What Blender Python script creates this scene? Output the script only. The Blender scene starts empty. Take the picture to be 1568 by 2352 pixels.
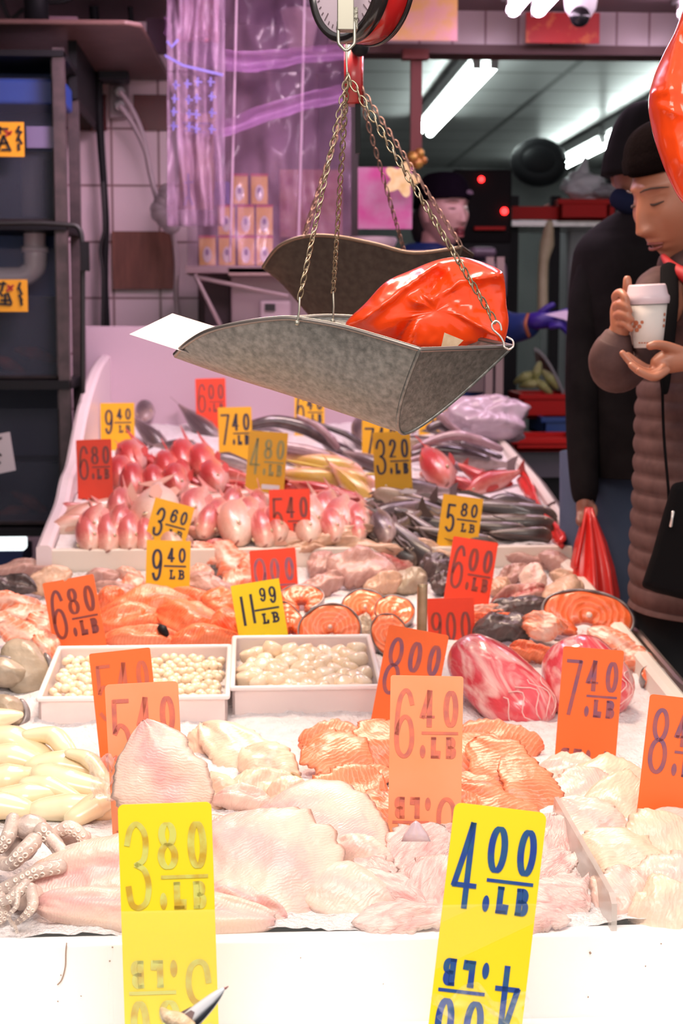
import bpy, math, random
from mathutils import Vector, Matrix, noise
PI = math.pi
random.seed(7)
scn = bpy.context.scene
COL = scn.collection
V3 = Vector

# ------------------------------------------------------------------ camera
F = 3690.0
CAM = V3((0, 0, 1.40))
_p = math.atan(436 / F)
_y = math.atan(204 / F)
FW = V3((math.sin(_y) * math.cos(_p), math.cos(_y) * math.cos(_p), -math.sin(_p)))
RT = V3((math.cos(_y), -math.sin(_y), 0))
UP = RT.cross(FW)
FH = V3((FW.x, FW.y, 0)).normalized()


def W(px, py, d):
    """the point of the place seen at a spot of the photograph, d metres away"""
    return CAM + (FW + RT * ((px - 784) / F) + UP * ((1176 - py) / F)) * d


HT = [(0.5, .63), (2.45, .63), (2.8, .60), (3.2, .565), (3.43, .545), (3.47, .49), (4.0, .41), (4.5, .36), (4.95, .31), (9, .30)]


def surf(y):
    for (a, ha), (b, hb) in zip(HT, HT[1:]):
        if y <= b:
            t = max(0, (y - a) / (b - a))
            return 1.4 - (ha + (hb - ha) * t)
    return 1.1


def hit(px, py, lift=0.0):
    lo = 1.2
    d = 1.2
    while d < 6.5:
        P = W(px, py, d)
        if P.z < surf(P.y) + lift:
            hi = d
            lo = d - .05
            for _ in range(12):
                m = (lo + hi) / 2
                P = W(px, py, m)
                if P.z < surf(P.y) + lift:
                    hi = m
                else:
                    lo = m
            return hi
        d += .05
    return 4.9


# ------------------------------------------------------------------ materials
MATS = {}


def mat(name, c1, c2=None, scale=20, rough=.5, metal=0., bump=0., bscale=None, coat=0., trans=0., alpha=1.,
        emis=None, es=0., tex='noise', detail=4, lo=.35, hi=.65, dist=0., sss=0., gen=None, spec=.5, aniso=(1, 1, 1)):
    if name in MATS:
        return MATS[name]
    m = bpy.data.materials.new(name)
    m.use_nodes = True
    nt = m.node_tree
    N, L = nt.nodes, nt.links
    b = N['Principled BSDF']
    b.inputs['Roughness'].default_value = rough
    b.inputs['Metallic'].default_value = metal
    b.inputs['Coat Weight'].default_value = coat
    b.inputs['Coat Roughness'].default_value = .12
    b.inputs['Transmission Weight'].default_value = trans
    b.inputs['Alpha'].default_value = alpha
    b.inputs['Specular IOR Level'].default_value = spec
    b.inputs['Base Color'].default_value = (*c1, 1)
    if sss:
        b.inputs['Subsurface Weight'].default_value = sss
        b.inputs['Subsurface Radius'].default_value = (.02, .008, .005)
        b.inputs['Subsurface Scale'].default_value = 1.0
    if emis:
        b.inputs['Emission Color'].default_value = (*emis, 1)
        b.inputs['Emission Strength'].default_value = es
    tc = N.new('ShaderNodeTexCoord')
    mp = N.new('ShaderNodeMapping')
    mp.inputs['Scale'].default_value = aniso
    L.new(tc.outputs['Object'], mp.inputs['Vector'])

    def texnode(kind, sc):
        if kind == 'voronoi':
            t = N.new('ShaderNodeTexVoronoi')
            t.inputs['Scale'].default_value = sc
            out = t.outputs['Distance']
        elif kind in ('wave', 'rings'):
            t = N.new('ShaderNodeTexWave')
            t.wave_type = 'BANDS' if kind == 'wave' else 'RINGS'
            if kind == 'rings':
                t.rings_direction = 'Z'
            t.inputs['Scale'].default_value = sc
            t.inputs['Distortion'].default_value = dist
            t.inputs['Detail'].default_value = 2
            t.inputs['Detail Scale'].default_value = 1.5
            out = t.outputs['Fac']
        else:
            t = N.new('ShaderNodeTexNoise')
            t.inputs['Scale'].default_value = sc
            t.inputs['Detail'].default_value = detail
            t.inputs['Distortion'].default_value = dist
            out = t.outputs['Fac']
        L.new(mp.outputs['Vector'], t.inputs['Vector'])
        return out
    col = None
    if c2 is not None:
        o = texnode(tex, scale)
        r = N.new('ShaderNodeValToRGB')
        r.color_ramp.elements[0].position = lo
        r.color_ramp.elements[1].position = hi
        r.color_ramp.elements[0].color = (*c1, 1)
        r.color_ramp.elements[1].color = (*c2, 1)
        L.new(o, r.inputs['Fac'])
        col = r.outputs['Color']
    if gen:   # list of (axis, [(pos,color,..)], weight-noise) : colour along the body's own bounding box
        axis, stops, nz = gen
        sx = N.new('ShaderNodeSeparateXYZ')
        L.new(tc.outputs['Generated'], sx.inputs[0])
        ns = N.new('ShaderNodeTexNoise')
        ns.inputs['Scale'].default_value = 9
        ns.inputs['Detail'].default_value = 5
        L.new(tc.outputs['Generated'], ns.inputs['Vector'])
        ma = N.new('ShaderNodeMath')
        ma.operation = 'MULTIPLY_ADD'
        L.new(ns.outputs['Fac'], ma.inputs[0])
        ma.inputs[1].default_value = nz
        L.new(sx.outputs[axis], ma.inputs[2])
        mb_ = N.new('ShaderNodeMath')
        mb_.operation = 'SUBTRACT'
        L.new(ma.outputs[0], mb_.inputs[0])
        mb_.inputs[1].default_value = nz * .5
        r = N.new('ShaderNodeValToRGB')
        els = r.color_ramp.elements
        els[0].position, els[0].color = stops[0][0], (*stops[0][1], 1)
        els[1].position, els[1].color = stops[-1][0], (*stops[-1][1], 1)
        for p_, c_ in stops[1:-1]:
            e = els.new(p_)
            e.color = (*c_, 1)
        L.new(mb_.outputs[0], r.inputs['Fac'])
        if col is not None:
            mx = N.new('ShaderNodeMix')
            mx.data_type = 'RGBA'
            mx.blend_type = 'MULTIPLY'
            mx.inputs[0].default_value = 1
            L.new(r.outputs['Color'], mx.inputs[6])
            L.new(col, mx.inputs[7])
            col = mx.outputs[2]
        else:
            col = r.outputs['Color']
    if col is not None:
        L.new(col, b.inputs['Base Color'])
    if bump:
        o = texnode(tex if tex != 'noise' and bscale is None else 'noise', bscale or scale)
        bp = N.new('ShaderNodeBump')
        bp.inputs['Strength'].default_value = bump
        bp.inputs['Distance'].default_value = .01
        L.new(o, bp.inputs['Height'])
        L.new(bp.outputs['Normal'], b.inputs['Normal'])
    MATS[name] = m
    return m


def lift_stack(stops):
    return stops


# ------------------------------------------------------------------ mesh helper
class MB:
    def __init__(s):
        s.v = []
        s.f = []

    def add(s, vs, fs, M=None):
        n = len(s.v)
        s.v += [(M @ V3(v)) if M else V3(v) for v in vs]
        s.f += [tuple(i + n for i in f) for f in fs]
        return s

    def box(s, a, b, M=None):
        x0, y0, z0 = a
        x1, y1, z1 = b
        s.add([(x0, y0, z0), (x1, y0, z0), (x1, y1, z0), (x0, y1, z0), (x0, y0, z1), (x1, y0, z1), (x1, y1, z1), (x0, y1, z1)],
              [(0, 3, 2, 1), (4, 5, 6, 7), (0, 1, 5, 4), (1, 2, 6, 5), (2, 3, 7, 6), (3, 0, 4, 7)], M)
        return s

    def rings(s, rs, closed_ends=True, wrap=True, M=None):
        k = len(rs[0])
        vs = [p for r in rs for p in r]
        fs = []
        for i in range(len(rs) - 1):
            for j in range(k if wrap else k - 1):
                a = i * k + j
                b = i * k + (j + 1) % k
                fs.append((a, b, b + k, a + k))
        if closed_ends and wrap:
            fs.append(tuple(range(k))[::-1])
            fs.append(tuple((len(rs) - 1) * k + j for j in range(k)))
        return s.add(vs, fs, M)

    def tube(s, pts, r, n=10, caps=True, M=None, flat=1.0, round_ends=False):
        pts = [V3(p) for p in pts]
        if not isinstance(r, (list, tuple)):
            r = [r] * len(pts)
        r = list(r)
        if round_ends:
            d0 = (pts[0] - pts[1]).normalized()
            d1 = (pts[-1] - pts[-2]).normalized()
            pts = [pts[0] + d0 * r[0] * .75, pts[0] + d0 * r[0] * .45] + pts + [pts[-1] + d1 * r[-1] * .45, pts[-1] + d1 * r[-1] * .75]
            r = [r[0] * .35, r[0] * .8] + r + [r[-1] * .8, r[-1] * .35]
        rs = []
        up = None
        for i, p in enumerate(pts):
            t = (pts[min(i + 1, len(pts) - 1)] - pts[max(i - 1, 0)])
            if t.length < 1e-9:
                t = V3((0, 0, 1))
            t.normalize()
            if up is None:
                up = t.orthogonal().normalized() if abs(t.z) > .9 else (V3((0, 0, 1)) - t * t.z).normalized()
            else:
                up = (up - t * up.dot(t))
                up = up.normalized() if up.length > 1e-6 else t.orthogonal().normalized()
            sd = t.cross(up)
            rs.append([p + (sd * math.cos(2 * PI * j / n) + up * math.sin(2 * PI * j / n) * flat) * r[i] for j in range(n)])
        return s.rings(rs, caps, True, M)

    def ball(s, c, r, M=None, n=14, m=9):
        if not isinstance(r, (list, tuple, Vector)):
            r = (r, r, r)
        c = V3(c)
        rs = []
        for i in range(m + 1):
            a = -PI / 2 + PI * (i + .02) / (m + .04)
            rs.append([c + V3((r[0] * math.cos(a) * math.cos(2 * PI * j / n), r[1] * math.cos(a) * math.sin(2 * PI * j / n), r[2] * math.sin(a))) for j in range(n)])
        return s.rings(rs, True, True, M)

    def lathe(s, prof, n=32, M=None, cap=False):
        rs = [[V3((r * math.cos(2 * PI * j / n), r * math.sin(2 * PI * j / n), z)) for j in range(n)] for r, z in prof]
        return s.rings(rs, cap, True, M)

    def build(s, name, m, parent=None, loc=None, smooth=True, bevel=0, solid=0, sub=0, auto=False):
        if parent is not None:
            o0 = parent.location
        elif loc is not None:
            o0 = V3(loc)
        else:
            lo = V3([min(v[k] for v in s.v) for k in range(3)])
            hi = V3([max(v[k] for v in s.v) for k in range(3)])
            o0 = V3(((lo.x + hi.x) / 2, (lo.y + hi.y) / 2, lo.z))
        me = bpy.data.meshes.new(name)
        me.from_pydata([tuple(v - o0) for v in s.v], [], s.f)
        me.update()
        if m:
            me.materials.append(m)
        if smooth:
            me.polygons.foreach_set('use_smooth', [True] * len(me.polygons))
        o = bpy.data.objects.new(name, me)
        COL.objects.link(o)
        if parent is not None:
            o.parent = parent
        else:
            o.location = o0
        if solid:
            q = o.modifiers.new('t', 'SOLIDIFY')
            q.thickness = solid
            q.offset = 0
        if bevel:
            q = o.modifiers.new('b', 'BEVEL')
            q.width = bevel
            q.segments = 3
            q.limit_method = 'ANGLE'
        if sub:
            q = o.modifiers.new('s', 'SUBSURF')
            q.levels = q.render_levels = sub
        return o


def tag_(o, label=None, cat=None, group=None, kind=None):
    if label:
        o['label'] = label
    if cat:
        o['category'] = cat
    if group:
        o['group'] = group
    if kind:
        o['kind'] = kind
    return o


def thing(name, label, cat, loc=(0, 0, 0), group=None):
    o = bpy.data.objects.new(name, None)
    o.empty_display_size = .02
    COL.objects.link(o)
    o.location = V3(loc)
    return tag_(o, label, cat, group)


def dup(root, label=None, group=None):
    r = root.copy()
    COL.objects.link(r)
    if label:
        r['label'] = label
    if group:
        r['group'] = group
    for ch in list(root.children):
        c = ch.copy()
        COL.objects.link(c)
        c.parent = r
        for g in list(ch.children):
            d = g.copy()
            COL.objects.link(d)
            d.parent = c
    return r


_used = set()


def spawn(proto, label, group=None):
    """the first instance is the prototype itself, later ones are copies"""
    if proto.name not in _used:
        _used.add(proto.name)
        proto['label'] = label
        if group:
            proto['group'] = group
        return proto
    return dup(proto, label, group)


def nz(p, f=1.0, s=0.0):
    return noise.noise(V3(p) * f + V3((s * 7.31, s * 3.17, s * 1.7)))


def catmull(pts, k=6, closed=False):
    pts = [V3(p) for p in pts]
    n = len(pts)
    if n < 3:
        return pts
    out = []
    rng = n if closed else n - 1
    for i in range(rng):
        p0 = pts[(i - 1) % n] if closed or i > 0 else pts[0]
        p1 = pts[i]
        p2 = pts[(i + 1) % n]
        p3 = pts[(i + 2) % n] if closed or i + 2 < n else pts[-1]
        for j in range(k):
            t = j / k
            out.append(.5 * ((2 * p1) + (p2 - p0) * t + (2 * p0 - 5 * p1 + 4 * p2 - p3) * t * t + (3 * p1 - p0 - 3 * p2 + p3) * t ** 3))
    if not closed:
        out.append(pts[-1])
    return out


def smooth_vals(vals, n):
    """resample radii to n values"""
    out = []
    for i in range(n):
        t = i / (n - 1) * (len(vals) - 1)
        a = int(t)
        b = min(a + 1, len(vals) - 1)
        out.append(vals[a] + (vals[b] - vals[a]) * (t - a))
    return out


PLANE = [False]


def onY(px, py, Y):
    return W(px, py, Y / W(px, py, 1).y)


def pxtube(mb, pts, rad, n=12, k=5, round_ends=True, flat=1.0):
    """a smooth limb through (px,py,depth) joints with radii in pixels"""
    P = [(onY if PLANE[0] else W)(*p) for p in pts]
    R = [r * p[2] / F for r, p in zip(rad, pts)]
    C = catmull(P, k)
    return mb.tube(C, smooth_vals(R, len(C)), n, round_ends=round_ends, flat=flat)


def frame(px, py, ang=0, tau=50, by=None, lift=0.0, d=None, roll=0):
    """axes of a piece lying on the ice: ang = direction of its length as it looks in the
    picture, tau = how far its plane leans back; returns matrix, metres per pixel, stretch"""
    t = math.radians(tau)
    a = math.radians(ang)
    if d is None:
        by = py if by is None else by
        d0 = hit(px, by)
        d = d0 + (by - py) * d0 / F * math.tan(t)
    O = W(px, py, d) + V3((0, 0, lift))
    upv = UP * math.cos(t) + FH * math.sin(t)
    Vx = RT * math.cos(a) + upv * (math.sin(a) / max(.2, math.cos(t)))
    sx = Vx.length
    X = Vx.normalized()
    N = RT.cross(upv).normalized()
    Y = N.cross(X)
    b = a + PI / 2
    sy = (RT * math.cos(b) + upv * (math.sin(b) / max(.2, math.cos(t)))).length
    if roll:
        q = Matrix.Rotation(math.radians(roll), 3, X)
        Y = q @ Y
        N = q @ N
    M = Matrix(((X.x, Y.x, N.x, O.x), (X.y, Y.y, N.y, O.y), (X.z, Y.z, N.z, O.z), (0, 0, 0, 1)))
    return M, d / F, sx, sy


# ------------------------------------------------------------------ lettering
def ell(cx, cy, rx, ry, n=28):
    return [(cx + rx * math.sin(2 * PI * i / n), cy + ry * math.cos(2 * PI * i / n)) for i in range(n + 1)]


def sm(pts, k=5):
    return [(p.x, p.y) for p in catmull([(a, b, 0) for a, b in pts], k)]


GL = {
    '0': [ell(.5, .5, .42, .5)],
    '1': [[(.5, 1), (.5, 0)]],
    '2': [sm([(.1, .72), (.22, .93), (.5, 1), (.8, .88), (.84, .68), (.55, .38), (.1, .04)]), [(.08, .04), (.92, .04)]],
    '3': [sm([(.03, .76), (.18, .93), (.48, 1), (.8, .9), (.86, .72), (.74, .57), (.42, .51)]),
          sm([(.42, .51), (.78, .44), (.94, .26), (.82, .07), (.48, 0), (.16, .05), (.04, .24)])],
    '4': [[(.62, 1), (.62, 0)], [(.62, 1), (.34, .62), (.05, .26)], [(.04, .26), (1, .26)]],
    '5': [[(.92, .97), (.14, .97)], [(.14, .97), (.12, .5)], sm([(.12, .48), (.4, .6), (.78, .52), (.93, .3), (.8, .07), (.42, 0), (.06, .12)])],
    '6': [sm([(.92, .8), (.76, .96), (.5, 1), (.2, .84), (.06, .45), (.1, .14), (.34, .01), (.66, .01), (.9, .14), (.94, .34), (.8, .54), (.5, .6), (.22, .5), (.08, .34)])],
    '7': [[(.04, .97), (.96, .97)], [(.96, .97), (.36, 0)]],
    '8': [ell(.5, .76, .36, .24), ell(.5, .26, .44, .26)],
    '9': [sm([(.08, .2), (.24, .04), (.5, 0), (.8, .16), (.94, .55), (.9, .86), (.66, .99), (.34, .99), (.1, .86), (.06, .66), (.2, .46), (.5, .4), (.78, .5), (.92, .66)])],
    'L': [[(.3, 1), (.3, 0)], [(.06, 1), (.56, 1)], [(.06, 0), (.92, 0)], [(.9, 0), (.94, .26)]],
    'B': [[(.28, 1), (.28, 0)], sm([(.05, 1), (.6, 1), (.86, .84), (.8, .6), (.55, .52), (.28, .52)]), sm([(.55, .52), (.92, .4), (.92, .14), (.65, 0), (.05, 0)])],
}


def ribbon(mb, pts, wv, wh, T):
    """a pen stroke: wv = width where it runs upright, wh = where it runs level"""
    q = [pts[0]]
    for a in pts[1:]:
        if math.hypot(a[0] - q[-1][0], a[1] - q[-1][1]) > 1e-5:
            q.append(a)
    n = len(q)
    vs = []
    closed = n > 8 and math.hypot(q[0][0] - q[-1][0], q[0][1] - q[-1][1]) < 1e-4
    for i in range(n):
        if closed:
            p0, p1 = q[(i - 1) % (n - 1)], q[(i + 1) % (n - 1)]
        else:
            p0, p1 = q[max(0, i - 1)], q[min(n - 1, i + 1)]
        dx, dy = p1[0] - p0[0], p1[1] - p0[1]
        l = math.hypot(dx, dy) or 1
        dx, dy = dx / l, dy / l
        w = (wh + (wv - wh) * abs(dy)) / 2
        e = 0
        if not closed and i in (0, n - 1):
            e = w * .6 * (-1 if i == 0 else 1)
        x, y = q[i][0] + dx * e, q[i][1] + dy * e
        vs += [T(x - dy * w, y + dx * w), T(x + dy * w, y - dx * w)]
    mb.add(vs, [(2 * i, 2 * i + 1, 2 * i + 3, 2 * i + 2) for i in range(n - 1)])


def glyph(mb, ch, x, y, w, h, wv, wh, T):
    if ch == '.':
        n = 16
        c = [T(x + w / 2 + w / 2 * math.cos(2 * PI * i / n), y + h / 2 + h / 2 * math.sin(2 * PI * i / n)) for i in range(n)]
        mb.add(c, [tuple(range(n))])
        return
    for st in GL[ch]:
        ribbon(mb, [(x + wv / 2 + a * (w - wv), y + wh / 2 + b * (h - wh)) for a, b in st], wv, wh, T)


def price_mesh(text, T, style):
    """text like '380': big figure, two raised figures, rule and .LB - units of tag width, origin at
    the tag's top left corner, y down is negative"""
    mb = MB()
    if style == 'stamp':
        glyph(mb, text[0], .05, -1.13, .30, .95, .062, .055, T)
        glyph(mb, text[1], .40, -.70, .24, .50, .072, .035, T)
        glyph(mb, text[2], .72, -.70, .23, .50, .072, .035, T)
        ribbon(mb, [(.45, -.785), (.93, -.785)], .038, .038, T)
        glyph(mb, '.', .42, -1.13, .075, .18, 0, 0, T)
        glyph(mb, 'L', .54, -1.13, .17, .29, .065, .035, T)
        glyph(mb, 'B', .75, -1.13, .17, .29, .065, .035, T)
    elif style == 'top':      # only three figures of one height
        for i, c in enumerate(text):
            glyph(mb, c, .06 + i * .31, -.92, .25, .62, .06, .035, T)
        ribbon(mb, [(.45, -1.02), (.95, -1.02)], .03, .03, T)
    elif style == 'pen':
        if len(text) == 3:
            glyph(mb, text[0], .12, -.92, .26, .72, .065, .06, T)
            glyph(mb, text[1], .47, -.50, .19, .34, .055, .05, T)
            glyph(mb, text[2], .72, -.50, .19, .34, .055, .05, T)
        else:
            glyph(mb, text[0], .14, -.86, .07, .62, .055, .05, T)
            glyph(mb, text[1], .34, -.84, .07, .62, .055, .05, T)
            glyph(mb, text[2], .55, -.42, .14, .28, .04, .035, T)
            glyph(mb, text[3], .74, -.48, .16, .34, .045, .04, T)
        ribbon(mb, [(.42, -.58), (.9, -.58)], .04, .04, T)
        glyph(mb, 'L', .52, -.88, .16, .22, .045, .04, T)
        glyph(mb, 'B', .72, -.88, .17, .22, .045, .04, T)
    return mb
PLANE[0] = True
# ------------------------------------------------------------------ shared materials
ICE = mat('crushed_ice', (.86, .80, .80), (.95, .92, .93), 60, rough=.35, bump=.9, bscale=190, detail=6)
FOAM = mat('white_board', (.80, .74, .76), rough=.45)
STEEL = mat('steel', (.42, .41, .40), (.55, .53, .51), 30, rough=.35, metal=.9)
DARK = mat('dark_metal', (.012, .012, .014), rough=.5, spec=.15)
CLEAR = mat('clear_acrylic', (.93, .93, .88), rough=.08, trans=0, alpha=.045, spec=.3)
CHAIN = mat('brassy_chain', (.30, .22, .13), (.48, .40, .28), 120, rough=.35, metal=.9)
ZINC = mat('galvanised_zinc', (.15, .15, .138), (.30, .295, .27), 130, rough=.42, metal=.75, bump=.08, bscale=200, tex='noise', lo=.3, hi=.7)
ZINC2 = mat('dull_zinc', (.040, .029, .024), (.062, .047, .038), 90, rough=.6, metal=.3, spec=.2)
WHITEP = mat('white_plastic', (.80, .78, .78), rough=.35)


def struct(name, mb, m, **k):
    o = mb.build(name, m, smooth=False, **k)
    o['kind'] = 'structure'
    return o


def X(px, d):
    return onY(px, 740, d).x


def Z(py, d):
    return onY(784, py, d).z


def panel(mb, x0, y0, x1, y1, d, t=.02):
    """upright slab covering a rectangle of the picture at distance d, square to the room"""
    a = onY(x0, y0, d)
    b = onY(x1, y1, d)
    yy = d
    mb.box((a.x, yy, b.z), (b.x, yy + t, a.z))
    return mb


def tile_mat(name, c, g, w, h, off=(0, 0, 0)):
    m = bpy.data.materials.new(name)
    m.use_nodes = True
    N, L = m.node_tree.nodes, m.node_tree.links
    b = N['Principled BSDF']
    b.inputs['Roughness'].default_value = .3
    tc = N.new('ShaderNodeTexCoord')
    mp = N.new('ShaderNodeMapping')
    mp.inputs['Rotation'].default_value = (PI / 2, 0, 0)
    mp.inputs['Location'].default_value = off
    L.new(tc.outputs['Object'], mp.inputs['Vector'])
    br = N.new('ShaderNodeTexBrick')
    br.offset = 0
    br.inputs['Scale'].default_value = 1
    br.inputs['Brick Width'].default_value = w
    br.inputs['Row Height'].default_value = h
    br.inputs['Mortar Size'].default_value = .004
    br.inputs['Color1'].default_value = (*c, 1)
    br.inputs['Color2'].default_value = (c[0] * .93, c[1] * .93, c[2] * .93, 1)
    br.inputs['Mortar'].default_value = (*g, 1)
    L.new(mp.outputs['Vector'], br.inputs['Vector'])
    L.new(br.outputs['Color'], b.inputs['Base Color'])
    return m


# ------------------------------------------------------------------ room shell
struct('floor', MB().box((-5, -2, -.05), (6, 13.2, 0)), mat('wet_floor', (.03, .03, .03), (.06, .055, .05), 4, rough=.3))
TW = tile_mat('white_wall_tile', (.88, .68, .74), (.30, .16, .17), .155, .185)
ywall = 5.45
xr = X(818, 5.4)
struct('wall_back', MB().box((-2.6, ywall, 0), (X(455, ywall), ywall + .1, 3.0)), TW)
struct('wall_back_inner', MB().box((X(455, ywall), ywall + .02, 0), (xr, ywall + .12, 3.0)),
       mat('maroon_wall', (.085, .035, .045), (.16, .07, .085), 3, rough=.5))
struct('wall_left', MB().box((-2.7, -.5, 0), (-2.6, ywall + .1, 3.0)), mat('dim_wall', (.10, .09, .09), rough=.7))
# dark red tile band and brown board on the tiled wall
RB = mat('dark_red_tile', (.10, .008, .010), (.14, .015, .018), 6, rough=.25)
mb = MB()
for a, b in ((176, 210), (222, 245), (306, 384)):
    panel(mb, a, 217, b, 300, ywall - .012, .014)
struct('trim_1', mb, RB)
o = panel(MB(), 256, 531, 400, 664, ywall - .03, .03).build('wooden_board', mat('brown_board', (.16, .045, .03), (.22, .07, .045), 9, rough=.5, aniso=(6, 1, 1)), smooth=False)
tag_(o, 'reddish brown wooden board fixed to the white tiled wall', 'board')
# header with small tiles above the way into the shop
dh = 5.2
TH = tile_mat('header_tile', (.52, .40, .42), (.22, .12, .13), .105, .40, (.03, 0, .1))
a = onY(1200, 26, dh)
b = onY(1200, 105, dh)
struct('trim_2', MB().box((xr - .1, dh, b.z), (3.4, dh + .1, a.z)), TH)
struct('trim_3', MB().box((xr - .1, dh - .01, b.z - .028), (3.4, dh + .11, b.z)), mat('red_brown_trim', (.09, .03, .03), rough=.5))
# ceiling under the awning, ceiling of the shop
struct('ceiling_awning', MB().box((-2.7, 3.0, a.z), (3.6, dh + .3, a.z + .06)), mat('awning_ceiling', (.20, .13, .14), rough=.7))
CT = tile_mat('ceiling_tile', (.42, .42, .42), (.10, .10, .10), 1.2, .6)
CT.node_tree.nodes['Mapping'].inputs['Rotation'].default_value = (0, 0, 0)
CT.node_tree.nodes['Brick Texture'].inputs['Mortar Size'].default_value = .02
struct('ceiling_shop', MB().box((-.5, dh + .1, 2.62), (6, 13.2, 2.68)), CT)
struct('wall_shop_back', MB().box((-.5, 12.9, 0), (6, 13, 2.7)), mat('grey_shop_wall', (.11, .115, .115), (.15, .15, .15), 2, rough=.6))
struct('wall_shop_left', MB().box((xr - .12, ywall, 0), (xr, 13, 2.7)), mat('shop_side_wall', (.20, .17, .18), rough=.6))
struct('wall_right', MB().box((5.0, 3, 0), (5.1, 13, 2.7)), MATS['dim_wall'])
# posts framing the opening
struct('trim_4', panel(MB(), 786, 118, 822, 900, 5.3, .1), mat('dark_jamb', (.05, .03, .035), rough=.5))
struct('trim_5', panel(MB(), 944, 118, 968, 372, 5.15, .04), mat('red_post', (.14, .018, .016), rough=.45))
struct('trim_6', panel(MB(), 925, 112, 985, 135, 5.12, .05), MATS['red_post'])

# ------------------------------------------------------------------ fluorescent fixtures
TUBE = mat('cool_tube', (1, 1, 1), emis=(.86, 1.0, .95), es=16)
TUBEP = mat('pink_tube', (1, 1, 1), emis=(1.0, .72, .95), es=12)
HOUS = mat('fixture_grey', (.25, .25, .25), rough=.5)


def twin_tube(x, y0, y1, z, tm, label, n=2, gap=.07, group=None):
    t = thing('fluorescent_light', label, 'ceiling light', (x, (y0 + y1) / 2, z), group)
    mb = MB().box((x - gap, y0 - .04, z + .03), (x + gap, y1 + .04, z + .09))
    mb.build('fixture_housing', HOUS, t, smooth=False, bevel=.006)
    for i in range(n):
        xx = x + (i - (n - 1) / 2) * gap * 1.1
        MB().tube([(xx, y0, z), (xx, y1, z)], .021, 14).build('tube', tm, t)
        for yy in (y0, y1):
            MB().box((xx - .018, yy - .02, z - .016), (xx + .018, yy + .02, z + .035)).build('lamp_holder', WHITEP, t, smooth=False)
    return t


twin_tube(1.03, 7.2, 9.75, 2.52, TUBE, 'twin cool white ceiling tubes between the red post and the ceiling middle')
twin_tube(2.22, 10.1, 12.2, 2.52, TUBE, 'long twin ceiling tubes, the end deepest inside above the white bag')
twin_tube(2.22, 7.4, 9.9, 2.52, TUBE, 'ceiling tubes beside the orange hanging bag, in line with the deeper pair')
twin_tube(.83, 3.7, 4.95, 2.335, TUBEP, 'pinkish twin tubes at the top edge beside the round white camera')
twin_tube(1.36, 3.7, 4.98, 2.335, TUBEP, 'pinkish tube lamp at the top corner above the orange hanging bag')
twin_tube(-.15, 3.3, 4.5, 2.33, TUBEP, 'pink twin tubes over the back of the fish display')

# ------------------------------------------------------------------ signs, camera, posters
o = panel(MB(), 1208, 28, 1376, 100, 5.12, .01).build('banner', mat('red_gold_banner', (.42, .012, .012), (.55, .10, .03), 22, rough=.4, lo=.55, hi=.62), smooth=False)
tag_(o, 'small red and gold banner on the tiled header', 'banner')
root = thing('security_camera', 'white dome security camera over the red banner', 'camera', onY(1333, 0, 4.9))
c = onY(1333, 6, 4.9)
MB().lathe([(.0, .09), (.05, .09), (.052, .02), (.046, -.02), (.03, -.045), (.0, -.05)], 24, Matrix.Translation(c)).build('housing', WHITEP, root)
MB().ball(onY(1331, 38, 4.85), .031).build('lens', mat('lens_black', (.01, .01, .012), rough=.12), root)
PO = mat('gold_pink_poster', (.72, .40, .12), (.72, .35, .40), 14, rough=.4, detail=6)
o = panel(MB(), 872, -60, 1050, 94, 4.95, .006).build('poster', PO, smooth=False)
tag_(o, 'yellow and pink patterned poster hanging beside the red scale', 'poster')
root = thing('poster', 'magenta New Year poster with pale blotches behind the chains', 'poster', onY(880, 520, 4.95))
panel(MB(), 822, 384, 946, 526, 4.95, .006).build('sheet', mat('magenta_poster', (.52, .05, .26), (.50, .28, .42), 9, rough=.45, detail=6), root, smooth=False)
ds = 4.9
mb = MB()
c = onY(922, 412, 4.88)
pr = []
for i in range(60):
    a = 2 * PI * i / 60
    r = (33 + 9 * math.cos(5 * a)) * ds / F
    pr.append(c + RT * r * math.cos(a) + UP * r * math.sin(a))
mb.rings([pr, [p + FH * .008 for p in pr]])
o = mb.build('flower_decoration', mat('pale_gold', (.72, .50, .16), (.85, .70, .35), 40, rough=.35), smooth=False)
tag_(o, 'pale gold flower shaped decoration over the magenta poster', 'decoration')
mb = MB()
for i, (x, y, r) in enumerate(((948, 362, 15), (963, 352, 12), (958, 375, 14), (972, 368, 10), (941, 378, 9))):
    mb.ball(onY(x, y, 5.0), r * 5 / F, n=10, m=6)
tag_(mb.build('gold_ornament', mat('gold_red', (.35, .12, .03), (.5, .3, .06), 50, rough=.35, metal=.4)), 'small cluster of gold and red ornament balls on the red post', 'ornament')

# ------------------------------------------------------------------ upper left shelf
root = thing('wall_shelf', 'long pinkish brown shelf board with rounded end high on the wall', 'shelf', onY(150, 100, 4.7))
mb = MB()
a = onY(-150, 56, 4.55)
b = onY(330, 56, 4.55)
zb = onY(0, 70, 4.55).z
pts = [(a.x, 4.45), (b.x - .04, 4.45), (b.x, 4.49), (b.x + .03, ywall), (a.x, ywall)]
mb.rings([[V3((x, y, zb)) for x, y in pts], [V3((x, y, a.z)) for x, y in pts]])
mb.build('board', mat('shelf_board', (.11, .055, .05), (.15, .08, .07), 12, rough=.45), root, smooth=False, bevel=.008)
for x in (60, 230):
    MB().box((X(x, 5.4) - .012, 4.7, zb - .16), (X(x, 5.4) + .012, ywall, zb)).build('bracket', DARK, root, smooth=False)
o = panel(MB(), 336, 42, 384, 122, 5.0, .03).build('purple_box', mat('dark_purple', (.075, .018, .05), rough=.5), smooth=False)
tag_(o, 'dark purple box at the end of the wall shelf', 'box')
mb = MB()
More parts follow.
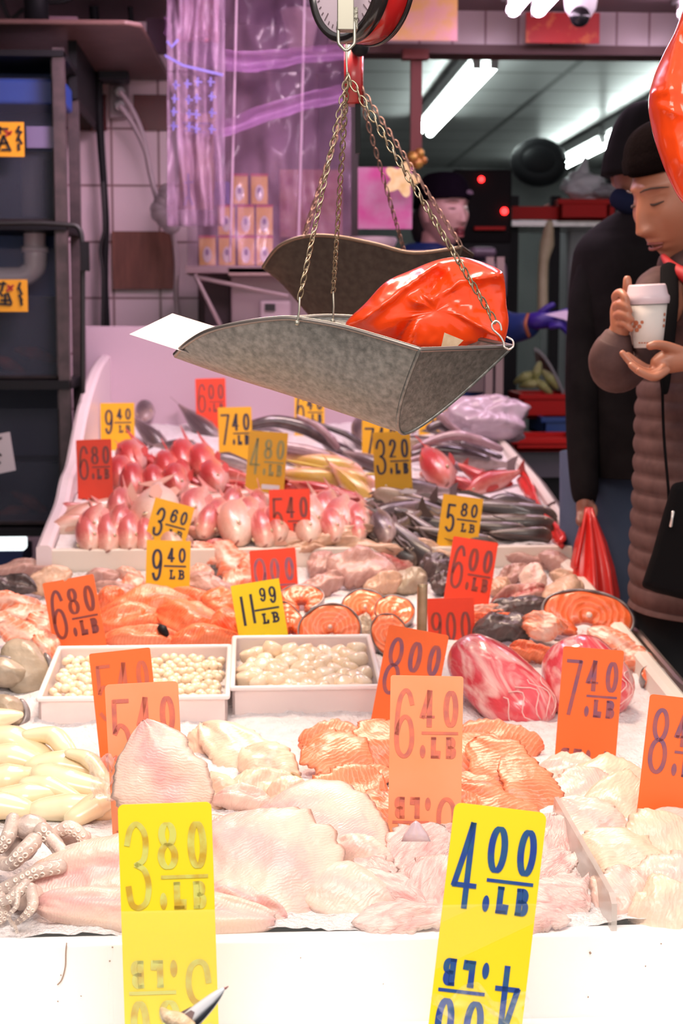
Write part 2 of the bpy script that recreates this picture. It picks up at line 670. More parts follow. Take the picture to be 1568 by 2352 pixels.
mb.lathe([(0, 0), (.035, 0), (.035, .10), (.016, .15), (.016, .22), (0, .22)], 18, Matrix.Translation(onY(84, 56, 4.7)))
tag_(mb.build('bottle', DARK), 'dark bottle standing on the wall shelf', 'bottle')
mb = MB()
pxtube(mb, [(0, -20, 4.8), (10, 20, 4.8), (25, 44, 4.8), (50, 25, 4.8), (90, 8, 4.8), (150, 2, 4.8), (190, -20, 4.8)], [5] * 7, 8)
tag_(mb.build('hose', mat('black_rubber', (.015, .014, .015), rough=.45)), 'black hose looping above the wall shelf', 'hose')
mb = MB().box(tuple(onY(96, 52, 4.8)), tuple(onY(178, 38, 4.8) + V3((0, .1, 0))))
tag_(mb.build('shallow_carton', mat('mauve_card', (.26, .14, .18), rough=.5), smooth=False), 'shallow mauve carton lying on the wall shelf', 'carton')
for px, lab in ((216, 'dark upright pipe rising behind the wall shelf'), (300, 'thin dark cable bundle behind the shelf end')):
    mb = MB()
    pxtube(mb, [(px, -60, 5.2), (px - 2, 0, 5.2), (px + 2, 56, 5.2)], [11 if px < 250 else 6] * 3, 10)
    tag_(mb.build('pipe', DARK), lab, 'pipe')

# ------------------------------------------------------------------ live tank rack
root = thing('tank_rack', 'dark metal rack holding the blue fish tanks', 'rack', (X(90, 4.5), 4.5, 0))
mb = MB()
xl, xq = X(-260, 4.4), X(160, 4.4)
for y_ in (4.38, 4.72):
    mb.box((xq - .03, y_, 0), (xq, y_ + .035, Z(118, 4.4)))
    mb.box((xl, y_, 0), (xl + .03, y_ + .035, Z(118, 4.4)))
mb.build('post', mat('rack_metal', (.05, .035, .038), (.09, .06, .065), 25, rough=.4, metal=.3), root, smooth=False)
for py, h in ((125, 14), (515, 16), (872, 20), (1208, 16)):
    MB().box((xl, 4.37, Z(py + h, 4.4)), (xq, 4.75, Z(py, 4.4))).build('rail', DARK, root, smooth=False)
mb = MB()
pxtube(mb, [(-80, 516, 4.32), (60, 512, 4.32), (150, 516, 4.32), (180, 524, 4.32), (189, 560, 4.32), (190, 640, 4.32), (190, 900, 4.32)], [6] * 7, 10)
mb.build('cable', MATS['black_rubber'], root)
panel(MB(), 184, 555, 204, 622, 4.3, .03).build('valve_box', DARK, root, smooth=False)
BLUE = mat('tank_blue', (.004, .03, .16), (.006, .045, .22), 3, rough=.4)
WATER = mat('tank_water', (.035, .045, .065), rough=.3, alpha=.6, spec=.1)
GLASS = mat('tank_glass', (.20, .20, .25), rough=.05, alpha=.06, spec=.2)


def tank(y0, y1, waterline, label, col=BLUE):
    t = thing('fish_tank', label, 'fish tank', (X(60, 4.5), 4.7, Z(y1, 4.45)))
    x0, x1 = xl + .04, xq - .035
    zt, zb_ = Z(y0, 4.42), Z(y1, 4.42)
    MB().box((x0, 4.68, zb_), (x1, 4.70, zt)).build('back_panel', col, t, smooth=False)
    MB().box((x0, 4.44, zb_ + .005), (x1, 4.67, Z(waterline, 4.42))).build('water', WATER, t, smooth=False)
    MB().box((x0, 4.42, zb_), (x1, 4.43, zt - .05)).build('front_glass', GLASS, t, smooth=False)
    mb = MB()
    mb.box((x1 - .004, 4.42, zb_), (x1, 4.70, zt))
    mb.box((x0, 4.42, zb_), (x1, 4.70, zb_ + .008))
    mb.build('frame', MATS['rack_metal'], t, smooth=False)
    return t


tank(140, 512, 350, 'upper blue fish tank with a yellow sign and white pipe')
tank(530, 868, 680, 'middle blue fish tank with the pipe elbow and orange fish inside')
tank(895, 1200, 1060, 'lower dark tank with red fish behind a white card', mat('tank_navy', (.004, .010, .045), rough=.5))
# blue trays above the water of the upper tank
o = panel(MB(), -120, 178, 148, 240, 4.46, .2).build('blue_tray', mat('bright_blue', (.008, .05, .30), rough=.4), smooth=False, bevel=.01)
tag_(o, 'bright blue plastic tray in the top of the upper fish tank', 'tray')
mb = MB()
pxtube(mb, [(74, 362, 4.58), (74, 430, 4.58), (76, 500, 4.58)], [24] * 3, 20, round_ends=False)
tag_(mb.build('white_pipe', mat('old_pvc', (.42, .33, .30), rough=.4)), 'wide white drain pipe standing in the upper fish tank', 'pipe')
root = thing('pipe_elbow', 'white plastic pipe elbow bending left inside the middle tank', 'pipe', onY(80, 640, 4.66))
mb = MB()
pxtube(mb, [(80, 528, 4.56), (80, 570, 4.56), (81, 590, 4.56), (78, 615, 4.56), (55, 634, 4.56), (20, 636, 4.56), (-60, 636, 4.56)], [25, 25, 26, 25, 23, 22, 22], 20, k=6, round_ends=False)
mb.build('bend', mat('white_pvc', (.66, .56, .62), rough=.3), root)
mb = MB()
pxtube(mb, [(80, 566, 4.56), (80, 580, 4.56)], [30, 30], 20, round_ends=False)
mb.build('collar', MATS['white_pvc'], root)
o = panel(MB(), 60, 290, 148, 340, 4.41, .01).build('pale_card', mat('lilac_card', (.16, .13, .24), rough=.4), smooth=False)
tag_(o, 'pale lilac strip on the upper tank beside the yellow sign', 'card')
o = panel(MB(), -40, 1232, 58, 1266, 4.4, .05).build('window_strip', mat('window_glow', (1, 1, 1), emis=(.9, 1, 1), es=1.4), smooth=False, bevel=.01)  # bright window shown as an emissive slab
tag_(o, 'glowing white window strip below the tank rack', 'window')
o = panel(MB(), -60, 1266, 52, 1302, 4.4, .2).build('blue_crate', mat('navy_crate', (.006, .02, .10), rough=.5), smooth=False)
tag_(o, 'navy blue crate under the glowing window strip', 'crate')
# tank signs, brush lettering like on the photograph
SY = mat('sign_yellow', (.80, .36, .01), rough=.5)
INKB = mat('ink_black', (.015, .010, .012), rough=.5)
INKR = mat('ink_red', (.40, .03, .02), rough=.5)


def tank_sign(x0, y0, x1, y1, strokes, label, rs):
    t = thing('tank_sign', label, 'sign', onY((x0 + x1) / 2, y1, 4.36))
    panel(MB(), x0, y0, x1, y1, 4.36, .004).build('card', SY, t, smooth=False)
    for k, (st, m) in enumerate(((strokes, INKB), (rs, INKR))):
        mb = MB()
        for s_ in st:
            ribbon(mb, s_, 6, 5, lambda x, y: onY(x, y, 4.356))
        mb.build('brush_lettering', m, t, smooth=False)


tank_sign(-40, 280, 56, 360, [[(0, 292), (0, 308)], [(-6, 296), (18, 296)], [(8, 312), (-4, 345)], [(8, 312), (24, 346)], [(0, 330), (18, 328)], [(4, 344), (20, 344)],
                              [(44, 290), (40, 304)], [(38, 300), (50, 304)], [(46, 306), (40, 322)], [(42, 316), (50, 330)], [(42, 332), (44, 344)]],
          'yellow sign with black brush lettering on the upper tank', [[(12, 300), (24, 308)], [(14, 312), (26, 302)]])
tank_sign(-40, 642, 64, 716, [[(-2, 652), (14, 652)], [(8, 648), (4, 668)], [(-4, 668), (6, 680)], [(12, 676), (12, 698)], [(2, 690), (24, 690)], [(-2, 698), (26, 700)], [(18, 674), (26, 696)],
                              [(46, 650), (42, 664)], [(44, 662), (50, 676)], [(44, 678), (50, 690)], [(48, 690), (50, 700)]],
          'orange yellow sign with black brush lettering on the middle tank', [[(18, 656), (28, 666)], [(16, 668), (30, 656)]])
root = thing('white_card', 'white card with dark marks hanging from the lower tank', 'card', onY(10, 1088, 4.2))
mb = MB()
q = [onY(-30, 1002, 4.2), onY(22, 992, 4.2), onY(36, 1080, 4.2), onY(-30, 1094, 4.2)]
mb.rings([q, [p + FH * .003 for p in q]])
mb.build('card', mat('card_white', (.62, .54, .57), rough=.5), root, smooth=False)
mb = MB()
for s_ in ([(-6, 1010), (3, 1006)], [(-6, 1040), (2, 1046)], [(-4, 1066), (0, 1062)]):
    ribbon(mb, s_, 5, 5, lambda x, y: onY(x, y, 4.195))
mb.build('marks', INKB, root, smooth=False)
RF = mat('tank_fish_red', (.35, .05, .02), (.16, .05, .03), 30, rough=.4)
for i, (x, y, a, lab) in enumerate(((80, 815, -15, 'orange fish lying at the bottom of the middle tank'), (15, 838, -25, 'orange fish in the corner of the middle tank, next to the glass'),
                                    (68, 1155, -30, 'red fish resting in the lower tank, the longer of two'), (25, 1180, 15, 'red fish deep in the lower tank under the longer one'))):
    mb = MB()
    pts = [(x - 45 * math.cos(math.radians(a)), y + 45 * math.sin(math.radians(a)), 4.62), (x, y - 3, 4.6), (x + 45 * math.cos(math.radians(a)), y - 45 * math.sin(math.radians(a)), 4.62)]
    pxtube(mb, pts, [5, 16, 7], 12)
    tag_(mb.build('tank_fish', RF), lab, 'fish')

# ------------------------------------------------------------------ wall fittings, pipes, cables
mb = MB()
pxtube(mb, [(224, 130, 5.3), (230, 300, 5.3), (238, 420, 5.3), (243, 520, 5.3), (241, 640, 5.3), (247, 800, 5.3)], [10, 9, 8, 8, 8, 8], 12)
tag_(mb.build('black_pipe', DARK), 'black upright pipe down the tiled wall', 'pipe')
mb = MB()
pxtube(mb, [(236, 420, 5.25), (240, 520, 5.25), (230, 570, 5.25), (236, 640, 5.25), (234, 800, 5.25)], [4] * 5, 8)
tag_(mb.build('cable', MATS['black_rubber']), 'thin black cable running beside the black pipe', 'cable')
o = panel(MB(), 222, 126, 294, 184, 5.25, .1).build('junction_box', mat('navy_black', (.010, .012, .02), rough=.5), smooth=False, bevel=.008)
tag_(o, 'dark box under the wall shelf above the outlet', 'box')
root = thing('wall_outlet', 'steel wall outlet with two white plugs', 'outlet', onY(270, 270, 5.4))
panel(MB(), 250, 184, 296, 272, 5.4, .02).build('cover_plate', mat('outlet_plate', (.30, .22, .24), rough=.3, metal=.3), root, smooth=False, bevel=.004)
for y in (210, 242):
    mb = MB()
    pxtube(mb, [(274, y, 5.4), (274, y, 5.33)], [13, 11], 14)
    mb.build('plug', WHITEP, root)
for k, (pts, lab) in enumerate(((([276, 212], [300, 245], [328, 310], [345, 400], [368, 470], [395, 530], [405, 600], [404, 680], [412, 745]), 'white cable from the upper plug hanging down the tiles'),
                                (([276, 244], [305, 285], [335, 350], [352, 430], [372, 490]), 'shorter white cable from the lower plug'))):
    mb = MB()
    pxtube(mb, [(a, b, 5.25) for a, b in pts], [6] * len(pts), 8)
    tag_(mb.build('power_cable', mat('cable_white', (.50, .40, .43), rough=.4)), lab, 'cable')
mb = MB()
for i in range(7):
    a = i * .9
    mb.ball(onY(372 + 14 * math.cos(a) + i * 2, 440 + i * 13, 5.2), (.03, .02, .028), n=10, m=6)
tag_(mb.build('knotted_bag', mat('film_white', (.55, .46, .50), rough=.3, alpha=.6)), 'crumpled clear bag tied on the white cable', 'bag')

# ------------------------------------------------------------------ plastic sheets and what stands behind
PL = mat('clear_sheet', (.40, .24, .38), (.24, .13, .24), 5, rough=.2, alpha=.26, coat=.3)
PLB = mat('painted_reflection', (.62, .28, .70), (.50, .22, .55), 6, rough=.35, alpha=.33, coat=.3)  # lilac colour of the strips that paint the tube reflections onto the plastic


def sheet(x0, y0, x1, y1, d, nx, ny, amp, seed, fold=0, rag=0):
    mb = MB()
    vs = []
    for j in range(ny + 1):
        for i in range(nx + 1):
            u, v = i / nx, j / ny
            px, py = x0 + (x1 - x0) * u, y0 + (y1 - y0) * v
            dd = d + amp * nz((u * 4, v * 3, 0), 1, seed) + fold * math.sin(u * 19 + 1.5 * math.sin(v * 4)) + .4 * amp * nz((u * 12, v * 9, 3), 1, seed)
            px += rag * nz((v * 5, 7, u), 1, seed + 3)
            py += rag * nz((u * 5, 3, v), 1, seed + 4)
            vs.append(onY(px, py, dd))
    fs = [(j * (nx + 1) + i, j * (nx + 1) + i + 1, (j + 1) * (nx + 1) + i + 1, (j + 1) * (nx + 1) + i) for j in range(ny) for i in range(nx)]
    mb.add(vs, fs)
    return mb


root = thing('plastic_curtain', 'wide clear plastic curtain with added purple reflection strips', 'curtain', onY(640, 610, 4.75))
sheet(430, -40, 806, 612, 4.75, 50, 60, .10, 1).build('sheet', PL, root, solid=.002)
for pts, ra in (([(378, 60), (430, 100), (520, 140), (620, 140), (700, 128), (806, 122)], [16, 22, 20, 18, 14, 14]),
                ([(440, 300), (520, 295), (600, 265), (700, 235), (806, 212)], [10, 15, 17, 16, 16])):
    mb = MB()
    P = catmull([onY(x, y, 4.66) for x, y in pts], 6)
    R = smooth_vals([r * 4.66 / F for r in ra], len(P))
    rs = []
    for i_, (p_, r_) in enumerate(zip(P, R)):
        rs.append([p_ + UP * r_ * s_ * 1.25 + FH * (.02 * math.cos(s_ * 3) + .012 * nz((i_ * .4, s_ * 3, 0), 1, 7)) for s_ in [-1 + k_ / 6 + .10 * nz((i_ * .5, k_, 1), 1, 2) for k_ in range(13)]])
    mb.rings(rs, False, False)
    mb.build('reflection_strip', PLB, root)
for x in (536, 692):
    mb = MB()
    pxtube(mb, [(x + 8, -40, 4.68), (x, 300, 4.7), (x - 8, 600, 4.7)], [3] * 3, 6)
    mb.build('seam', mat('sheet_seam', (.42, .28, .38), rough=.3), root)
root = thing('hanging_plastic_sacks', 'folded lilac plastic sacking with blue print hung by the curtain', 'plastic bag', onY(450, 480, 4.6))
sheet(384, -40, 516, 520, 4.60, 40, 60, .05, 4, .018).build('sacking', mat('lilac_sacking', (.38, .24, .37), (.30, .18, .29), 8, rough=.4, coat=.1, alpha=.45), root, solid=.003)
mb = MB()
for i in range(16):
    x, y = 398 + (i % 4) * 26 + 5 * math.sin(i * 3), 190 + (i // 4) * 34 + 4 * math.cos(i * 5)
    ribbon(mb, [(x, y), (x + 14, y + 2)], 4, 4, lambda a, b: onY(a, b, 4.555))
    ribbon(mb, [(x + 6, y - 8), (x + 5, y + 10)], 4, 4, lambda a, b: onY(a, b, 4.555))
for s_ in ([(385, 96), (394, 108), (408, 92)], [(380, 128), (420, 150), (510, 172)]):
    ribbon(mb, s_, 6, 6, lambda a, b: onY(a, b, 4.555))
mb.build('print', mat('ink_violet', (.10, .08, .34), rough=.5), root, smooth=False)
root = thing('hanging_packet', 'yellow packet with dark figure hanging under the lilac sacking', 'packet', onY(452, 484, 4.6))
sheet(412, 262, 490, 482, 4.70, 16, 20, .02, 9, .006).build('pouch', mat('packet_yellow', (.50, .26, .14), (.42, .20, .20), 10, rough=.3, coat=.4), root, solid=.012)
mb = MB()
for s_ in ([(432, 400), (434, 450)], [(425, 420), (442, 418)], [(420, 282), (482, 284)], [(424, 300), (470, 304)], [(430, 452), (424, 470)], [(434, 452), (442, 470)]):
    ribbon(mb, s_, 6, 5, lambda a, b: onY(a, b, 4.668))
mb.build('print', MATS['ink_violet'], root, smooth=False)
root = thing('red_packet', 'red printed packet hanging at the top of the curtain', 'packet', onY(450, 90, 4.56))
sheet(408, -30, 502, 96, 4.66, 14, 14, .03, 12, .01).build('pouch', mat('packet_red', (.40, .05, .09), (.48, .20, .28), 16, rough=.3, coat=.4), root, solid=.01)
mb = MB().lathe([(0, 0), (.035, 0), (.058, .11), (.062, .115), (.06, .12), (0, .115)], 24, Matrix.Translation(onY(690, 118, 4.95)))
tag_(mb.build('white_tub', mat('tub_mauve', (.55, .36, .42), rough=.35)), 'pale round tub standing high behind the curtain', 'tub')
o = MB().box((X(560, 5.1), 4.98, Z(132, 5)), (X(800, 5.1), 5.3, Z(122, 5))).build('high_shelf', mat('dark_shelf', (.10, .045, .055), rough=.5), smooth=False)
tag_(o, 'dark shelf behind the curtain carrying the pale tub', 'shelf')
mb = MB()
mb.box((X(645, 5.05), 5.15, Z(545, 5.15)), (X(790, 5.05), 5.3, Z(390, 5.15)))
tag_(mb.build('red_cartons', mat('red_mottle', (.26, .04, .05), (.40, .18, .14), 26, rough=.5), smooth=False), 'red and cream printed carton behind the curtain near the chains', 'carton')
# stacked tins
o = MB().box((X(430, 5.05), 4.93, Z(628, 5.0)), (X(700, 5.05), 5.3, Z(612, 5.0))).build('box_shelf', mat('mauve_shelf', (.36, .24, .27), rough=.5), smooth=False)
tag_(o, 'mauve shelf carrying the pyramid of yellow boxes', 'shelf')
YB = mat('box_yellow', (.80, .38, .02), (.86, .46, .06), 8, rough=.4)
proto = thing('yellow_box', 'x', 'box', (0, 0, 0))
bw, bh = 37 * 5.0 / F, 62 * 5.0 / F
MB().box((-bw / 2, 0, 0), (bw / 2, .05, bh)).build('carton', YB, proto, smooth=False, bevel=.002)
MB().box((-bw / 2 - .001, -.001, bh), (bw / 2 + .001, .051, bh + .007)).build('red_top', mat('lid_red', (.50, .02, .03), rough=.4), proto, smooth=False)
mb = MB()
n = 20
mb.add([(.013 * math.cos(2 * PI * i / n), -.002, bh * .40 + .024 * math.sin(2 * PI * i / n)) for i in range(n)], [tuple(range(n))])
mb.build('oval_label', mat('label_white', (.72, .62, .62), rough=.4), proto, smooth=False)
mb = MB()
mb.add([(.006 * math.cos(2 * PI * i / n), -.003, bh * .48 + .010 * math.sin(2 * PI * i / n)) for i in range(n)], [tuple(range(n))])
mb.build('emblem', mat('emblem_blue', (.14, .10, .25), rough=.4), proto, smooth=False)
pos = {0: 'bottom', 1: 'middle', 2: 'top'}
ordn = [['first', 'second', 'third', 'fourth'], ['first', 'second', 'third'], ['first', 'second']]
for r, xs in enumerate(((478, 523, 566, 608), (522, 566, 608), (552, 597))):
    for k, x in enumerate(xs):
        z0 = Z(612, 5.0) + r * (bh + .0085)
        b_ = spawn(proto, 'small yellow box with red top, %s from the tiled wall in the %s row' % (ordn[r][k], pos[r]), 'yellow boxes stacked behind the curtain')
        b_.location = (X(x, 5.0), 4.96, z0)
o = MB().box((X(492, 5), 4.96, Z(612, 5.0) + 2 * (bh + .0085)), (X(530, 5), 5.02, Z(612, 5.0) + 3 * bh)).build('blue_box', mat('carton_blue', (.10, .08, .36), rough=.4), smooth=False, bevel=.003)
tag_(o, 'blue violet box beside the top row of yellow boxes', 'box')
# cabinet under the shelf with a switch panel, leaning bars
root = thing('white_cabinet', 'mauve white cabinet with a small switch panel under the boxes', 'cabinet', (X(610, 5.0), 5.02, 0))
MB().box((X(530, 5), 5.02, 0), (X(790, 5), 5.35, Z(632, 5))).build('body', mat('cabinet_mauve', (.30, .21, .24), rough=.4), root, smooth=False, bevel=.006)
MB().box((X(526, 5), 4.93, Z(634, 5)), (X(790, 5), 5.35, Z(618, 5))).build('top_rail', mat('rail_tan', (.42, .28, .27), rough=.4), root, smooth=False)
panel(MB(), 596, 690, 668, 745, 5.0, .02).build('switch_panel', mat('panel_pink', (.50, .37, .43), rough=.4), root, smooth=False, bevel=.008)
panel(MB(), 608, 698, 632, 714, 4.99, .01).build('switch', INKB, root, smooth=False)
for pts, lab in (([(448, 632), (505, 745)], 'dull metal bar leaning down beside the mauve cabinet'), ([(450, 636), (660, 680)], 'pale metal bar crossing in front of the mauve cabinet')):
    mb = MB()
    pxtube(mb, [(a, b, 4.85) for a, b in pts], [5, 5], 8)
    tag_(mb.build('metal_bar', mat('bar_mauve', (.30, .22, .24), rough=.4, metal=.4)), lab, 'bar')
o = panel(MB(), 470, 635, 528, 760, 5.1, .05).build('dark_crate', mat('dark_maroon', (.05, .02, .03), rough=.6), smooth=False)
tag_(o, 'dark crate standing between the tiles and the mauve cabinet', 'crate')
PLANE[0] = False
# ------------------------------------------------------------------ the display counter
LINER = mat('bin_liner', (.66, .56, .58), rough=.4)
LINW = mat('liner_cream', (.74, .66, .58), rough=.4)
root = thing('display_counter', 'long white fish display counter with stepped ice bins', 'counter', (0, 3, 0))
MB().box((-.98, 1.40, 0), (.70, 3.45, .60)).build('front_base', FOAM, root, smooth=False)
MB().box((-.46, 3.45, 0), (.72, 5.0, .72)).build('rear_base', LINER, root, smooth=False)
MB().box((-.98, 1.36, .60), (.70, 1.60, .675)).build('front_ledge', mat('bright_white', (.92, .92, .92), rough=.35), root, smooth=False, bevel=.004)
MB().box((-.98, 1.60, .60), (.66, 1.625, .765)).build('front_board', MATS['bright_white'], root, smooth=False, bevel=.003)


def side_profile(pts, x0, x1, zb):
    """upright wall following a height line given as (y, z) pairs"""
    a = [V3((x0, y, z)) for y, z in pts]
    top = a
    mb = MB()
    rs = []
    for y, z in pts:
        rs.append([V3((x0, y, zb)), V3((x0, y, z - .006)), V3((x0 + .008, y, z)), V3((x1 - .008, y, z)), V3((x1, y, z - .006)), V3((x1, y, zb))])
    mb.rings(rs, True, True)
    return mb


mb = MB()
random.seed(11)
for x_, y_, r_ in ((258, 2176, 2.2), (252, 2207, 2.6), (345, 2250, 2.4), (186, 2288, 1.8), (133, 2300, 2), (1482, 2219, 2), (1355, 2189, 3), (1518, 2168, 2), (1350, 2290, 2), (140, 2240, 1.6), (395, 2290, 1.8), (690, 2200, 1.4), (880, 2260, 1.3)):
    P = onY(x_, y_, 1.5985)
    k_ = r_ * 1.6 / F
    mb.add([P + V3((k_ * random.uniform(.6, 1.3) * math.cos(q), 0, k_ * random.uniform(.6, 1.5) * math.sin(q))) for q in [2 * PI * i_ / 9 for i_ in range(9)]], [tuple(range(9))])
for st in ([(153, 2166), (151, 2190), (150, 2220), (142, 2250), (132, 2262)],):
    ribbon(mb, sm(st), 3, 3, lambda a, b: onY(a, b, 1.5985))
mb.build('specks', mat('board_specks', (.30, .17, .10), rough=.6), root, smooth=False)


lp = [(3.44, .925), (3.60, .955), (3.77, .985), (3.88, 1.03), (4.0, 1.052), (4.13, 1.11), (4.3, 1.18), (4.52, 1.24), (4.7, 1.275), (4.95, 1.30)]
cp = [(p.y, p.z) for p in catmull([(0, y, z) for y, z in lp], 4)]
side_profile(cp, -.465, -.432, .70).build('left_wall', mat('pink_white_wall', (.74, .62, .64), rough=.35), root, smooth=False)
MB().box((W(200, 760, 4.95).x, 4.95, .8), (W(1030, 760, 4.95).x, 4.975, 1.388)).build('back_board', mat('board_lilac', (.54, .40, .47), rough=.35), root, smooth=False, bevel=.003)
MB().box((-.465, 3.445, .70), (.70, 3.475, .914)).build('step_board', LINW, root, smooth=False, bevel=.003)
# right rims
rp = [(y, surf(y) + .022) for y in (3.46, 3.7, 4.0, 4.3, 4.6, 4.95)]
side_profile(rp, .700, .722, .70).build('right_wall', LINW, root, smooth=False)
side_profile([(y, z - .012) for y, z in rp], .724, .738, .60).build('steel_edge', mat('mauve_steel', (.25, .18, .17), rough=.35, metal=.6), root, smooth=False)
rq = [(y, surf(y) + .035) for y in (1.62, 1.9, 2.2, 2.45, 2.7, 2.9, 3.1, 3.3, 3.42)]
side_profile(rq, .662, .692, .58).build('front_right_wall', LINW, root, smooth=False)
side_profile([(y, surf(y) + .02) for y in (1.40, 2.0, 2.45, 2.8, 3.06)], .712, .724, .5).build('steel_guard', mat('brushed_steel', (.40, .34, .30), rough=.3, metal=.8), root, smooth=False)
MB().box((.694, 1.5, .55), (.712, 3.4, .80)).build('outer_steel', MATS['mauve_steel'], root, smooth=False)


def ice_grid(x0, x1, y0, y1, st, amp, name, label, edge=None):
    nx, ny = int((x1 - x0) / st), int((y1 - y0) / st)
    vs = []
    for j in range(ny + 1):
        for i in range(nx + 1):
            x, y = x0 + (x1 - x0) * i / nx, y0 + (y1 - y0) * j / ny
            h = amp * (nz((x, y, 0), 9, 1) + .7 * nz((x, y, 0), 28, 2) + .55 * abs(nz((x, y, 1), 70, 3)) * 1.2)
            vs.append((x, y, surf(y) + h - .004))
    fs = [(j * (nx + 1) + i, j * (nx + 1) + i + 1, (j + 1) * (nx + 1) + i + 1, (j + 1) * (nx + 1) + i) for j in range(ny) for i in range(nx)]
    o = MB().add(vs, fs).build(name, ICE)
    return tag_(o, label, 'ice', None, 'stuff')


ice_grid(-.97, .662, 1.62, 3.44, .0075, .009, 'crushed_ice', 'bed of crushed ice filling the near bin')
ice_grid(-.43, .70, 3.475, 4.95, .012, .010, 'crushed_ice', 'bed of crushed ice in the raised bin at the back')
# clear acrylic front lips and divider
mb = MB()
a, b = W(-200, 2163, 1.50), W(248, 2160, 1.50)
mb.box((a.x, 1.495, .66), (b.x, 1.500, a.z))
o = mb.build('acrylic_guard', CLEAR, smooth=False, bevel=.001)
tag_(o, 'shorter clear acrylic guard in front of the octopus', 'guard')
a, b = W(236, 2134, 1.49), W(1700, 2134, 1.49)
mb = MB().box((a.x, 1.485, .66), (b.x, 1.490, a.z))
tag_(mb.build('acrylic_guard', CLEAR, smooth=False, bevel=.001), 'long clear acrylic guard across the two big yellow tags', 'guard')
mb = MB()
x = .372
mb.rings([[V3((x, 1.605, .75)), V3((x, 1.605, .795)), V3((x, 1.62, .802)), V3((x + .008, 1.97, .80)), V3((x + .008, 1.99, .75))],
          [V3((x + .006, 1.605, .75)), V3((x + .006, 1.605, .795)), V3((x + .006, 1.62, .802)), V3((x + .014, 1.97, .80)), V3((x + .014, 1.99, .75))]])
tag_(mb.build('acrylic_divider', mat('acrylic_frost', (.62, .55, .50), rough=.15, alpha=.65), smooth=False), 'clear acrylic divider standing in the ice behind the blue 4.00 tag', 'divider')

# ------------------------------------------------------------------ price tags
YEL = mat('tag_yellow', (.93, .72, .008), rough=.35)
YELF = mat('tag_yellow_dimmed', (.82, .43, .005), rough=.4)  # same yellow plastic, the dimmer light further back put into the colour
ORG = mat('tag_orange_worn', (.93, .30, .13), (.90, .34, .17), 9, rough=.5)
ORM = mat('tag_orange', (.92, .16, .03), rough=.45)
RED = mat('tag_red', (.84, .050, .012), rough=.45)
INK = {
    'blue': mat('marker_blue', (.012, .05, .30), (.02, .10, .22), 60, rough=.45),
    'faded': mat('marker_faded', (.66, .66, .14), (.58, .36, .02), 38, rough=.5, lo=.42, hi=.6),
    'rust': mat('marker_rust', (.74, .19, .11), (.52, .14, .11), 60, rough=.5),
    'mauve': mat('marker_mauve', (.40, .10, .09), (.22, .09, .16), 50, rough=.5),
    'brown': mat('marker_brown', (.28, .045, .02), (.20, .05, .06), 40, rough=.5),
    'dark': mat('marker_dark', (.028, .03, .055), rough=.5),
    'green': mat('marker_green', (.42, .36, .10), (.30, .30, .14), 40, rough=.5),
    'pink': mat('marker_pink', (.62, .13, .06), (.50, .12, .08), 40, rough=.5),
}


def price_tag(txt, style, m, ink, x0, y0, x1, y1, base, label, d=None, ratio=2.8, notch=False, both=True, sticker=None, rd=.035):
    if d is None:
        sl = (x1 - x0, y1 - y0)
        l = math.hypot(*sl)
        bx = (x0 + x1) / 2 - sl[1] / l * (base - y0) * 1.0
        d = hit(bx, base)
    A, B = W(x0, y0, d), W(x1, y1, d)
    w = (B - A).length
    e1 = (B - A).normalized()
    dn = e1.cross(FW).normalized()
    if dn.z > 0:
        dn = -dn
    nn = e1.cross(dn).normalized()
    if nn.dot(FW) > 0:
        nn = -nn          # towards the viewer
    H = ratio * w
    base_pt = A + e1 * w / 2 + dn * H
    t = thing('price_tag', label, 'price tag', base_pt)
    out = []
    r = rd
    for cx, cy, a0 in ((r, -r, 180), (1 - r, -r, 90), (1 - r, -ratio + r, 0), (r, -ratio + r, -90)):
        for k in range(5):
            a = math.radians(a0 - 90 * k / 4)
            out.append((cx + r * math.cos(a), cy + r * math.sin(a)))
    if notch:
        out = out[:5] + [(.40, -.002), (.43, -.045), (.47, -.03), (.50, .0)] + out[5:]

    def P(x, y, o=0.0):
        return A + e1 * (x * w) - dn * (y * w) + nn * o
    mb = MB().rings([[P(x, y) for x, y in out], [P(x, y, -.0022) for x, y in out]])
    mb.build('card', m, t, smooth=False)
    price_mesh(txt, lambda x, y: P(x, y, .0006), style).build('price_figures', INK[ink], t, smooth=False)
    if both and style == 'stamp':
        price_mesh(txt, lambda x, y: P(1 - x, -ratio - y, .0006), style).build('inverted_figures', INK[ink], t, smooth=False)
    if sticker:
        sx, sy, sw, sh = sticker
        mb = MB()
        mb.add([P(sx, sy, .0008), P(sx + sw, sy, .0008), P(sx + sw, sy - sh, .0008), P(sx, sy - sh, .0008)], [(0, 1, 2, 3)])
        mb.build('sticker', WHITEP, t, smooth=False)
    return t


price_tag('380', 'stamp', YEL, 'faded', 270, 1849, 485, 1842, 2300, 'bright yellow tag reading 3.80 with faded figures behind the acrylic guard', d=1.555, rd=.06)
price_tag('400', 'stamp', YEL, 'blue', 1044, 1843, 1256, 1868, 2300, 'bright yellow tag reading 4.00 in strong blue', d=1.555, rd=.08)
price_tag('640', 'stamp', ORG, 'rust', 897, 1551, 1064, 1554, 1930, 'pale orange tag reading 6.40 among the salmon pieces')
price_tag('540', 'stamp', ORG, 'rust', 240, 1573, 408, 1564, 1925, 'pale orange tag reading 5.40 behind the propped fillet', rd=.06)
price_tag('540', 'stamp', ORM, 'pink', 204, 1502, 344, 1487, 1770, 'orange tag reading 5.40 leaning behind the paler 5.40 tag')
price_tag('800', 'stamp', ORM, 'mauve', 893, 1434, 1031, 1460, 1690, 'orange tag reading 8.00 leaning behind the 6.40 tag')
price_tag('740', 'stamp', ORM, 'mauve', 1294, 1484, 1433, 1495, 1748, 'orange tag reading 7.40 in front of the red tuna loin')
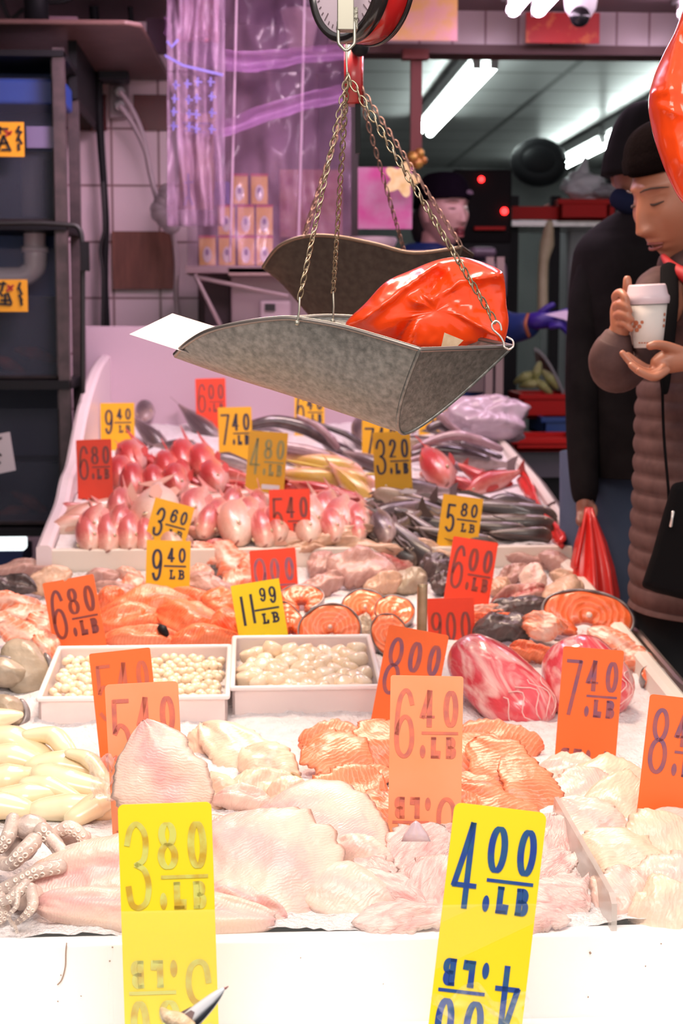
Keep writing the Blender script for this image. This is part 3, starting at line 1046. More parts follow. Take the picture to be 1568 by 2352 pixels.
price_tag('840', 'stamp', ORM, 'mauve', 1493, 1594, 1652, 1612, 1893, 'orange tag beginning with 8 cut by the photo edge', rd=.05)
price_tag('680', 'stamp', RED if 0 else ORM, 'brown', 97, 1340, 214, 1318, 1505, 'orange tag reading 6.80 with a nicked top in front of the salmon slabs', notch=True, ratio=2.6)
price_tag('1199', 'pen', YEL, 'dark', 529, 1346, 640, 1328, 1492, 'yellow tag handwritten 11.99 behind the scallop tray', ratio=1.7, rd=.01)
price_tag('940', 'pen', YELF, 'dark', 337, 1240, 438, 1243, 1388, 'yellow tag handwritten 9.40 above the salmon fillets', ratio=1.9, rd=.01)
price_tag('360', 'pen', YELF, 'dark', 357, 1142, 447, 1166, 1272, 'leaning yellow tag reading 3.60 partly behind the 9.40 tag', ratio=2.4, rd=.01)
price_tag('540', 'stamp', RED, 'brown', 617, 1125, 711, 1122, 1256, 'red orange tag reading 5.40 among the red tilapias')
price_tag('900', 'stamp', RED, 'mauve', 572, 1265, 678, 1257, 1376, 'red orange tag reading 9.00 half behind the 11.99 tag')
price_tag('600', 'stamp', RED, 'brown', 1041, 1231, 1144, 1247, 1395, 'red orange tag reading 6.00 leaning over the dark fish pieces')
price_tag('900', 'top', RED, 'brown', 980, 1375, 1088, 1372, 1466, 'red orange tag with figures 9.00 next to the upright rod', ratio=1.8)
price_tag('580', 'pen', YELF, 'dark', 1018, 1134, 1110, 1146, 1275, 'yellow tag handwritten 5.80 leaning among the dark catfish', ratio=1.9, rd=.01)
price_tag('320', 'stamp', YELF, 'dark', 855, 994, 941, 990, 1155, 'yellow tag reading 3.20 below the tip of the pan')
price_tag('740', 'stamp', YELF, 'dark', 831, 965, 915, 965, 1075, 'yellow tag mostly hidden behind the 3.20 tag')
price_tag('480', 'stamp', YELF, 'green', 573, 988, 662, 995, 1148, 'yellow tag reading 4.80 with a small white sticker', sticker=(.42, -1.36, .46, .12))
price_tag('740', 'stamp', YELF, 'dark', 500, 936, 577, 934, 1064, 'yellow tag reading 7.40 beside the 4.80 tag')
price_tag('680', 'stamp', RED, 'brown', 174, 1011, 255, 1008, 1150, 'red tag reading 6.80 at the left wall of the raised bin')
price_tag('940', 'pen', YELF, 'dark', 230, 926, 308, 925, 1034, 'yellow tag handwritten 9.40 close to the back board', ratio=1.9, rd=.01)
price_tag('600', 'stamp', RED, 'brown', 448, 870, 517, 868, 966, 'small red tag against the back board reading 6.00', d=4.8)
price_tag('640', 'stamp', YELF, 'dark', 676, 893, 745, 893, 980, 'yellow tag at the back board under the pan', d=4.8)
price_tag('580', 'stamp', YELF, 'dark', 962, 893, 1030, 893, 962, 'yellow tag beside the clear bag behind the pan tip', d=4.8)

# ------------------------------------------------------------------ food shapes
def fillet(L, Wd, T, seed, p=1.0, end=.55, curl=0.0, rag=.06, arch=.0, nx=46, ny=18, flap=0.):
    """a boneless piece: rounded top, tapering ends, uneven edge"""
    top, bot = [], []
    for i in range(nx + 1):
        t = i / nx
        wv = max(.02, math.sin(PI * min(1, max(0, t)) ** p)) ** end
        hw = Wd / 2 * wv * (1 + rag * 1.6 * nz((t * 7, seed, 0), 1, seed))
        cy = Wd * .10 * nz((t * 2.2, 1, seed), 1, seed)
        ra, rb = [], []
        for j in range(ny + 1):
            s = -1 + 2 * j / ny
            e = 1 + rag * nz((t * 22, s * 2, seed), 1, seed) * abs(s) ** 3
            y = hw * s * e + cy
            x = (t - .5) * L * (1 + .05 * nz((s * 2.5, t, seed), 1, seed)) + L * .03 * nz((s * 5, 3, seed), 1, seed)
            prof = (1 - abs(s) ** 2.6) ** .55
            z = T * prof * (wv ** .8) * (.85 + .5 * nz((t * 3, s * 1.4, seed), 1, seed))
            z += T * .10 * nz((t * 14, s * 5, seed), 1, seed) * prof
            ar = arch * (1 - (2 * t - 1) ** 2) + curl * s * abs(s) * Wd + flap * max(0, t - .7) ** 2 * L * 3
            sag = T * .40 * nz((t * 2, s, seed + 5), 1, seed)
            ra.append(V3((x, y, z + ar + sag)))
            rb.append(V3((x, y * .96, -T * .18 * prof + ar + sag)))
        top.append(ra)
        bot.append(rb)
    mb = MB()
    rs = [a + b[::-1][1:-1] for a, b in zip(top, bot)]
    mb.rings(rs, True, True)
    return mb


def blob(rx, ry, rz, seed, amp=.12, f=2.0, n=36, m=22, pw=1.0, squ=1.0):
    rs = []
    for i in range(m + 1):
        a = -PI / 2 + PI * (i + .05) / (m + .1)
        r = []
        for j in range(n):
            b = 2 * PI * j / n
            d = V3((math.cos(a) * math.cos(b), math.cos(a) * math.sin(b), math.sin(a)))
            d = V3([math.copysign(abs(c) ** squ, c) for c in d])
            k = 1 + amp * nz(d * f, 1, seed) + amp * .35 * nz(d * f * 3, 1, seed + 2)
            r.append(V3((d.x * rx * k, d.y * ry * k, d.z * rz * k)))
        rs.append(r)
    return MB().rings(rs)


def place(o, M):
    o.matrix_world = M
    return o


def fleshmat(name, c_edge, c_mid, rough=.36, bump=.3, sc=26, coat=.14, streak=None, rib=None, sss=0.0):
    """flesh: colour runs from the edge to the middle line of the piece, with muscle lines"""
    if name in MATS:
        return MATS[name]
    m = bpy.data.materials.new(name)
    m.use_nodes = True
    N, L = m.node_tree.nodes, m.node_tree.links
    b = N['Principled BSDF']
    b.inputs['Roughness'].default_value = rough
    b.inputs['Coat Weight'].default_value = coat
    b.inputs['Coat Roughness'].default_value = .28
    tc = N.new('ShaderNodeTexCoord')
    sp = N.new('ShaderNodeSeparateXYZ')
    L.new(tc.outputs['Generated'], sp.inputs[0])
    n1 = N.new('ShaderNodeTexNoise')
    n1.inputs['Scale'].default_value = 4
    n1.inputs['Detail'].default_value = 5
    L.new(tc.outputs['Generated'], n1.inputs['Vector'])
    # distance from the middle line plus noise
    s1 = N.new('ShaderNodeMath')
    s1.operation = 'SUBTRACT'
    L.new(sp.outputs['Y'], s1.inputs[0])
    s1.inputs[1].default_value = .5
    ab = N.new('ShaderNodeMath')
    ab.operation = 'ABSOLUTE'
    L.new(s1.outputs[0], ab.inputs[0])
    ad = N.new('ShaderNodeMath')
    ad.operation = 'MULTIPLY_ADD'
    L.new(n1.outputs['Fac'], ad.inputs[0])
    ad.inputs[1].default_value = .7
    L.new(ab.outputs[0], ad.inputs[2])
    r = N.new('ShaderNodeValToRGB')
    e = r.color_ramp.elements
    e[0].position, e[0].color = .34, (*c_mid, 1)
    e[1].position, e[1].color = .66, (*c_edge, 1)
    L.new(ad.outputs[0], r.inputs['Fac'])
    col = r.outputs['Color']
    wv = N.new('ShaderNodeTexWave')
    wv.inputs['Scale'].default_value = sc
    wv.inputs['Distortion'].default_value = 9
    wv.inputs['Detail'].default_value = 2.5
    wv.inputs['Detail Scale'].default_value = .9
    mp = N.new('ShaderNodeMapping')
    mp.inputs['Rotation'].default_value = (0, 0, .5)
    L.new(tc.outputs['Object'], mp.inputs['Vector'])
    L.new(mp.outputs['Vector'], wv.inputs['Vector'])
    if streak:
        r2 = N.new('ShaderNodeValToRGB')
        r2.color_ramp.elements[0].position = .80
        r2.color_ramp.elements[1].position = .98
        r2.color_ramp.elements[0].color = (0, 0, 0, 1)
        r2.color_ramp.elements[1].color = (streak[3], streak[3], streak[3], 1)
        L.new(wv.outputs['Fac'], r2.inputs['Fac'])
        mx = N.new('ShaderNodeMix')
        mx.data_type = 'RGBA'
        L.new(r2.outputs['Color'], mx.inputs[0])
        L.new(col, mx.inputs[6])
        mx.inputs[7].default_value = (streak[0], streak[1], streak[2], 1)
        col = mx.outputs[2]
    L.new(col, b.inputs['Base Color'])
    n2 = N.new('ShaderNodeTexNoise')
    wvm = N.new('ShaderNodeMath')
    wvm.operation = 'MULTIPLY'
    L.new(wv.outputs['Fac'], wvm.inputs[0])
    wvm.inputs[1].default_value = .18
    n2.inputs['Scale'].default_value = 130
    n2.inputs['Detail'].default_value = 4
    L.new(tc.outputs['Object'], n2.inputs['Vector'])
    add = N.new('ShaderNodeMath')
    add.operation = 'ADD'
    L.new(n2.outputs['Fac'], add.inputs[0])
    L.new(wvm.outputs[0], add.inputs[1])
    bp = N.new('ShaderNodeBump')
    bp.inputs['Strength'].default_value = bump
    bp.inputs['Distance'].default_value = .004
    L.new(add.outputs[0], bp.inputs['Height'])
    L.new(bp.outputs['Normal'], b.inputs['Normal'])
    MATS[name] = m
    return m


FL = {
    'tilapia': fleshmat('tilapia_flesh', (.80, .58, .47), (.76, .40, .38), sc=90, streak=(.84, .62, .55, .22)),
    'pale': fleshmat('pale_flesh', (.78, .56, .46), (.76, .47, .42), sc=70, streak=(.84, .68, .60, .2)),
    'cream': fleshmat('cream_flesh', (.78, .58, .42), (.74, .52, .40), sc=60, streak=(.86, .72, .60, .2)),
    'shred': fleshmat('shredded_flesh', (.80, .56, .50), (.72, .38, .38), sc=22, bump=.7, streak=(.88, .74, .70, .25)),
    'salmon': fleshmat('salmon_light', (.80, .245, .12), (.80, .165, .065), sc=55, streak=(.88, .38, .24, .55)),
    'deep': fleshmat('salmon_deep', (.82, .20, .08), (.85, .11, .03), sc=60, streak=(.88, .34, .20, .45)),
    'belly': fleshmat('salmon_belly', (.80, .22, .11), (.80, .54, .44), sc=22, streak=(.84, .52, .42, .6)),
    'mauve': fleshmat('mauve_flesh', (.40, .21, .18), (.54, .32, .27), sc=20, streak=(.56, .38, .34, .3)),
    'tan': fleshmat('tan_flesh', (.55, .34, .23), (.62, .40, .28), sc=20, streak=(.64, .46, .36, .3)),
    'bloody': fleshmat('bloody_flesh', (.48, .25, .21), (.38, .07, .06), sc=16, streak=(.56, .34, .28, .3)),
    'dark': fleshmat('dark_skin', (.05, .035, .035), (.10, .07, .068), sc=16, rough=.3, streak=(.18, .13, .12, .2)),
    'grey': fleshmat('grey_flesh', (.34, .27, .19), (.42, .34, .25), sc=14, streak=(.42, .36, .28, .3)),
    'tuna': fleshmat('tuna_flesh', (.74, .09, .11), (.90, .46, .42), sc=5, rough=.2, coat=.9, bump=.15, streak=(.92, .60, .56, .3)),
}
SKIN = mat('silver_skin', (.10, .085, .085), (.34, .30, .30), 40, rough=.25, metal=.2)
FL['tuna'] = mat('tuna_marbled', (.74, .075, .10), (.93, .56, .52), 13, rough=.2, coat=.9, dist=2.2, lo=.44, hi=.66, detail=6, aniso=(.55, 1.6, 1.6), bump=.22, bscale=26)
FL['shred'] = mat('frayed_flesh', (.70, .33, .31), (.85, .66, .60), 22, rough=.35, coat=.12, dist=2.4, lo=.30, hi=.56, detail=7, aniso=(.5, 1.8, 1), bump=.55, bscale=90)
_seed = [0]


def piece(name, cat, px, py, l, w, T, ang, tau, m, label, by=None, group=None, lift=0.0, **k):
    _seed[0] += 1
    M, mpp, sx, sy = frame(px, py, ang, tau, by, lift)
    skin = k.pop('skin', None)
    L, Wd = l * mpp * sx, w * mpp * sy
    mb = fillet(L, Wd, T, k.pop('seed', _seed[0]), **k)
    o = mb.build(name, FL[m], loc=(0, 0, 0))
    o.matrix_world = M
    tag_(o, label, cat, group)
    if skin:
        mb = fillet(L * .97, Wd * 1.03, T * .3, _seed[0], rag=.02)
        s = mb.build('skin', SKIN, loc=(0, 0, 0))
        s.parent = o
        s.location = (0, -Wd * .04, -T * .35)
    return o


P_ = piece
# --- pale fillets round the 3.80 tag
P_('fish_fillet', 'fish fillet', 368, 1780, 245, 215, .014, 112, 14, 'tilapia', 'ribbed pink fillet propped upright against the 5.40 tag', by=2010, p=.75, arch=.012, curl=-.03)
P_('fish_fillet', 'fish fillet', 740, 1930, 330, 150, .020, -14, 58, 'tilapia', 'long pale pink fillet lying behind the ragged ended fillet', by=2000, arch=.012)
P_('fish_fillet', 'fish fillet', 612, 1985, 290, 185, .020, -24, 52, 'tilapia', 'broad pink fillet with a ragged end beside the 3.80 tag', by=2085, p=1.3, end=.35, rag=.1, arch=.014)
P_('fish_fillet', 'fish fillet', 830, 1958, 150, 62, .018, -8, 50, 'pale', 'plump cream white fillet tip above the small iced fillet', by=2010)
P_('fish_fillet', 'fish fillet', 800, 2052, 220, 90, .016, -6, 55, 'pale', 'small iced pink fillet between the two yellow tags', by=2085)
P_('fish_fillet', 'fish fillet', 250, 2010, 380, 120, .030, 8, 45, 'tilapia', 'thick pink fillet resting on the octopus side of the 3.80 tag', by=2060, end=.26)
P_('fish_fillet', 'fish fillet', 360, 2098, 540, 80, .030, -3, 45, 'tilapia', 'lowest long pink fillet on the ice behind the acrylic guard', by=2120, end=.26)
P_('fish_fillet', 'fish fillet', 560, 2078, 200, 50, .022, -12, 50, 'tilapia', 'flesh pink fillet edge under the ragged ended fillet', by=2100)
P_('fish_fillet', 'fish fillet', 470, 1960, 230, 130, .020, 20, 52, 'tilapia', 'pink fillet showing behind the top of the 3.80 tag', by=2030)
# --- shredded light fish round the 4.00 tag
SH = [(950, 1985, 190, 110, 30, 'torn pinkish fish piece with a small silver point by the 6.40 tag'), (905, 2062, 170, 70, -20, 'torn pink fish piece with a red blood spot'),
      (985, 2060, 150, 110, 50, 'frayed pale fish piece touching the lean of the 4.00 tag'), (930, 2118, 240, 60, 4, 'low frayed fish piece along the acrylic guard'),
      (1010, 1930, 140, 60, 20, 'pale torn flap behind the 4.00 tag top'), (870, 2010, 110, 60, -30, 'small torn flap next to the plump fillet tip'),
      (1285, 2075, 130, 95, -18, 'pink frayed piece showing to the side of the 4.00 tag foot'), (1250, 2010, 150, 80, 25, 'pale frayed piece below the dark fish edge'),
      (1270, 1940, 90, 120, 70, 'cream piece between the 4.00 tag and the divider'), (1230, 2120, 160, 46, 0, 'thin pink piece along the guard beside the 4.00 tag')]
for i, (x, y, l, w, a, lab) in enumerate(SH):
    P_('fish_piece', 'fish piece', x, y, l, w, .014, a, 52, 'shred', lab, rag=.28, curl=(-1) ** i * .06, lift=.004)
mb = MB().rings([[W(955 + 34 * math.cos(a) * k, 1915 - 30 * k2, 1.80 + .01 * math.sin(a)) for a in [2 * PI * q / 10 for q in range(10)]] for k, k2 in ((1, -.6), (.8, 0), (.3, .8), (.05, 1))])
tag_(mb.build('fish_tip', mat('silver_pink', (.62, .46, .52), (.75, .60, .62), 30, rough=.2, metal=.1)), 'silvery pink pointed skin tip sticking up below the 6.40 tag', 'fish piece')
# --- cream pile in the middle left
CR = [(555, 1745, 230, 100, -32, 'cream fillet sloping down the middle pile'), (620, 1775, 150, 90, -35, 'pale fillet at the outer side of the cream pile'), (485, 1725, 110, 90, 40, 'yellowish piece just beside the propped fillet'),
      (590, 1815, 170, 60, 12, 'flat cream fillet below the middle pile'), (560, 1848, 150, 42, -5, 'small pinkish piece behind the broad fillet'), (510, 1830, 100, 70, -50, 'pale piece tucked beside the propped fillet foot'),
      (660, 1830, 110, 50, 10, 'thin ice covered cream piece near the salmon')]
for x, y, l, w, a, lab in CR:
    P_('fish_fillet', 'fish fillet', x, y, l, w, .022, a, 50, 'cream' if 'pink' not in lab else 'pale', lab, rag=.12, arch=.008)
mb = pxtube_ = MB()
pxtube(mb, [(662, 1777, 2.24), (678, 1783, 2.23), (690, 1790, 2.23)], [6, 8, 5], 10)
tag_(mb.build('dark_scrap', mat('scrap_brown', (.25, .14, .06), (.5, .34, .16), 60, rough=.4)), 'tiny dark brown scrap beside the cream pile', 'scrap')
# --- salmon pieces round the 6.40 tag
SA = [(770, 1700, 170, 55, 2, 'pale salmon slice at the back of the pile'), (775, 1745, 160, 100, -18, 'salmon slice with an upright fold, outermost in the pile'), (868, 1712, 100, 120, 60, 'striped salmon slice touching the 6.40 tag top'),
      (835, 1785, 150, 46, 0, 'salmon slice with dark skin edge beside the 6.40 tag'), (800, 1835, 170, 110, 28, 'large lined salmon slice low in the pile'), (862, 1868, 90, 130, 62, 'bright orange salmon slice leaning on the 6.40 tag foot'),
      (1145, 1703, 200, 62, -4, 'long lined salmon slice pointing towards the 7.40 tag'), (1090, 1740, 110, 100, 50, 'salmon slice against the 6.40 tag, higher one'), (1160, 1775, 180, 95, -38, 'salmon slice folded over the middle of the pile'),
      (1215, 1810, 150, 90, -45, 'salmon slice curving down at the outer edge of the pile'), (1105, 1822, 140, 52, -22, 'salmon slice with curled silver skin edge'), (1150, 1862, 210, 66, -22, 'lowest salmon slice above the 4.00 tag'),
      (1085, 1865, 80, 60, 10, 'small salmon slice between the 6.40 and 4.00 tags')]
for i, (x, y, l, w, a, lab) in enumerate(SA):
    P_('salmon_slice', 'salmon slice', x, y, l, w, .009, a, 52, 'salmon', lab, by=y + w * .45, rag=.16, end=.42, arch=.006, skin=('skin' in lab), curl=.05 * (-1) ** i)
# --- white fish on the ice to the side
WR = [(1320, 1775, 170, 60, -5, 'pale_fillet'), (1400, 1800, 200, 80, -8, ''), (1330, 1830, 160, 90, 30, ''), (1450, 1868, 230, 110, -6, ''), (1360, 1895, 170, 80, -25, ''), (1500, 1940, 190, 100, 20, ''),
      (1555, 1925, 130, 90, -35, ''), (1450, 1990, 220, 100, -30, ''), (1540, 2020, 170, 90, 12, ''), (1530, 2095, 180, 90, 6, ''), (1420, 2060, 120, 90, 40, '')]
WL = ['pale fillet on the ice just below the 7.40 tag', 'long translucent fillet under the 7.40 tag foot', 'cream piece beside the salmon pile edge', 'broad pale fillet in front of the cut off 8 tag',
      'cream fillet over the end of the divider', 'white fillet below the cut off 8 tag', 'thick white fillet at the photo edge', 'mottled pale piece beside the divider',
      'pale piece with a pink patch at the photo edge', 'rounded white fillet in the near corner', 'cream piece leaning at the divider near the guard']
for i, ((x, y, l, w, a, _), lab) in enumerate(zip(WR, WL)):
    P_('fish_fillet', 'fish fillet', x, y, l, w, .018, a, 55, 'cream' if i % 2 else 'pale', lab, rag=.15, arch=.006)
# --- grey fish chunks far side left
for i, (x, y, l, w, a, lab) in enumerate(((55, 1535, 140, 110, -55, 'thick grey beige fish chunk with dark skin near the tray'), (8, 1545, 60, 110, 80, 'grey fish chunk cut by the photo edge'),
                                          (20, 1635, 80, 70, -40, 'smaller grey fish chunk above the squid'))):
    M, mpp, sx, sy = frame(x, y, a, 30, y + w * .4)
    o = blob(l * mpp * .55, w * mpp * .5, .028, 40 + i, amp=.12, f=1.4).build('fish_chunk', FL['grey'], loc=(0, 0, 0))
    o.matrix_world = M
    tag_(o, lab, 'fish chunk')
    mb = MB()
    pts = [V3((l * mpp * .58 * math.cos(q), w * mpp * .53 * math.sin(q), -.004)) for q in [(-.3 + 2.0 * k / 14) for k in range(15)]]
    mb.tube(pts, [.003] + [.0055] * 13 + [.003], 8, flat=2.2)
    s = mb.build('skin', SKIN, loc=(0, 0, 0))
    s.parent = o
# --- salmon slabs in the middle
SL = [(330, 1402, 210, 70, 12, 'deep', 'bright red salmon slab below the 9.40 tag'), (300, 1432, 180, 56, 4, 'deep', 'red salmon slab beside the nicked 6.80 tag'), (440, 1392, 170, 46, -6, 'deep', 'lined salmon slab behind the red slabs'),
      (505, 1398, 90, 60, -30, 'deep', 'salmon slab reaching behind the 11.99 tag'), (440, 1432, 170, 74, -12, 'deep', 'big salmon slab with a pale fat line'), (325, 1474, 190, 44, -3, 'salmon', 'pale orange salmon slab lying in front, nearest the small tray'),
      (465, 1474, 170, 48, 4, 'deep', 'salmon slab end above the small scallop tray'), (520, 1446, 70, 70, 60, 'deep', 'upright salmon end against the 11.99 tag'),
      (250, 1388, 80, 40, 20, 'deep', 'small salmon corner behind the nicked tag')]
for i, (x, y, l, w, a, m, lab) in enumerate(SL):
    P_('salmon_slab', 'salmon fillet', x, y, l, w, .028, a, 45, m, lab, by=y + w * .6, rag=.08, arch=.012, end=.45)
mb = MB()
pxtube(mb, [(362, 1440, 2.92), (374, 1446, 2.90), (384, 1458, 2.9)], [8, 11, 5], 8)
tag_(mb.build('skin_scrap', DARK), 'black skin scrap between the salmon slabs', 'scrap')
BL = [(30, 1385, 150, 36, -8, 'orange edged salmon belly strip at the photo edge, topmost'), (60, 1415, 140, 44, 6, 'whitish salmon belly strip under the topmost strip'), (20, 1440, 120, 44, -25, 'pink salmon belly strip curling at the photo edge'),
      (55, 1462, 130, 50, -20, 'orange salmon belly strip above the grey chunks'), (95, 1440, 50, 80, 70, 'belly strip standing beside the nicked 6.80 tag'), (105, 1490, 60, 60, 45, 'salmon belly end next to the small scallop tray')]
for x, y, l, w, a, lab in BL:
    P_('salmon_belly', 'salmon strip', x, y, l, w, .016, a, 42, 'belly', lab, by=y + w * .6, rag=.2, curl=.12)
# --- left far pieces with dark skin
for i, (x, y, l, w, a, m, lab) in enumerate(((60, 1308, 160, 34, 2, 'mauve', 'dusky mauve fish cut at the step of the raised bin'), (30, 1345, 110, 44, -10, 'dark', 'dark skinned fish chunk at the photo edge below the window strip'),
                                             (110, 1335, 110, 52, 18, 'tan', 'tan fish chunk behind the nicked 6.80 tag'), (230, 1330, 90, 30, 10, 'mauve', 'pale mauve piece beside the 9.40 tag'),
                                             (270, 1360, 110, 40, -12, 'mauve', 'mauve fish flap beneath the step board'))):
    P_('fish_chunk', 'fish chunk', x, y, l, w, .022, a, 40, m, lab, by=y + w * .6, rag=.12)
# salmon heads and trimmings behind the slabs
TR = [(300, 1352, 70, 44, 30, 'belly', 'pinkish salmon trimming with a dark spot beside the 9.40 tag'), (300, 1325, 70, 26, -15, 'belly', 'orange trimming left of nothing'), (470, 1275, 90, 40, -30, 'belly', ''), (530, 1290, 110, 70, -40, 'belly', ''),
      (455, 1318, 70, 36, 10, 'belly', ''), (480, 1350, 130, 46, -18, 'mauve', ''), (545, 1340, 80, 50, 15, 'belly', ''), (420, 1250, 60, 30, -25, 'mauve', ''), (590, 1300, 60, 70, 70, 'belly', '')]
TL = ['pinkish salmon trimming with a dark spot beside the 9.40 tag', 'orange trimming just under the foot of the 3.60 tag', 'pink salmon collar directly beside the upper half of the 9.40 tag',
      'orange salmon head piece with silver skin between the 9.40 and 9.00 tags', 'thin orange trimming beside the lower half of the 9.40 tag', 'mauve flap lying behind the lined salmon slab',
      'orange trimming behind the 11.99 tag top', 'mauve flap behind the 9.40 tag below the red tilapias', 'orange trimming against the 9.00 tag']
for i, ((x, y, l, w, a, m, _), lab) in enumerate(zip(TR, TL)):
    P_('salmon_trimming', 'salmon piece', x, y, l, w, .024, a, 38, m, lab, by=y + w * .6, rag=.2, curl=.1, skin=('silver' in lab))
# --- mauve pieces round the middle right
MD = [(760, 1240, 200, 30, 12, 'tan', 'long tan fish strip below the 5.40 tag'), (850, 1262, 170, 34, -6, 'tan', 'peach fish strip above the monkfish pieces'), (740, 1300, 70, 60, -20, 'mauve', 'mauve chunk with dark side near the 9.00 tag'),
      (735, 1350, 110, 46, 20, 'mauve', 'greyish flap behind the salmon steaks'), (830, 1310, 160, 86, -10, 'mauve', 'large pinkish monkfish piece in the middle'), (900, 1290, 100, 60, -30, 'bloody', 'blood marked monkfish piece beside the dark skin'),
      (935, 1335, 90, 52, 0, 'grey', 'fish piece with grey speckled skin by the rod'), (1010, 1310, 90, 70, -30, 'dark', 'dark wet fish piece behind the rod'), (960, 1275, 120, 40, -35, 'dark', 'dark strip running down to the 6.00 tag'),
      (1000, 1275, 120, 36, -20, 'tan', 'pale belly strip near the 5.80 tag foot'), (1020, 1345, 60, 50, 10, 'dark', 'small dark chunk between rod and 6.00 tag'),
      (700, 1265, 100, 30, 5, 'tan', 'peach strip starting behind the 9.00 tag'), (880, 1345, 90, 40, 12, 'tan', 'brown edged piece just behind the orange steaks')]
for x, y, l, w, a, m, lab in MD:
    P_('fish_chunk', 'fish chunk', x, y, l, w, .030, a, 38, m, lab, by=y + w * .55, rag=.1, end=.4)
RT_ = [(1215, 1288, 150, 34, -8, 'mauve', 'pink mauve steak slab lying across the far corner'), (1290, 1300, 110, 46, -22, 'mauve', 'mauve fillet beside the cream rim'), (1180, 1320, 80, 40, 20, 'mauve', 'mauve chunk against the 6.00 tag'),
       (1222, 1335, 70, 62, 85, 'pale', 'block of whitish fish with two ribs'), (1190, 1372, 130, 44, 14, 'bloody', 'blood red edged chunk above the black skin'), (1300, 1335, 80, 40, -20, 'tan', 'tan sliver near the rim'),
       (1290, 1372, 110, 78, 45, 'tan', 'tan round steak with a blood red centre'), (1145, 1350, 50, 50, 30, 'tan', 'little tan piece at the 6.00 tag foot')]
for x, y, l, w, a, m, lab in RT_:
    P_('fish_chunk', 'fish chunk', x, y, l, w, .026, a, 38, m, lab, by=y + w * .55, rag=.08, end=.4)
RS = [(1120, 1408, 120, 26, 6, 'belly', 'thin orange fillet edge beside the 9.00 figures'), (1190, 1398, 150, 46, 8, 'dark', 'black skinned salmon fillet on top'), (1165, 1442, 160, 66, 4, 'dark', 'thick black skinned salmon piece below it'),
      (1120, 1428, 130, 24, 4, 'deep', 'orange line of salmon flesh between the black skins'), (1245, 1440, 60, 100, 75, 'belly', 'upright pink and orange salmon cut'), (1225, 1500, 110, 40, -10, 'deep', 'orange salmon cut between the two tuna loins'),
      (1420, 1490, 150, 60, -30, 'belly', 'ragged salmon trimming at the steel guard'), (1460, 1515, 90, 50, -35, 'belly', 'lowest ragged salmon trimming by the guard')]
for x, y, l, w, a, m, lab in RS:
    P_('salmon_piece', 'salmon piece', x, y, l, w, .030, a, 36, m, lab, by=y + w * .55, rag=.16, end=.4)


# --- steaks: a horseshoe of flesh with a skin band and a belly opening
def steak(px, py, w, h, ang, tau, m, label, by=None, T=.024, gap=.55, skinw=.04, name='salmon_steak'):
    M, mpp, sx, sy = frame(px, py, 0, tau, by or py + h * .5)
    q = Matrix.Rotation(math.radians(ang), 4, 'Z')
    Wd, H = w * mpp, h * mpp * sy
    t = thing(name, label, 'fish steak', (0, 0, 0))
    n = 44
    a0, a1 = math.radians(-90 + gap * 40), math.radians(270 - gap * 40)
    ro, ri = [], []
    for i in range(n + 1):
        a = a0 + (a1 - a0) * i / n
        k = 1 + .03 * math.sin(3 * a + px)
        O = V3((Wd / 2 * math.cos(a) * k, H / 2 * math.sin(a) * k, 0))
        I = V3((Wd * .13 * math.cos(a) * (1 + .2 * math.sin(5 * a)), H * .15 * math.sin(a) - H * .24, 0))
        ro.append(O)
        ri.append(I)
    zz = lambda s, i: T / 2 + .0015 * math.sin(i * .9 + s * 5) - (.003 if s in (0, 1) else 0)
    mb = MB()
    rs = []
    for i in range(n + 1):
        sec = []
        for s in (0, .08, .25, .5, .75, .92, 1):
            p = ri[i].lerp(ro[i], s)
            sec.append(V3((p.x, p.y, zz(s, i))))
        for s in (1, .5, 0):
            p = ri[i].lerp(ro[i], s)
            sec.append(V3((p.x, p.y, -T / 2)))
        rs.append(sec)
    mb.rings(rs)
    f = mb.build('flesh', m, t)
    mb = MB()
    rs = []
    for i in range(n + 1):
        o_ = ro[i]
        d = o_.normalized() * skinw * Wd * .5
        rs.append([V3((o_.x, o_.y, T / 2 + .001)), V3(((o_ + d).x, (o_ + d).y, T / 2 - .001)), V3(((o_ + d).x, (o_ + d).y, -T / 2)), V3((o_.x, o_.y, -T / 2))])
    mb.rings(rs)
    mb.build('skin', SKIN, t)
    mb = MB().lathe([(0, .002), (Wd * .03, .002), (Wd * .035, 0), (Wd * .035, -.004)], 14, Matrix.Translation((0, H * .02, T / 2 + .001)))
    mb.build('backbone', mat('bone', (.75, .55, .48), rough=.4), t)
    t.matrix_world = M @ q
    return t


SM = mat('salmon_rings', (.86, .17, .05), (.88, .27, .12), 34, rough=.3, tex='rings', dist=4, lo=.60, hi=1.0, coat=.3, bump=.12)
SM2 = mat('salmon_rings_deep', (.76, .13, .035), (.80, .21, .09), 26, rough=.3, tex='rings', dist=4, lo=.6, hi=1.0, coat=.3, bump=.12)
steak(758, 1446, 142, 100, 4, 22, SM, 'salmon steak with dark skin side just above the scallop tray')
steak(838, 1402, 112, 76, -4, 30, SM, 'salmon steak standing in the middle of the steaks')
steak(692, 1378, 100, 50, 3, 40, SM2, 'salmon steak behind the 11.99 tag corner')
steak(905, 1410, 90, 66, -12, 35, SM, 'salmon steak close to the upright rod')
steak(663, 1440, 70, 90, 20, 40, SM2, 'narrow salmon steak directly touching the side of the 11.99 tag')
steak(893, 1462, 80, 90, 12, 28, SM, 'salmon steak half hidden by the 8.00 tag')
steak(1350, 1420, 205, 108, -12, 25, SM2, 'big salmon steak with dark cavity at the cream rim', gap=.9, skinw=.05)
steak(1500, 1560, 60, 40, -30, 40, SM2, 'small salmon steak end at the steel guard')
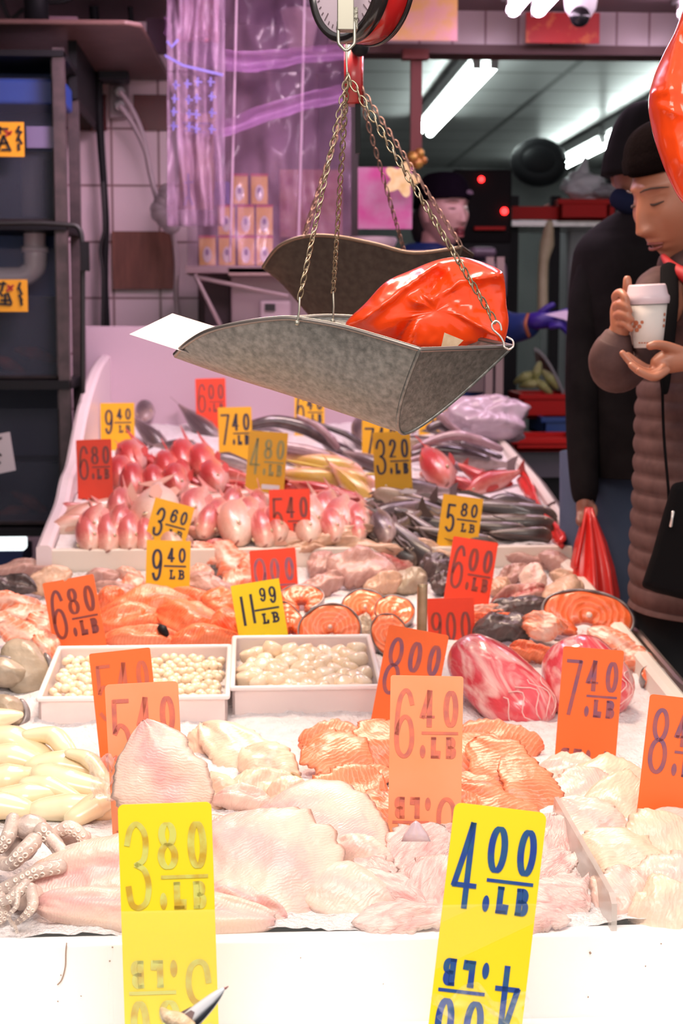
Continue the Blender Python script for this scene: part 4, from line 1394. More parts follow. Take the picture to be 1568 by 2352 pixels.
for x, y, l, w, lab in ((765, 1478, 60, 26, 'pinkish belly flap inside the first salmon steak'), (832, 1440, 56, 44, 'grey belly lining between the salmon steaks')):
    P_('belly_flap', 'fish piece', x, y, l, w, .016, 75, 40, 'grey' if 'grey' in lab else 'pale', lab, by=y + 20)

# --- tuna loins in film
for i, (x, y, l, w, a, lab) in enumerate(((1148, 1572, 285, 165, -42, 'big pink tuna loin in film beside the 8.00 tag'), (1345, 1560, 225, 195, -62, 'round red tuna loin in film behind the 7.40 tag'))):
    M, mpp, sx, sy = frame(x, y, a, 45, y + w * .45)
    L, R = l * mpp * (1.05 if i == 0 else .95), w * mpp * .53
    rs = []
    for k in range(41):
        t = k / 40
        e = (1 - abs(2 * t - 1) ** 3.2) ** .42 * (.86 + .14 * t) if 0 < t < 1 else .12
        r = []
        for j in range(40):
            q = 2 * PI * j / 40
            kk = 1 + .07 * nz((math.cos(q) * 1.5, math.sin(q) * 1.5, t * 3), 1, 60 + i) + .025 * abs(nz((math.cos(q) * 3, math.sin(q) * 3, t * 9), 1, 61 + i))
            r.append(V3(((t - .5) * L, R * e * kk * math.cos(q), R * .82 * e * kk * math.sin(q))))
        rs.append(r)
    t_ = MB().rings(rs).build('tuna_loin', FL['tuna'], loc=(0, 0, 0))
    t_.matrix_world = M
    tag_(t_, lab, 'tuna loin')
    mb = MB()
    for k in range(5):      # film creases at the blunt end
        q0 = -.9 + .42 * k
        pts = []
        for s in range(9):
            tt = .70 + .035 * s
            e = (1 - abs(2 * tt - 1) ** 3.2) ** .42 * (.86 + .14 * tt)
            q = PI / 2 + q0 + .25 * math.sin(s * .8 + k)
            pts.append(V3(((tt - .5) * L, R * e * 1.035 * math.cos(q), R * .845 * e * math.sin(q))))
        mb.tube(pts, .0011, 5)
    s = mb.build('film_crease', mat('film_crease', (.9, .55, .52), rough=.15), loc=(0, 0, 0))
    s.parent = t_

# --- plastic trays with scallops
TRAYM = mat('tray_plastic', (.92, .82, .80), rough=.25, alpha=.7)


def tray(x0, x1, y0, y1, h, label):
    t = thing('food_tray', label, 'tray', ((x0 + x1) / 2, (y0 + y1) / 2, surf((y0 + y1) / 2)))

    def zz(y, k):
        return surf(y) + k
    mb = MB()

    def wall(a, b, c, d_, hh, th):   # a..b along, wall between two plan points with thickness th
        pass
    t_ = .004
    for (ax, ay, bx, by) in ((x0, y0, x1, y0 + t_), (x0, y1 - t_, x1, y1), (x0, y0, x0 + t_, y1), (x1 - t_, y0, x1, y1)):
        mb.add([(ax, ay, zz(ay, -.004)), (bx, ay, zz(ay, -.004)), (bx, by, zz(by, -.004)), (ax, by, zz(by, -.004)),
                (ax, ay, zz(ay, h)), (bx, ay, zz(ay, h)), (bx, by, zz(by, h)), (ax, by, zz(by, h))],
               [(0, 3, 2, 1), (4, 5, 6, 7), (0, 1, 5, 4), (1, 2, 6, 5), (2, 3, 7, 6), (3, 0, 4, 7)])
    mb.build('walls', TRAYM, t, smooth=False)
    mb = MB()
    c = [(x0, y0), (x1, y0), (x1, y1), (x0, y1)]
    pts = [V3((x, y, zz(y, h))) for x, y in c]
    for a, b in zip(pts, pts[1:] + pts[:1]):
        mb.tube([a, b], .0045, 8, round_ends=True)
    mb.build('rim', mat('tray_rim', (.94, .87, .85), rough=.25), t)
    return t


def tx(px, d):
    return W(px, 1600, d).x


x0a, x1a = tx(92, 2.55), tx(522, 2.55)
x0b, x1b = tx(533, 2.55), tx(880, 2.55)
tray(x0a, x1a, 2.50, 2.78, .036, 'wide white tray of small bay scallops behind the two 5.40 tags')
tray(x0b, x1b, 2.53, 2.82, .040, 'white tray of large sea scallops in front of the 11.99 tag')
SC = [mat('scallop_cream', (.92, .76, .55), (.88, .68, .46), 40, rough=.25, coat=.5), mat('scallop_ivory', (.92, .80, .62), (.90, .72, .52), 40, rough=.25, coat=.5)]
protos = []
for k in range(2):
    mb = MB().lathe([(0, -.011), (.014, -.011), (.0175, -.006), (.018, .004), (.0155, .010), (.008, .0125), (0, .0125)], 18)
    o = mb.build('sea_scallop', SC[k], loc=(0, 0, 0))
    tag_(o, 'ivory sea scallop in the tray before the 11.99 tag', 'scallop', 'sea scallops in the tray')
    protos.append(o)
first = [True, True]
random.seed(3)
n_ = 0
for r in range(8):
    for c in range(7):
        x = x0b + .024 + (x1b - x0b - .046) * (c + (.5 if r % 2 else 0)) / 6.6 + random.uniform(-.004, .004)
        y = 2.56 + .235 * r / 7.4 + random.uniform(-.004, .004)
        if x > x1b - .02:
            continue
        k = n_ % 2
        n_ += 1
        if first[k]:
            first[k] = False
            o = protos[k]
        else:
            o = protos[k].copy()
            COL.objects.link(o)
        o.location = (x, y, surf(y) + .022 + random.uniform(-.004, .007))
        o.rotation_euler = (random.uniform(-.5, .5), random.uniform(-.5, .5), random.uniform(0, 6))
        s = random.uniform(.85, 1.12)
        o.scale = (s, s, s)
mb = MB().ball((0, 0, 0), (.0095, .0085, .0075), n=10, m=6)
bp = mb.build('bay_scallop', SC[0], loc=(0, 0, 0))
tag_(bp, 'little bay scallop in the wide tray behind the 5.40 tags', 'scallop', 'bay scallops in the wide tray')
n_ = 0
for r in range(14):
    for c in range(17):
        x = x0a + .014 + (x1a - x0a - .026) * (c + (.5 if r % 2 else 0)) / 16.8 + random.uniform(-.003, .003)
        y = 2.52 + .245 * r / 13 + random.uniform(-.003, .003)
        if x > x1a - .012:
            continue
        o = bp if n_ == 0 else bp.copy()
        if n_:
            COL.objects.link(o)
        n_ += 1
        o.location = (x, y, surf(y) + .016 + random.uniform(-.003, .006))
        o.rotation_euler = (random.uniform(-1, 1), random.uniform(-1, 1), random.uniform(0, 6))

# --- squid bodies
SQ = mat('squid_cream', (.84, .74, .50), (.82, .64, .38), 14, rough=.25, coat=.5, bump=.05)
SQL = [([(-60, 1660), (0, 1650), (45, 1642)], [24, 22, 8], 'squid tube pointing out above the squid pile'), ([(-40, 1700), (30, 1700), (110, 1740)], [26, 30, 16], 'wide squid tube at the top of the pile'),
       ([(60, 1690), (120, 1690), (150, 1720), (175, 1750)], [12, 20, 18, 9], 'bent squid tube beside the orange tags'), ([(-50, 1745), (30, 1740), (110, 1765)], [24, 30, 14], 'squid tube in the second layer at the photo edge'),
       ([(80, 1760), (140, 1755), (215, 1770)], [22, 28, 20], 'squid tube reaching towards the orange tag foot'), ([(-50, 1800), (20, 1790), (62, 1780)], [28, 34, 18], 'fat squid tube with open end at the photo edge'),
       ([(60, 1800), (110, 1805), (180, 1835)], [14, 22, 10], 'narrow squid tube sloping to the 3.80 tag'), ([(100, 1780), (160, 1800), (230, 1815)], [26, 30, 22], 'smooth squid tube near the clear wrap'),
       ([(0, 1835), (60, 1830), (120, 1822)], [22, 30, 14], 'squid tube in the lower row of the pile'), ([(-60, 1850), (0, 1850), (60, 1860)], [30, 30, 20], 'lowest squid tube at the photo edge'),
       ([(90, 1860), (160, 1855), (240, 1862)], [22, 30, 26], 'lowest squid tube behind the octopus'), ([(160, 1730), (205, 1745), (240, 1790)], [10, 16, 12], 'thin squid tube beside the 5.40 tag edge'),
       ([(170, 1880), (220, 1850), (255, 1840)], [20, 26, 14], 'squid tube leaning on the tag stems')]
for pts, ra, lab in SQL:
    yb = max(p[1] for p in pts) + 26
    d = hit(max(5, pts[1][0]), yb)
    mb = MB()
    pxtube(mb, [(a, b, d + (yb - b) * .0012 * .5) for a, b in pts], [max(10, r_ * 1.5) for r_ in ra], 20, k=7, flat=.72)
    tag_(mb.build('squid_tube', SQ), lab, 'squid')
mb = sheet(205, 1735, 262, 1835, 1.93, 16, 16, .05, 22, 0, 14)
tag_(mb.build('clear_wrap', mat('wrap_clear', (.95, .85, .85), rough=.12, alpha=.25, coat=1), solid=.001), 'scrap of clear wrap at the foot of the 5.40 tag', 'plastic wrap')

# --- octopuses
OC = mat('octopus_skin', (.68, .54, .46), (.46, .36, .32), 45, rough=.35, coat=.3, bump=.2, bscale=160)
OCL = mat('octopus_pale', (.80, .62, .54), (.70, .54, .47), 40, rough=.35, coat=.3, bump=.2, bscale=160)
SUCK = mat('sucker_pale', (.90, .78, .68), rough=.35, coat=.3)


def octopus(arms, mantle, m, label):
    mb, sk = MB(), MB()
    c0 = None
    for x, y, d, r in mantle:
        P = W(x, y, d)
        c0 = c0 or P
        q = blob(r * d / F * 1.15, r * d / F, r * d / F * .85, int(x), .12, 2, 22, 14)
        mb.add(q.v, q.f, Matrix.Translation(P))
    for pts, ra in arms:
        C = catmull([W(*p) for p in pts], 6)
        R = smooth_vals([r * p[2] / F for r, p in zip(ra, pts)], len(C))
        mb.tube(C, R, 12, round_ends=True)
        i = 1
        while i < len(C) - 1:
            t = (C[i + 1] - C[i - 1]).normalized()
            sd = t.cross(FW).normalized()
            for s in (-1, 1):
                rr = R[i] * .37
                pc = C[i] + sd * R[i] * .42 * s - FW * R[i] * .86
                nrm = (-FW * .86 + sd * .42 * s).normalized()
                Q = nrm.to_track_quat('Z', 'Y').to_matrix().to_4x4()
                q = MB().lathe([(rr * .25, -.0002), (rr * .55, .0006), (rr * .85, .0014), (rr, .0004), (rr, -.002)], 10, Matrix.Translation(pc) @ Q)
                sk.add(q.v, q.f)
            i += 2 if R[i] < .014 else 1
    o = mb.build('octopus', m)
    tag_(o, label, 'octopus')
    sk.build('suckers', SUCK, o)
    return o


D1 = 1.83
octopus([([(95, 1905, D1), (125, 1935, D1), (150, 1975, D1 - .02), (175, 2000, D1)], [20, 19, 15, 9]),
         ([(80, 1930, D1 - .03), (50, 1960, D1 - .04), (20, 1985, D1 - .03), (-20, 1970, D1)], [20, 20, 17, 14]),
         ([(140, 1990, D1 - .05), (90, 2000, D1 - .06), (50, 2020, D1 - .06), (0, 2045, D1 - .05)], [18, 18, 16, 14]),
         ([(30, 1880, D1 + .02), (20, 1920, D1), (0, 1950, D1)], [16, 18, 14])],
        [(70, 1900, D1 + .02, 34), (45, 1950, D1 + .03, 36)], OC, 'grey octopus with curled suckered arms at the photo edge')
octopus([([(130, 1915, D1 + .01), (160, 1900, D1), (190, 1925, D1), (180, 1965, D1)], [15, 17, 15, 10]),
         ([(150, 1960, D1 - .02), (185, 1950, D1 - .03), (205, 1960, D1 - .02), (225, 1980, D1 - .01)], [16, 16, 12, 9]),
         ([(110, 1920, D1), (140, 1950, D1 - .02), (150, 1975, D1 - .03)], [13, 14, 9])],
        [(170, 1930, D1 + .03, 34), (210, 1945, D1 + .04, 30)], OCL, 'pale octopus beside the thick pink fillet')
D2 = 1.70
octopus([([(60, 2030, D2), (30, 2060, D2 - .01), (-10, 2075, D2)], [14, 13, 10]), ([(70, 2040, D2), (75, 2080, D2 - .02), (50, 2110, D2 - .02), (28, 2125, D2 - .01)], [15, 13, 8, 5]),
         ([(40, 2045, D2 - .03), (38, 2080, D2 - .04), (20, 2105, D2 - .04), (35, 2130, D2 - .03), (40, 2142, D2 - .03)], [7, 6, 5, 4, 3]),
         ([(0, 2060, D2), (10, 2100, D2), (-10, 2120, D2)], [14, 13, 9])],
        [(60, 2060, D2 + .03, 36), (10, 2085, D2 + .04, 30)], OC, 'lowest grey octopus whose arm tips trail on the ice')
# ------------------------------------------------------------------ whole fish of the raised bin
EYEW = mat('fish_eye_rim', (.70, .55, .35), rough=.2, coat=1)
EYEB = mat('fish_eye', (.01, .01, .012), rough=.08, coat=1)


def fishmat(name, belly, side, back, nzv=.35, rough=.28, sc=70):
    return mat(name, (1, 1, 1), (.86, .84, .84), sc, rough=rough, coat=.4, tex='voronoi', lo=0, hi=.8, bump=.12, bscale=120,
               gen=('Z', [(.0, belly), (.36, belly), (.58, side), (.86, back)], nzv))


def fish_proto(kind, body, fin, deep=1.0, wide=1.0, eye=.021, slim_head=False):
    t = thing(kind, 'x', 'fish')
    prof = [(-.43, .04, -.04, .016), (-.38, .045, -.045, .024), (-.28, .075, -.07, .042), (-.12, .135, -.125, .075), (.05, .18, -.155, .095), (.2, .182, -.155, .104),
            (.31, .15, -.135, .098), (.39, .108, -.112, .082), (.45, .062, -.085, .058), (.485, .025, -.058, .034), (.5, .0, -.035, .012)]
    if slim_head:
        prof = [(-.43, .03, -.03, .014), (-.3, .05, -.05, .035), (-.1, .085, -.08, .06), (.1, .105, -.095, .08), (.25, .10, -.09, .09), (.36, .08, -.075, .09), (.44, .055, -.055, .075), (.48, .03, -.035, .05), (.5, .005, -.015, .02)]
    rs = []
    n = 22
    P = catmull([(x, a, b) for x, a, b, w in prof], 3)
    Wd = catmull([(x, w, 0) for x, a, b, w in prof], 3)
    for p, w in zip(P, Wd):
        x, a, b = p
        a *= deep
        b *= deep
        r = []
        for j in range(n):
            q = 2 * PI * j / n
            zc, zr = (a + b) / 2, (a - b) / 2
            r.append(V3((x, w.y * wide * math.copysign(abs(math.cos(q)) ** .9, math.cos(q)), zc + zr * math.copysign(abs(math.sin(q)) ** 1.1, math.sin(q)))))
        rs.append(r)
    MB().rings(rs).build('body', body, t)
    z0 = .04 * deep

    def fin_(name, pts, y0=0., dy=0., th=.006):
        c = [V3((x, y0 + dy * k, z)) for k, (x, z) in enumerate(pts)]
        mb = MB().rings([[p - V3((0, th / 2, 0)) for p in c], [p + V3((0, th / 2, 0)) for p in c]])
        return mb.build(name, fin, t, smooth=False)
    fin_('tail_fin', [(-.41, z0), (-.48, .08 * deep + .02), (-.55, .11 * deep + .03), (-.53, .05), (-.52, 0), (-.53, -.05), (-.55, -.11 * deep - .03), (-.48, -.08 * deep - .02), (-.41, -z0)])
    fin_('dorsal_fin', [(-.27, .06 * deep), (-.24, .11 * deep), (-.05, .165 * deep), (.12, .205 * deep), (.2, .19 * deep), (.25, .16 * deep), (.1, .15 * deep), (-.1, .11 * deep)])
    fin_('anal_fin', [(-.26, -.055 * deep), (-.28, -.13 * deep), (-.16, -.165 * deep), (-.08, -.12 * deep)])
    for s in (-1, 1):
        mb = MB()
        w = .098 * wide
        c = [V3((.22, s * w * .96, -.03)), V3((.15, s * w * 1.12, .01)), V3((.03, s * w * 1.25, -.01)), V3((.02, s * w * 1.22, -.06)), V3((.12, s * w * 1.08, -.08)), V3((.21, s * w * .98, -.06))]
        mb.rings([c, [p + V3((0, s * .004, 0)) for p in c]])
        mb.build('pectoral_fin', fin, t, smooth=False)
        yy = .078 * wide if not slim_head else .083 * wide
        e = MB().ball((.375, s * yy * 1.04, .045 * deep), (eye, eye * .5, eye), n=14, m=8).build('eye', EYEW, t)
        MB().ball((.377, s * (yy * 1.04 + eye * .32), .045 * deep), (eye * .55, eye * .3, eye * .55), n=12, m=7).build('pupil', EYEB, e)
    MB().tube([V3((.498, -.02, -.022)), V3((.503, 0, -.024)), V3((.498, .02, -.022))], .007, 8, round_ends=True).build('mouth', mat('fish_mouth', (.28, .10, .08), rough=.4), t)
    return t


PINKF = fish_proto('red_tilapia', fishmat('tilapia_skin', (.82, .60, .50), (.78, .38, .30), (.58, .13, .12)), mat('fin_pink', (.62, .24, .20), rough=.4), deep=.95, wide=1.25)
PALEF = fish_proto('pale_tilapia', fishmat('tilapia_pale_skin', (.84, .66, .54), (.80, .52, .42), (.70, .34, .26)), mat('fin_cream', (.66, .36, .27), rough=.4), deep=1.05, wide=1.3)
REDF = fish_proto('red_snapper', fishmat('snapper_skin', (.80, .42, .36), (.72, .20, .15), (.50, .05, .05)), mat('fin_red', (.52, .06, .05), rough=.4), deep=1.0, wide=1.3)
DARKF = fish_proto('catfish', fishmat('catfish_skin', (.50, .38, .27), (.16, .11, .085), (.045, .032, .03)), mat('fin_dark', (.10, .07, .06), rough=.4), slim_head=True, wide=1.5, eye=.012)
GREYF = fish_proto('sea_bream', fishmat('bream_skin', (.60, .46, .44), (.30, .21, .20), (.10, .07, .075)), mat('fin_grey', (.22, .15, .15), rough=.4), deep=.9, wide=1.3)
YELF2 = fish_proto('yellowtail_snapper', fishmat('yellowtail_skin', (.80, .55, .48), (.74, .38, .28), (.55, .36, .06)), mat('fin_yellow', (.60, .40, .05), rough=.4), deep=.75, wide=1.3)
SAURY = None


def fish_at(proto, px, py, l, ang, roll, label, tau=55, by=None, group=None):
    r = spawn(proto, label, group)
    M, mpp, sx, sy = frame(px, py, ang, tau, by or py + 22)
    s = l * mpp * sx * (1.4 if proto is DARKF or proto is GREYF else 1.25)
    if abs(math.sin(math.radians(ang))) > .7:      # lying with the head towards the viewer
        ca, sa = math.cos(math.radians(ang)), math.sin(math.radians(ang))
        hx, hy = px + ca * l * .5, py - sa * l * .5
        dd = hit(hx, hy + 4)
        M, mpp, sx, sy = frame(hx, hy - 6, -90 + (ang + 90) * .55 if ang > -180 else ang, 75, d=dd)
        s = l * mpp * 2.65
        o3 = M.translation - M.col[0].to_3d() * (.46 * s) + M.col[2].to_3d() * .018
        M.translation = o3
        roll = roll * 1.6 + 16
    elif proto is DARKF:
        roll += 32
    r.matrix_world = M @ Matrix.Rotation(math.radians(roll), 4, 'X') @ Matrix.Scale(s, 4)
    return r


G1 = None
FT = [  # kind, px, py, length, heading in the picture, roll, label
    (PINKF, 183, 1238, 92, -62, 12, 'red tilapia nose down at the step board, nearest the side wall'),
    (PINKF, 232, 1236, 96, -72, 8, 'red tilapia with a dark eye, second from the side wall at the step board'),
    (PINKF, 278, 1234, 92, -68, 6, 'red tilapia, third from the side wall at the step board'),
    (PINKF, 322, 1240, 80, -75, 0, 'red tilapia nose down half behind the 3.60 tag foot'),
    (PALEF, 215, 1190, 160, 208, 60, 'pale bellied tilapia lying across the second row by the side wall'),
    (PALEF, 318, 1192, 130, -50, 55, 'large pale tilapia between the side wall and the 3.60 tag'),
    (PINKF, 165, 1168, 70, 190, 40, 'dark pink tilapia tail against the side wall'),
    (PINKF, 262, 1172, 80, -80, 0, 'small red tilapia squeezed between the two pale ones'),
    (PALEF, 440, 1222, 96, -8, 30, 'pale tilapia with its head pointing out beside the 3.60 tag'),
    (PINKF, 462, 1178, 92, -120, 20, 'red tilapia whose face leans on the 3.60 tag'),
    (PINKF, 505, 1198, 84, -100, 14, 'red tilapia squeezed beside the large pale face'),
    (PALEF, 545, 1208, 108, -95, 22, 'pale tilapia with a big blunt face in the middle of the raised bin'),
    (PINKF, 598, 1224, 92, -78, 8, 'deep pink tilapia with a shining eye touching the 5.40 tag'),
    (PINKF, 588, 1172, 70, -85, 0, 'red tilapia tail end behind the deep pink one'),
    (PINKF, 500, 1248, 60, 190, 20, 'reddish tilapia just behind the orange salmon head piece'),
    (PALEF, 722, 1195, 96, -95, 14, 'pale tilapia face just beside the 5.40 tag'),
    (PINKF, 765, 1182, 90, -110, 16, 'red tilapia with an open mouth behind the pale face'),
    (PINKF, 800, 1198, 96, -115, 30, 'red tilapia leaning against the dark catfish'),
    (PALEF, 745, 1232, 110, 190, 50, 'pale tilapia lying flat under the two red ones'),
    (PINKF, 820, 1228, 60, -80, 0, 'small orange pink tilapia by the brown fish'),
    (PINKF, 690, 1168, 80, -30, 20, 'pink tilapia behind the 5.40 tag top corner'),
    (PINKF, 410, 1195, 80, -30, 10, 'tilapia just visible behind the 3.60 tag'),
    # red snappers
    (REDF, 335, 1060, 116, -28, 25, 'largest red snapper with its face turned out, on top of the heap'),
    (REDF, 406, 1060, 92, -72, 8, 'orange red snapper standing head down in the heap'),
    (REDF, 450, 1070, 88, -66, 14, 'dark red snapper at the outer side of the heap'),
    (REDF, 278, 1062, 90, -60, 18, 'pale red snapper just beside the 6.80 tag top'),
    (REDF, 310, 1088, 86, -24, 20, 'small red snapper with a white snout under the largest one'),
    (REDF, 288, 1116, 86, -70, 5, 'red snapper head down beside the 6.80 tag foot'),
    (REDF, 334, 1120, 78, -60, 5, 'deep red snapper in the lower row of the heap'),
    (REDF, 386, 1116, 84, -62, 12, 'crimson snapper in the middle of the lower row'),
    (REDF, 438, 1110, 96, -28, 20, 'red snapper over the white bellied one'),
    (PALEF, 436, 1132, 96, 180, 60, 'white bellied fish lying below the crimson snapper'),
    (REDF, 510, 1124, 84, -8, 16, 'red snapper pointing to the 4.80 tag'),
    (REDF, 520, 1094, 120, 176, 20, 'long dark red snapper behind the 4.80 tag'),
    (REDF, 410, 1096, 60, -80, 0, 'orange snapper with open jaw between the heaps'),
    (YELF2, 700, 1096, 150, -6, 40, 'yellow striped snapper lying behind the 5.40 tag'),
    (REDF, 728, 1128, 130, -16, 20, 'slim red snapper pointing to the pale yellowtail'),
    (YELF2, 805, 1112, 120, -42, 20, 'pale yellowtail snapper head down beside the 3.20 tag'),
    (YELF2, 730, 1066, 170, -12, 50, 'yellowtail snapper lying across under the black eel'),
    (REDF, 655, 1120, 80, -10, 20, 'small red snapper just beside the 4.80 tag foot'),
    (REDF, 985, 1092, 100, -45, 20, 'pink red rockfish beside the 3.20 tag'),
    (REDF, 1052, 1108, 84, -20, 30, 'rockfish with orange spots in the middle of three'),
    (REDF, 1134, 1108, 122, 200, 40, 'big red rockfish near the bin edge'),
    # dark fish
    (DARKF, 1140, 1178, 200, -10, 20, 'long dark catfish reaching the bin edge'),
    (DARKF, 1190, 1228, 110, -3, 15, 'short dark catfish lying lowest near the bin edge'),
    (DARKF, 1120, 1216, 130, -8, 10, 'dark catfish behind the 5.80 tag'),
    (DARKF, 1075, 1190, 90, -12, 30, 'dark catfish snout just past the 5.80 tag'),
    (GREYF, 905, 1186, 150, -160, 30, 'grey brown fish lying across below the 3.20 tag'),
    (DARKF, 960, 1158, 150, 170, 70, 'pale bellied catfish behind the 3.20 tag foot'),
    (DARKF, 985, 1226, 110, -40, 15, 'catfish sliding down towards the 5.80 tag'),
    (DARKF, 930, 1240, 130, -42, 15, 'dark brown catfish above the dark strip'),
    (GREYF, 868, 1226, 80, -60, 20, 'small grey fish beside the orange pink tilapia'),
    (DARKF, 880, 1150, 90, 190, 20, 'dark fish back behind the grey brown fish'),
    (GREYF, 340, 996, 90, -40, 10, 'grey sea bream beside the 9.40 tag'),
    (GREYF, 322, 948, 60, -70, 0, 'grey fish standing behind the 9.40 tag top'),
    (GREYF, 455, 972, 100, -40, 30, 'silver scaled sea bream half in the ice'),
    (GREYF, 400, 1024, 80, 0, 10, 'dark backed bream just behind the orange red snapper'),
    (GREYF, 590, 1000, 90, 0, 30, 'grey bream between the 7.40 and 4.80 tags'),
    (GREYF, 770, 1030, 90, -30, 30, 'purple grey fish head under the black eel'),
    (GREYF, 820, 1000, 70, -60, 10, 'grey fish half behind the hidden yellow tag'),
    (PINKF, 200, 1214, 84, -66, 30, 'red tilapia in the gap just behind the first two noses'),
    (PINKF, 254, 1212, 84, -74, -25, 'red tilapia in the gap behind the second and third noses'),
    (PALEF, 175, 1206, 110, 195, 50, 'pale tilapia flank against the side wall, under the lying one'),
    (PALEF, 380, 1240, 90, -70, 20, 'pale tilapia directly behind the 9.40 tag edge'),
    (PINKF, 480, 1210, 80, -105, -20, 'pinkish tilapia under the face that leans on the 3.60 tag'),
    (PINKF, 570, 1190, 84, -80, 25, 'rosy tilapia between the blunt pale face and the 5.40 tag'),
    (PINKF, 635, 1210, 90, -85, 20, 'tilapia mostly covered by the 5.40 tag'),
    (PINKF, 530, 1168, 80, -95, -20, 'reddish tilapia back behind the blunt pale face'),
    (PALEF, 700, 1215, 90, -80, 24, 'pale tilapia at the side edge of the 5.40 tag'),
    (PINKF, 775, 1215, 84, -100, 20, 'red tilapia below the open mouthed one'),
    (PINKF, 840, 1205, 80, -110, 20, 'red tilapia edge touching the grey brown fish'),
    (PALEF, 660, 1240, 120, 185, 45, 'pale tilapia lying under the 5.40 tag foot'),
    (PALEF, 300, 1160, 120, 190, 50, 'pale tilapia behind the large pale one'),
    (PALEF, 580, 1152, 120, 185, 50, 'pale tilapia lying just under the 4.80 tag foot'),
    (PALEF, 460, 1158, 110, 10, 50, 'pale tilapia along the line between red and pink fish'),
    (REDF, 360, 1092, 84, -50, 10, 'red snapper wedged under the two top snappers'),
    (REDF, 262, 1096, 84, -75, 10, 'red snapper behind the right edge of the 6.80 tag'),
    (REDF, 470, 1110, 84, -50, 25, 'dark red snapper at the outer foot of the heap'),
    (REDF, 560, 1120, 84, -20, 20, 'red snapper between heap and 4.80 tag'),
    (REDF, 480, 1058, 90, -30, 30, 'wine red snapper at the edge of the ice slope'),
    (YELF2, 770, 1094, 150, -12, 45, 'pink and yellow snapper just below the thin yellow tail'),
    (REDF, 770, 1140, 110, -10, 30, 'pinkish snapper low beside the pale yellowtail'),
    (REDF, 690, 1144, 90, -12, 20, 'red snapper peeping over the 5.40 tag top'),
    (REDF, 1018, 1078, 90, 190, 35, 'rockfish lying behind the three front rockfish'),
    (REDF, 1090, 1090, 90, -30, 30, 'rosy rockfish between the spotted one and the big one'),
    (DARKF, 1040, 1238, 150, -14, 15, 'catfish showing on both sides of the 5.80 tag foot'),
    (DARKF, 1160, 1205, 170, -6, 30, 'catfish under the longest catfish'),
    (DARKF, 900, 1220, 130, -150, 15, 'dark catfish under the grey brown fish'),
    (DARKF, 950, 1195, 150, -20, 20, 'catfish running from under the 3.20 tag to the 5.80 tag'),
    (DARKF, 1000, 1180, 150, 165, 40, 'catfish lying just above the handwritten 5.80'),
    (DARKF, 1095, 1168, 140, 175, 20, 'catfish behind the longest catfish'),
    (DARKF, 880, 1248, 120, -30, 10, 'catfish lowest beside the small grey fish'),
    (GREYF, 960, 1128, 120, 180, 40, 'grey fish between rockfish and catfish'),
    (GREYF, 1190, 1160, 110, 175, 30, 'grey fish against the outer wall above the catfish'),
    (GREYF, 690, 1046, 110, -14, 40, 'mauve grey fish under the mauve one by the 4.80 tag'),
    (GREYF, 850, 1062, 110, -20, 40, 'grey fish hidden partly by the 3.20 tag'),
    (GREYF, 540, 1070, 110, 170, 40, 'grey fish lying below the 7.40 tag'),
    (GREYF, 1080, 1060, 140, 175, 30, 'dark grey fish under the light mauve one'),
    (DARKF, 1010, 1030, 150, 172, 30, 'black fish deep in the dark heap'),
]
for k, px, py, l, a, ro, lab in FT:
    fish_at(k, px, py, l, a, ro, lab, tau=50 if abs(math.sin(math.radians(a))) > .7 else 46)
# eels and ribbon fish
EEL = mat('eel_skin', (.045, .03, .035), (.11, .075, .08), 30, rough=.2, coat=.7)
EEM = mat('squid_mauve', (.40, .26, .28), (.26, .15, .17), 26, rough=.25, coat=.5)
EL = [([(575, 978), (630, 968), (690, 980), (740, 1005), (770, 1030)], [12, 15, 17, 15, 8], EEL, 'thick black eel curving behind the 4.80 tag', 'eel', 4.35),
      ([(683, 956), (730, 980), (762, 1010), (775, 1030)], [4, 8, 10, 7], EEM, 'thin purple grey fish tail lifted over the eel', 'fish', 4.3),
      ([(700, 962), (760, 985), (800, 1000), (830, 1020)], [4, 6, 8, 8], EEL, 'slender black fish lying along the back board', 'eel', 4.4),
      ([(945, 990), (965, 955), (1005, 952), (1030, 975), (1068, 1000)], [9, 11, 9, 8, 6], EEM, 'curled mauve squid next to the pan tip', 'squid', 4.3),
      ([(985, 985), (1010, 975), (1035, 990), (1060, 1010)], [10, 12, 10, 6], EEL, 'dark speckled squid inside the curled one', 'squid', 4.35),
      ([(950, 1030), (1000, 1010), (1050, 1000), (1100, 1012), (1150, 1032)], [6, 11, 12, 12, 7], EEM, 'long mauve fish lying along the middle of the dark heap', 'fish', 4.22),
      ([(945, 1045), (1000, 1035), (1060, 1040), (1120, 1055)], [9, 14, 14, 8], EEL, 'black fish in the shade of the long mauve one', 'fish', 4.25),
      ([(940, 1058), (980, 1050), (1020, 1058), (1060, 1075), (1090, 1085)], [6, 9, 9, 9, 5], EEM, 'light mauve fish at the front of the dark heap', 'fish', 4.12),
      ([(1060, 1020), (1110, 1040), (1150, 1050)], [10, 12, 6], EEL, 'dark fish end near the bin edge', 'fish', 4.3),
      ([(650, 1025), (700, 1035), (760, 1050), (800, 1060)], [10, 14, 13, 7], EEM, 'mauve fish between the eel and the yellowtail', 'fish', 4.22),
      ([(660, 1058), (720, 1070), (790, 1085), (870, 1090)], [3, 4, 4, 3], mat('yellow_fin', (.55, .40, .05), rough=.4), 'thin yellow green fish tail across the heap', 'fish', 4.05)]
for pts, ra, m, lab, cat, d in EL:
    yb = max(p[1] for p in pts) + 8
    d = min(d, hit(pts[len(pts) // 2][0], yb))
    mb = MB()
    pxtube(mb, [(a, b, d) for a, b in pts], ra, 14, k=6)
    o = mb.build('eel' if cat == 'eel' else ('long_squid' if cat == 'squid' else 'long_fish'), m)
    tag_(o, lab, cat)

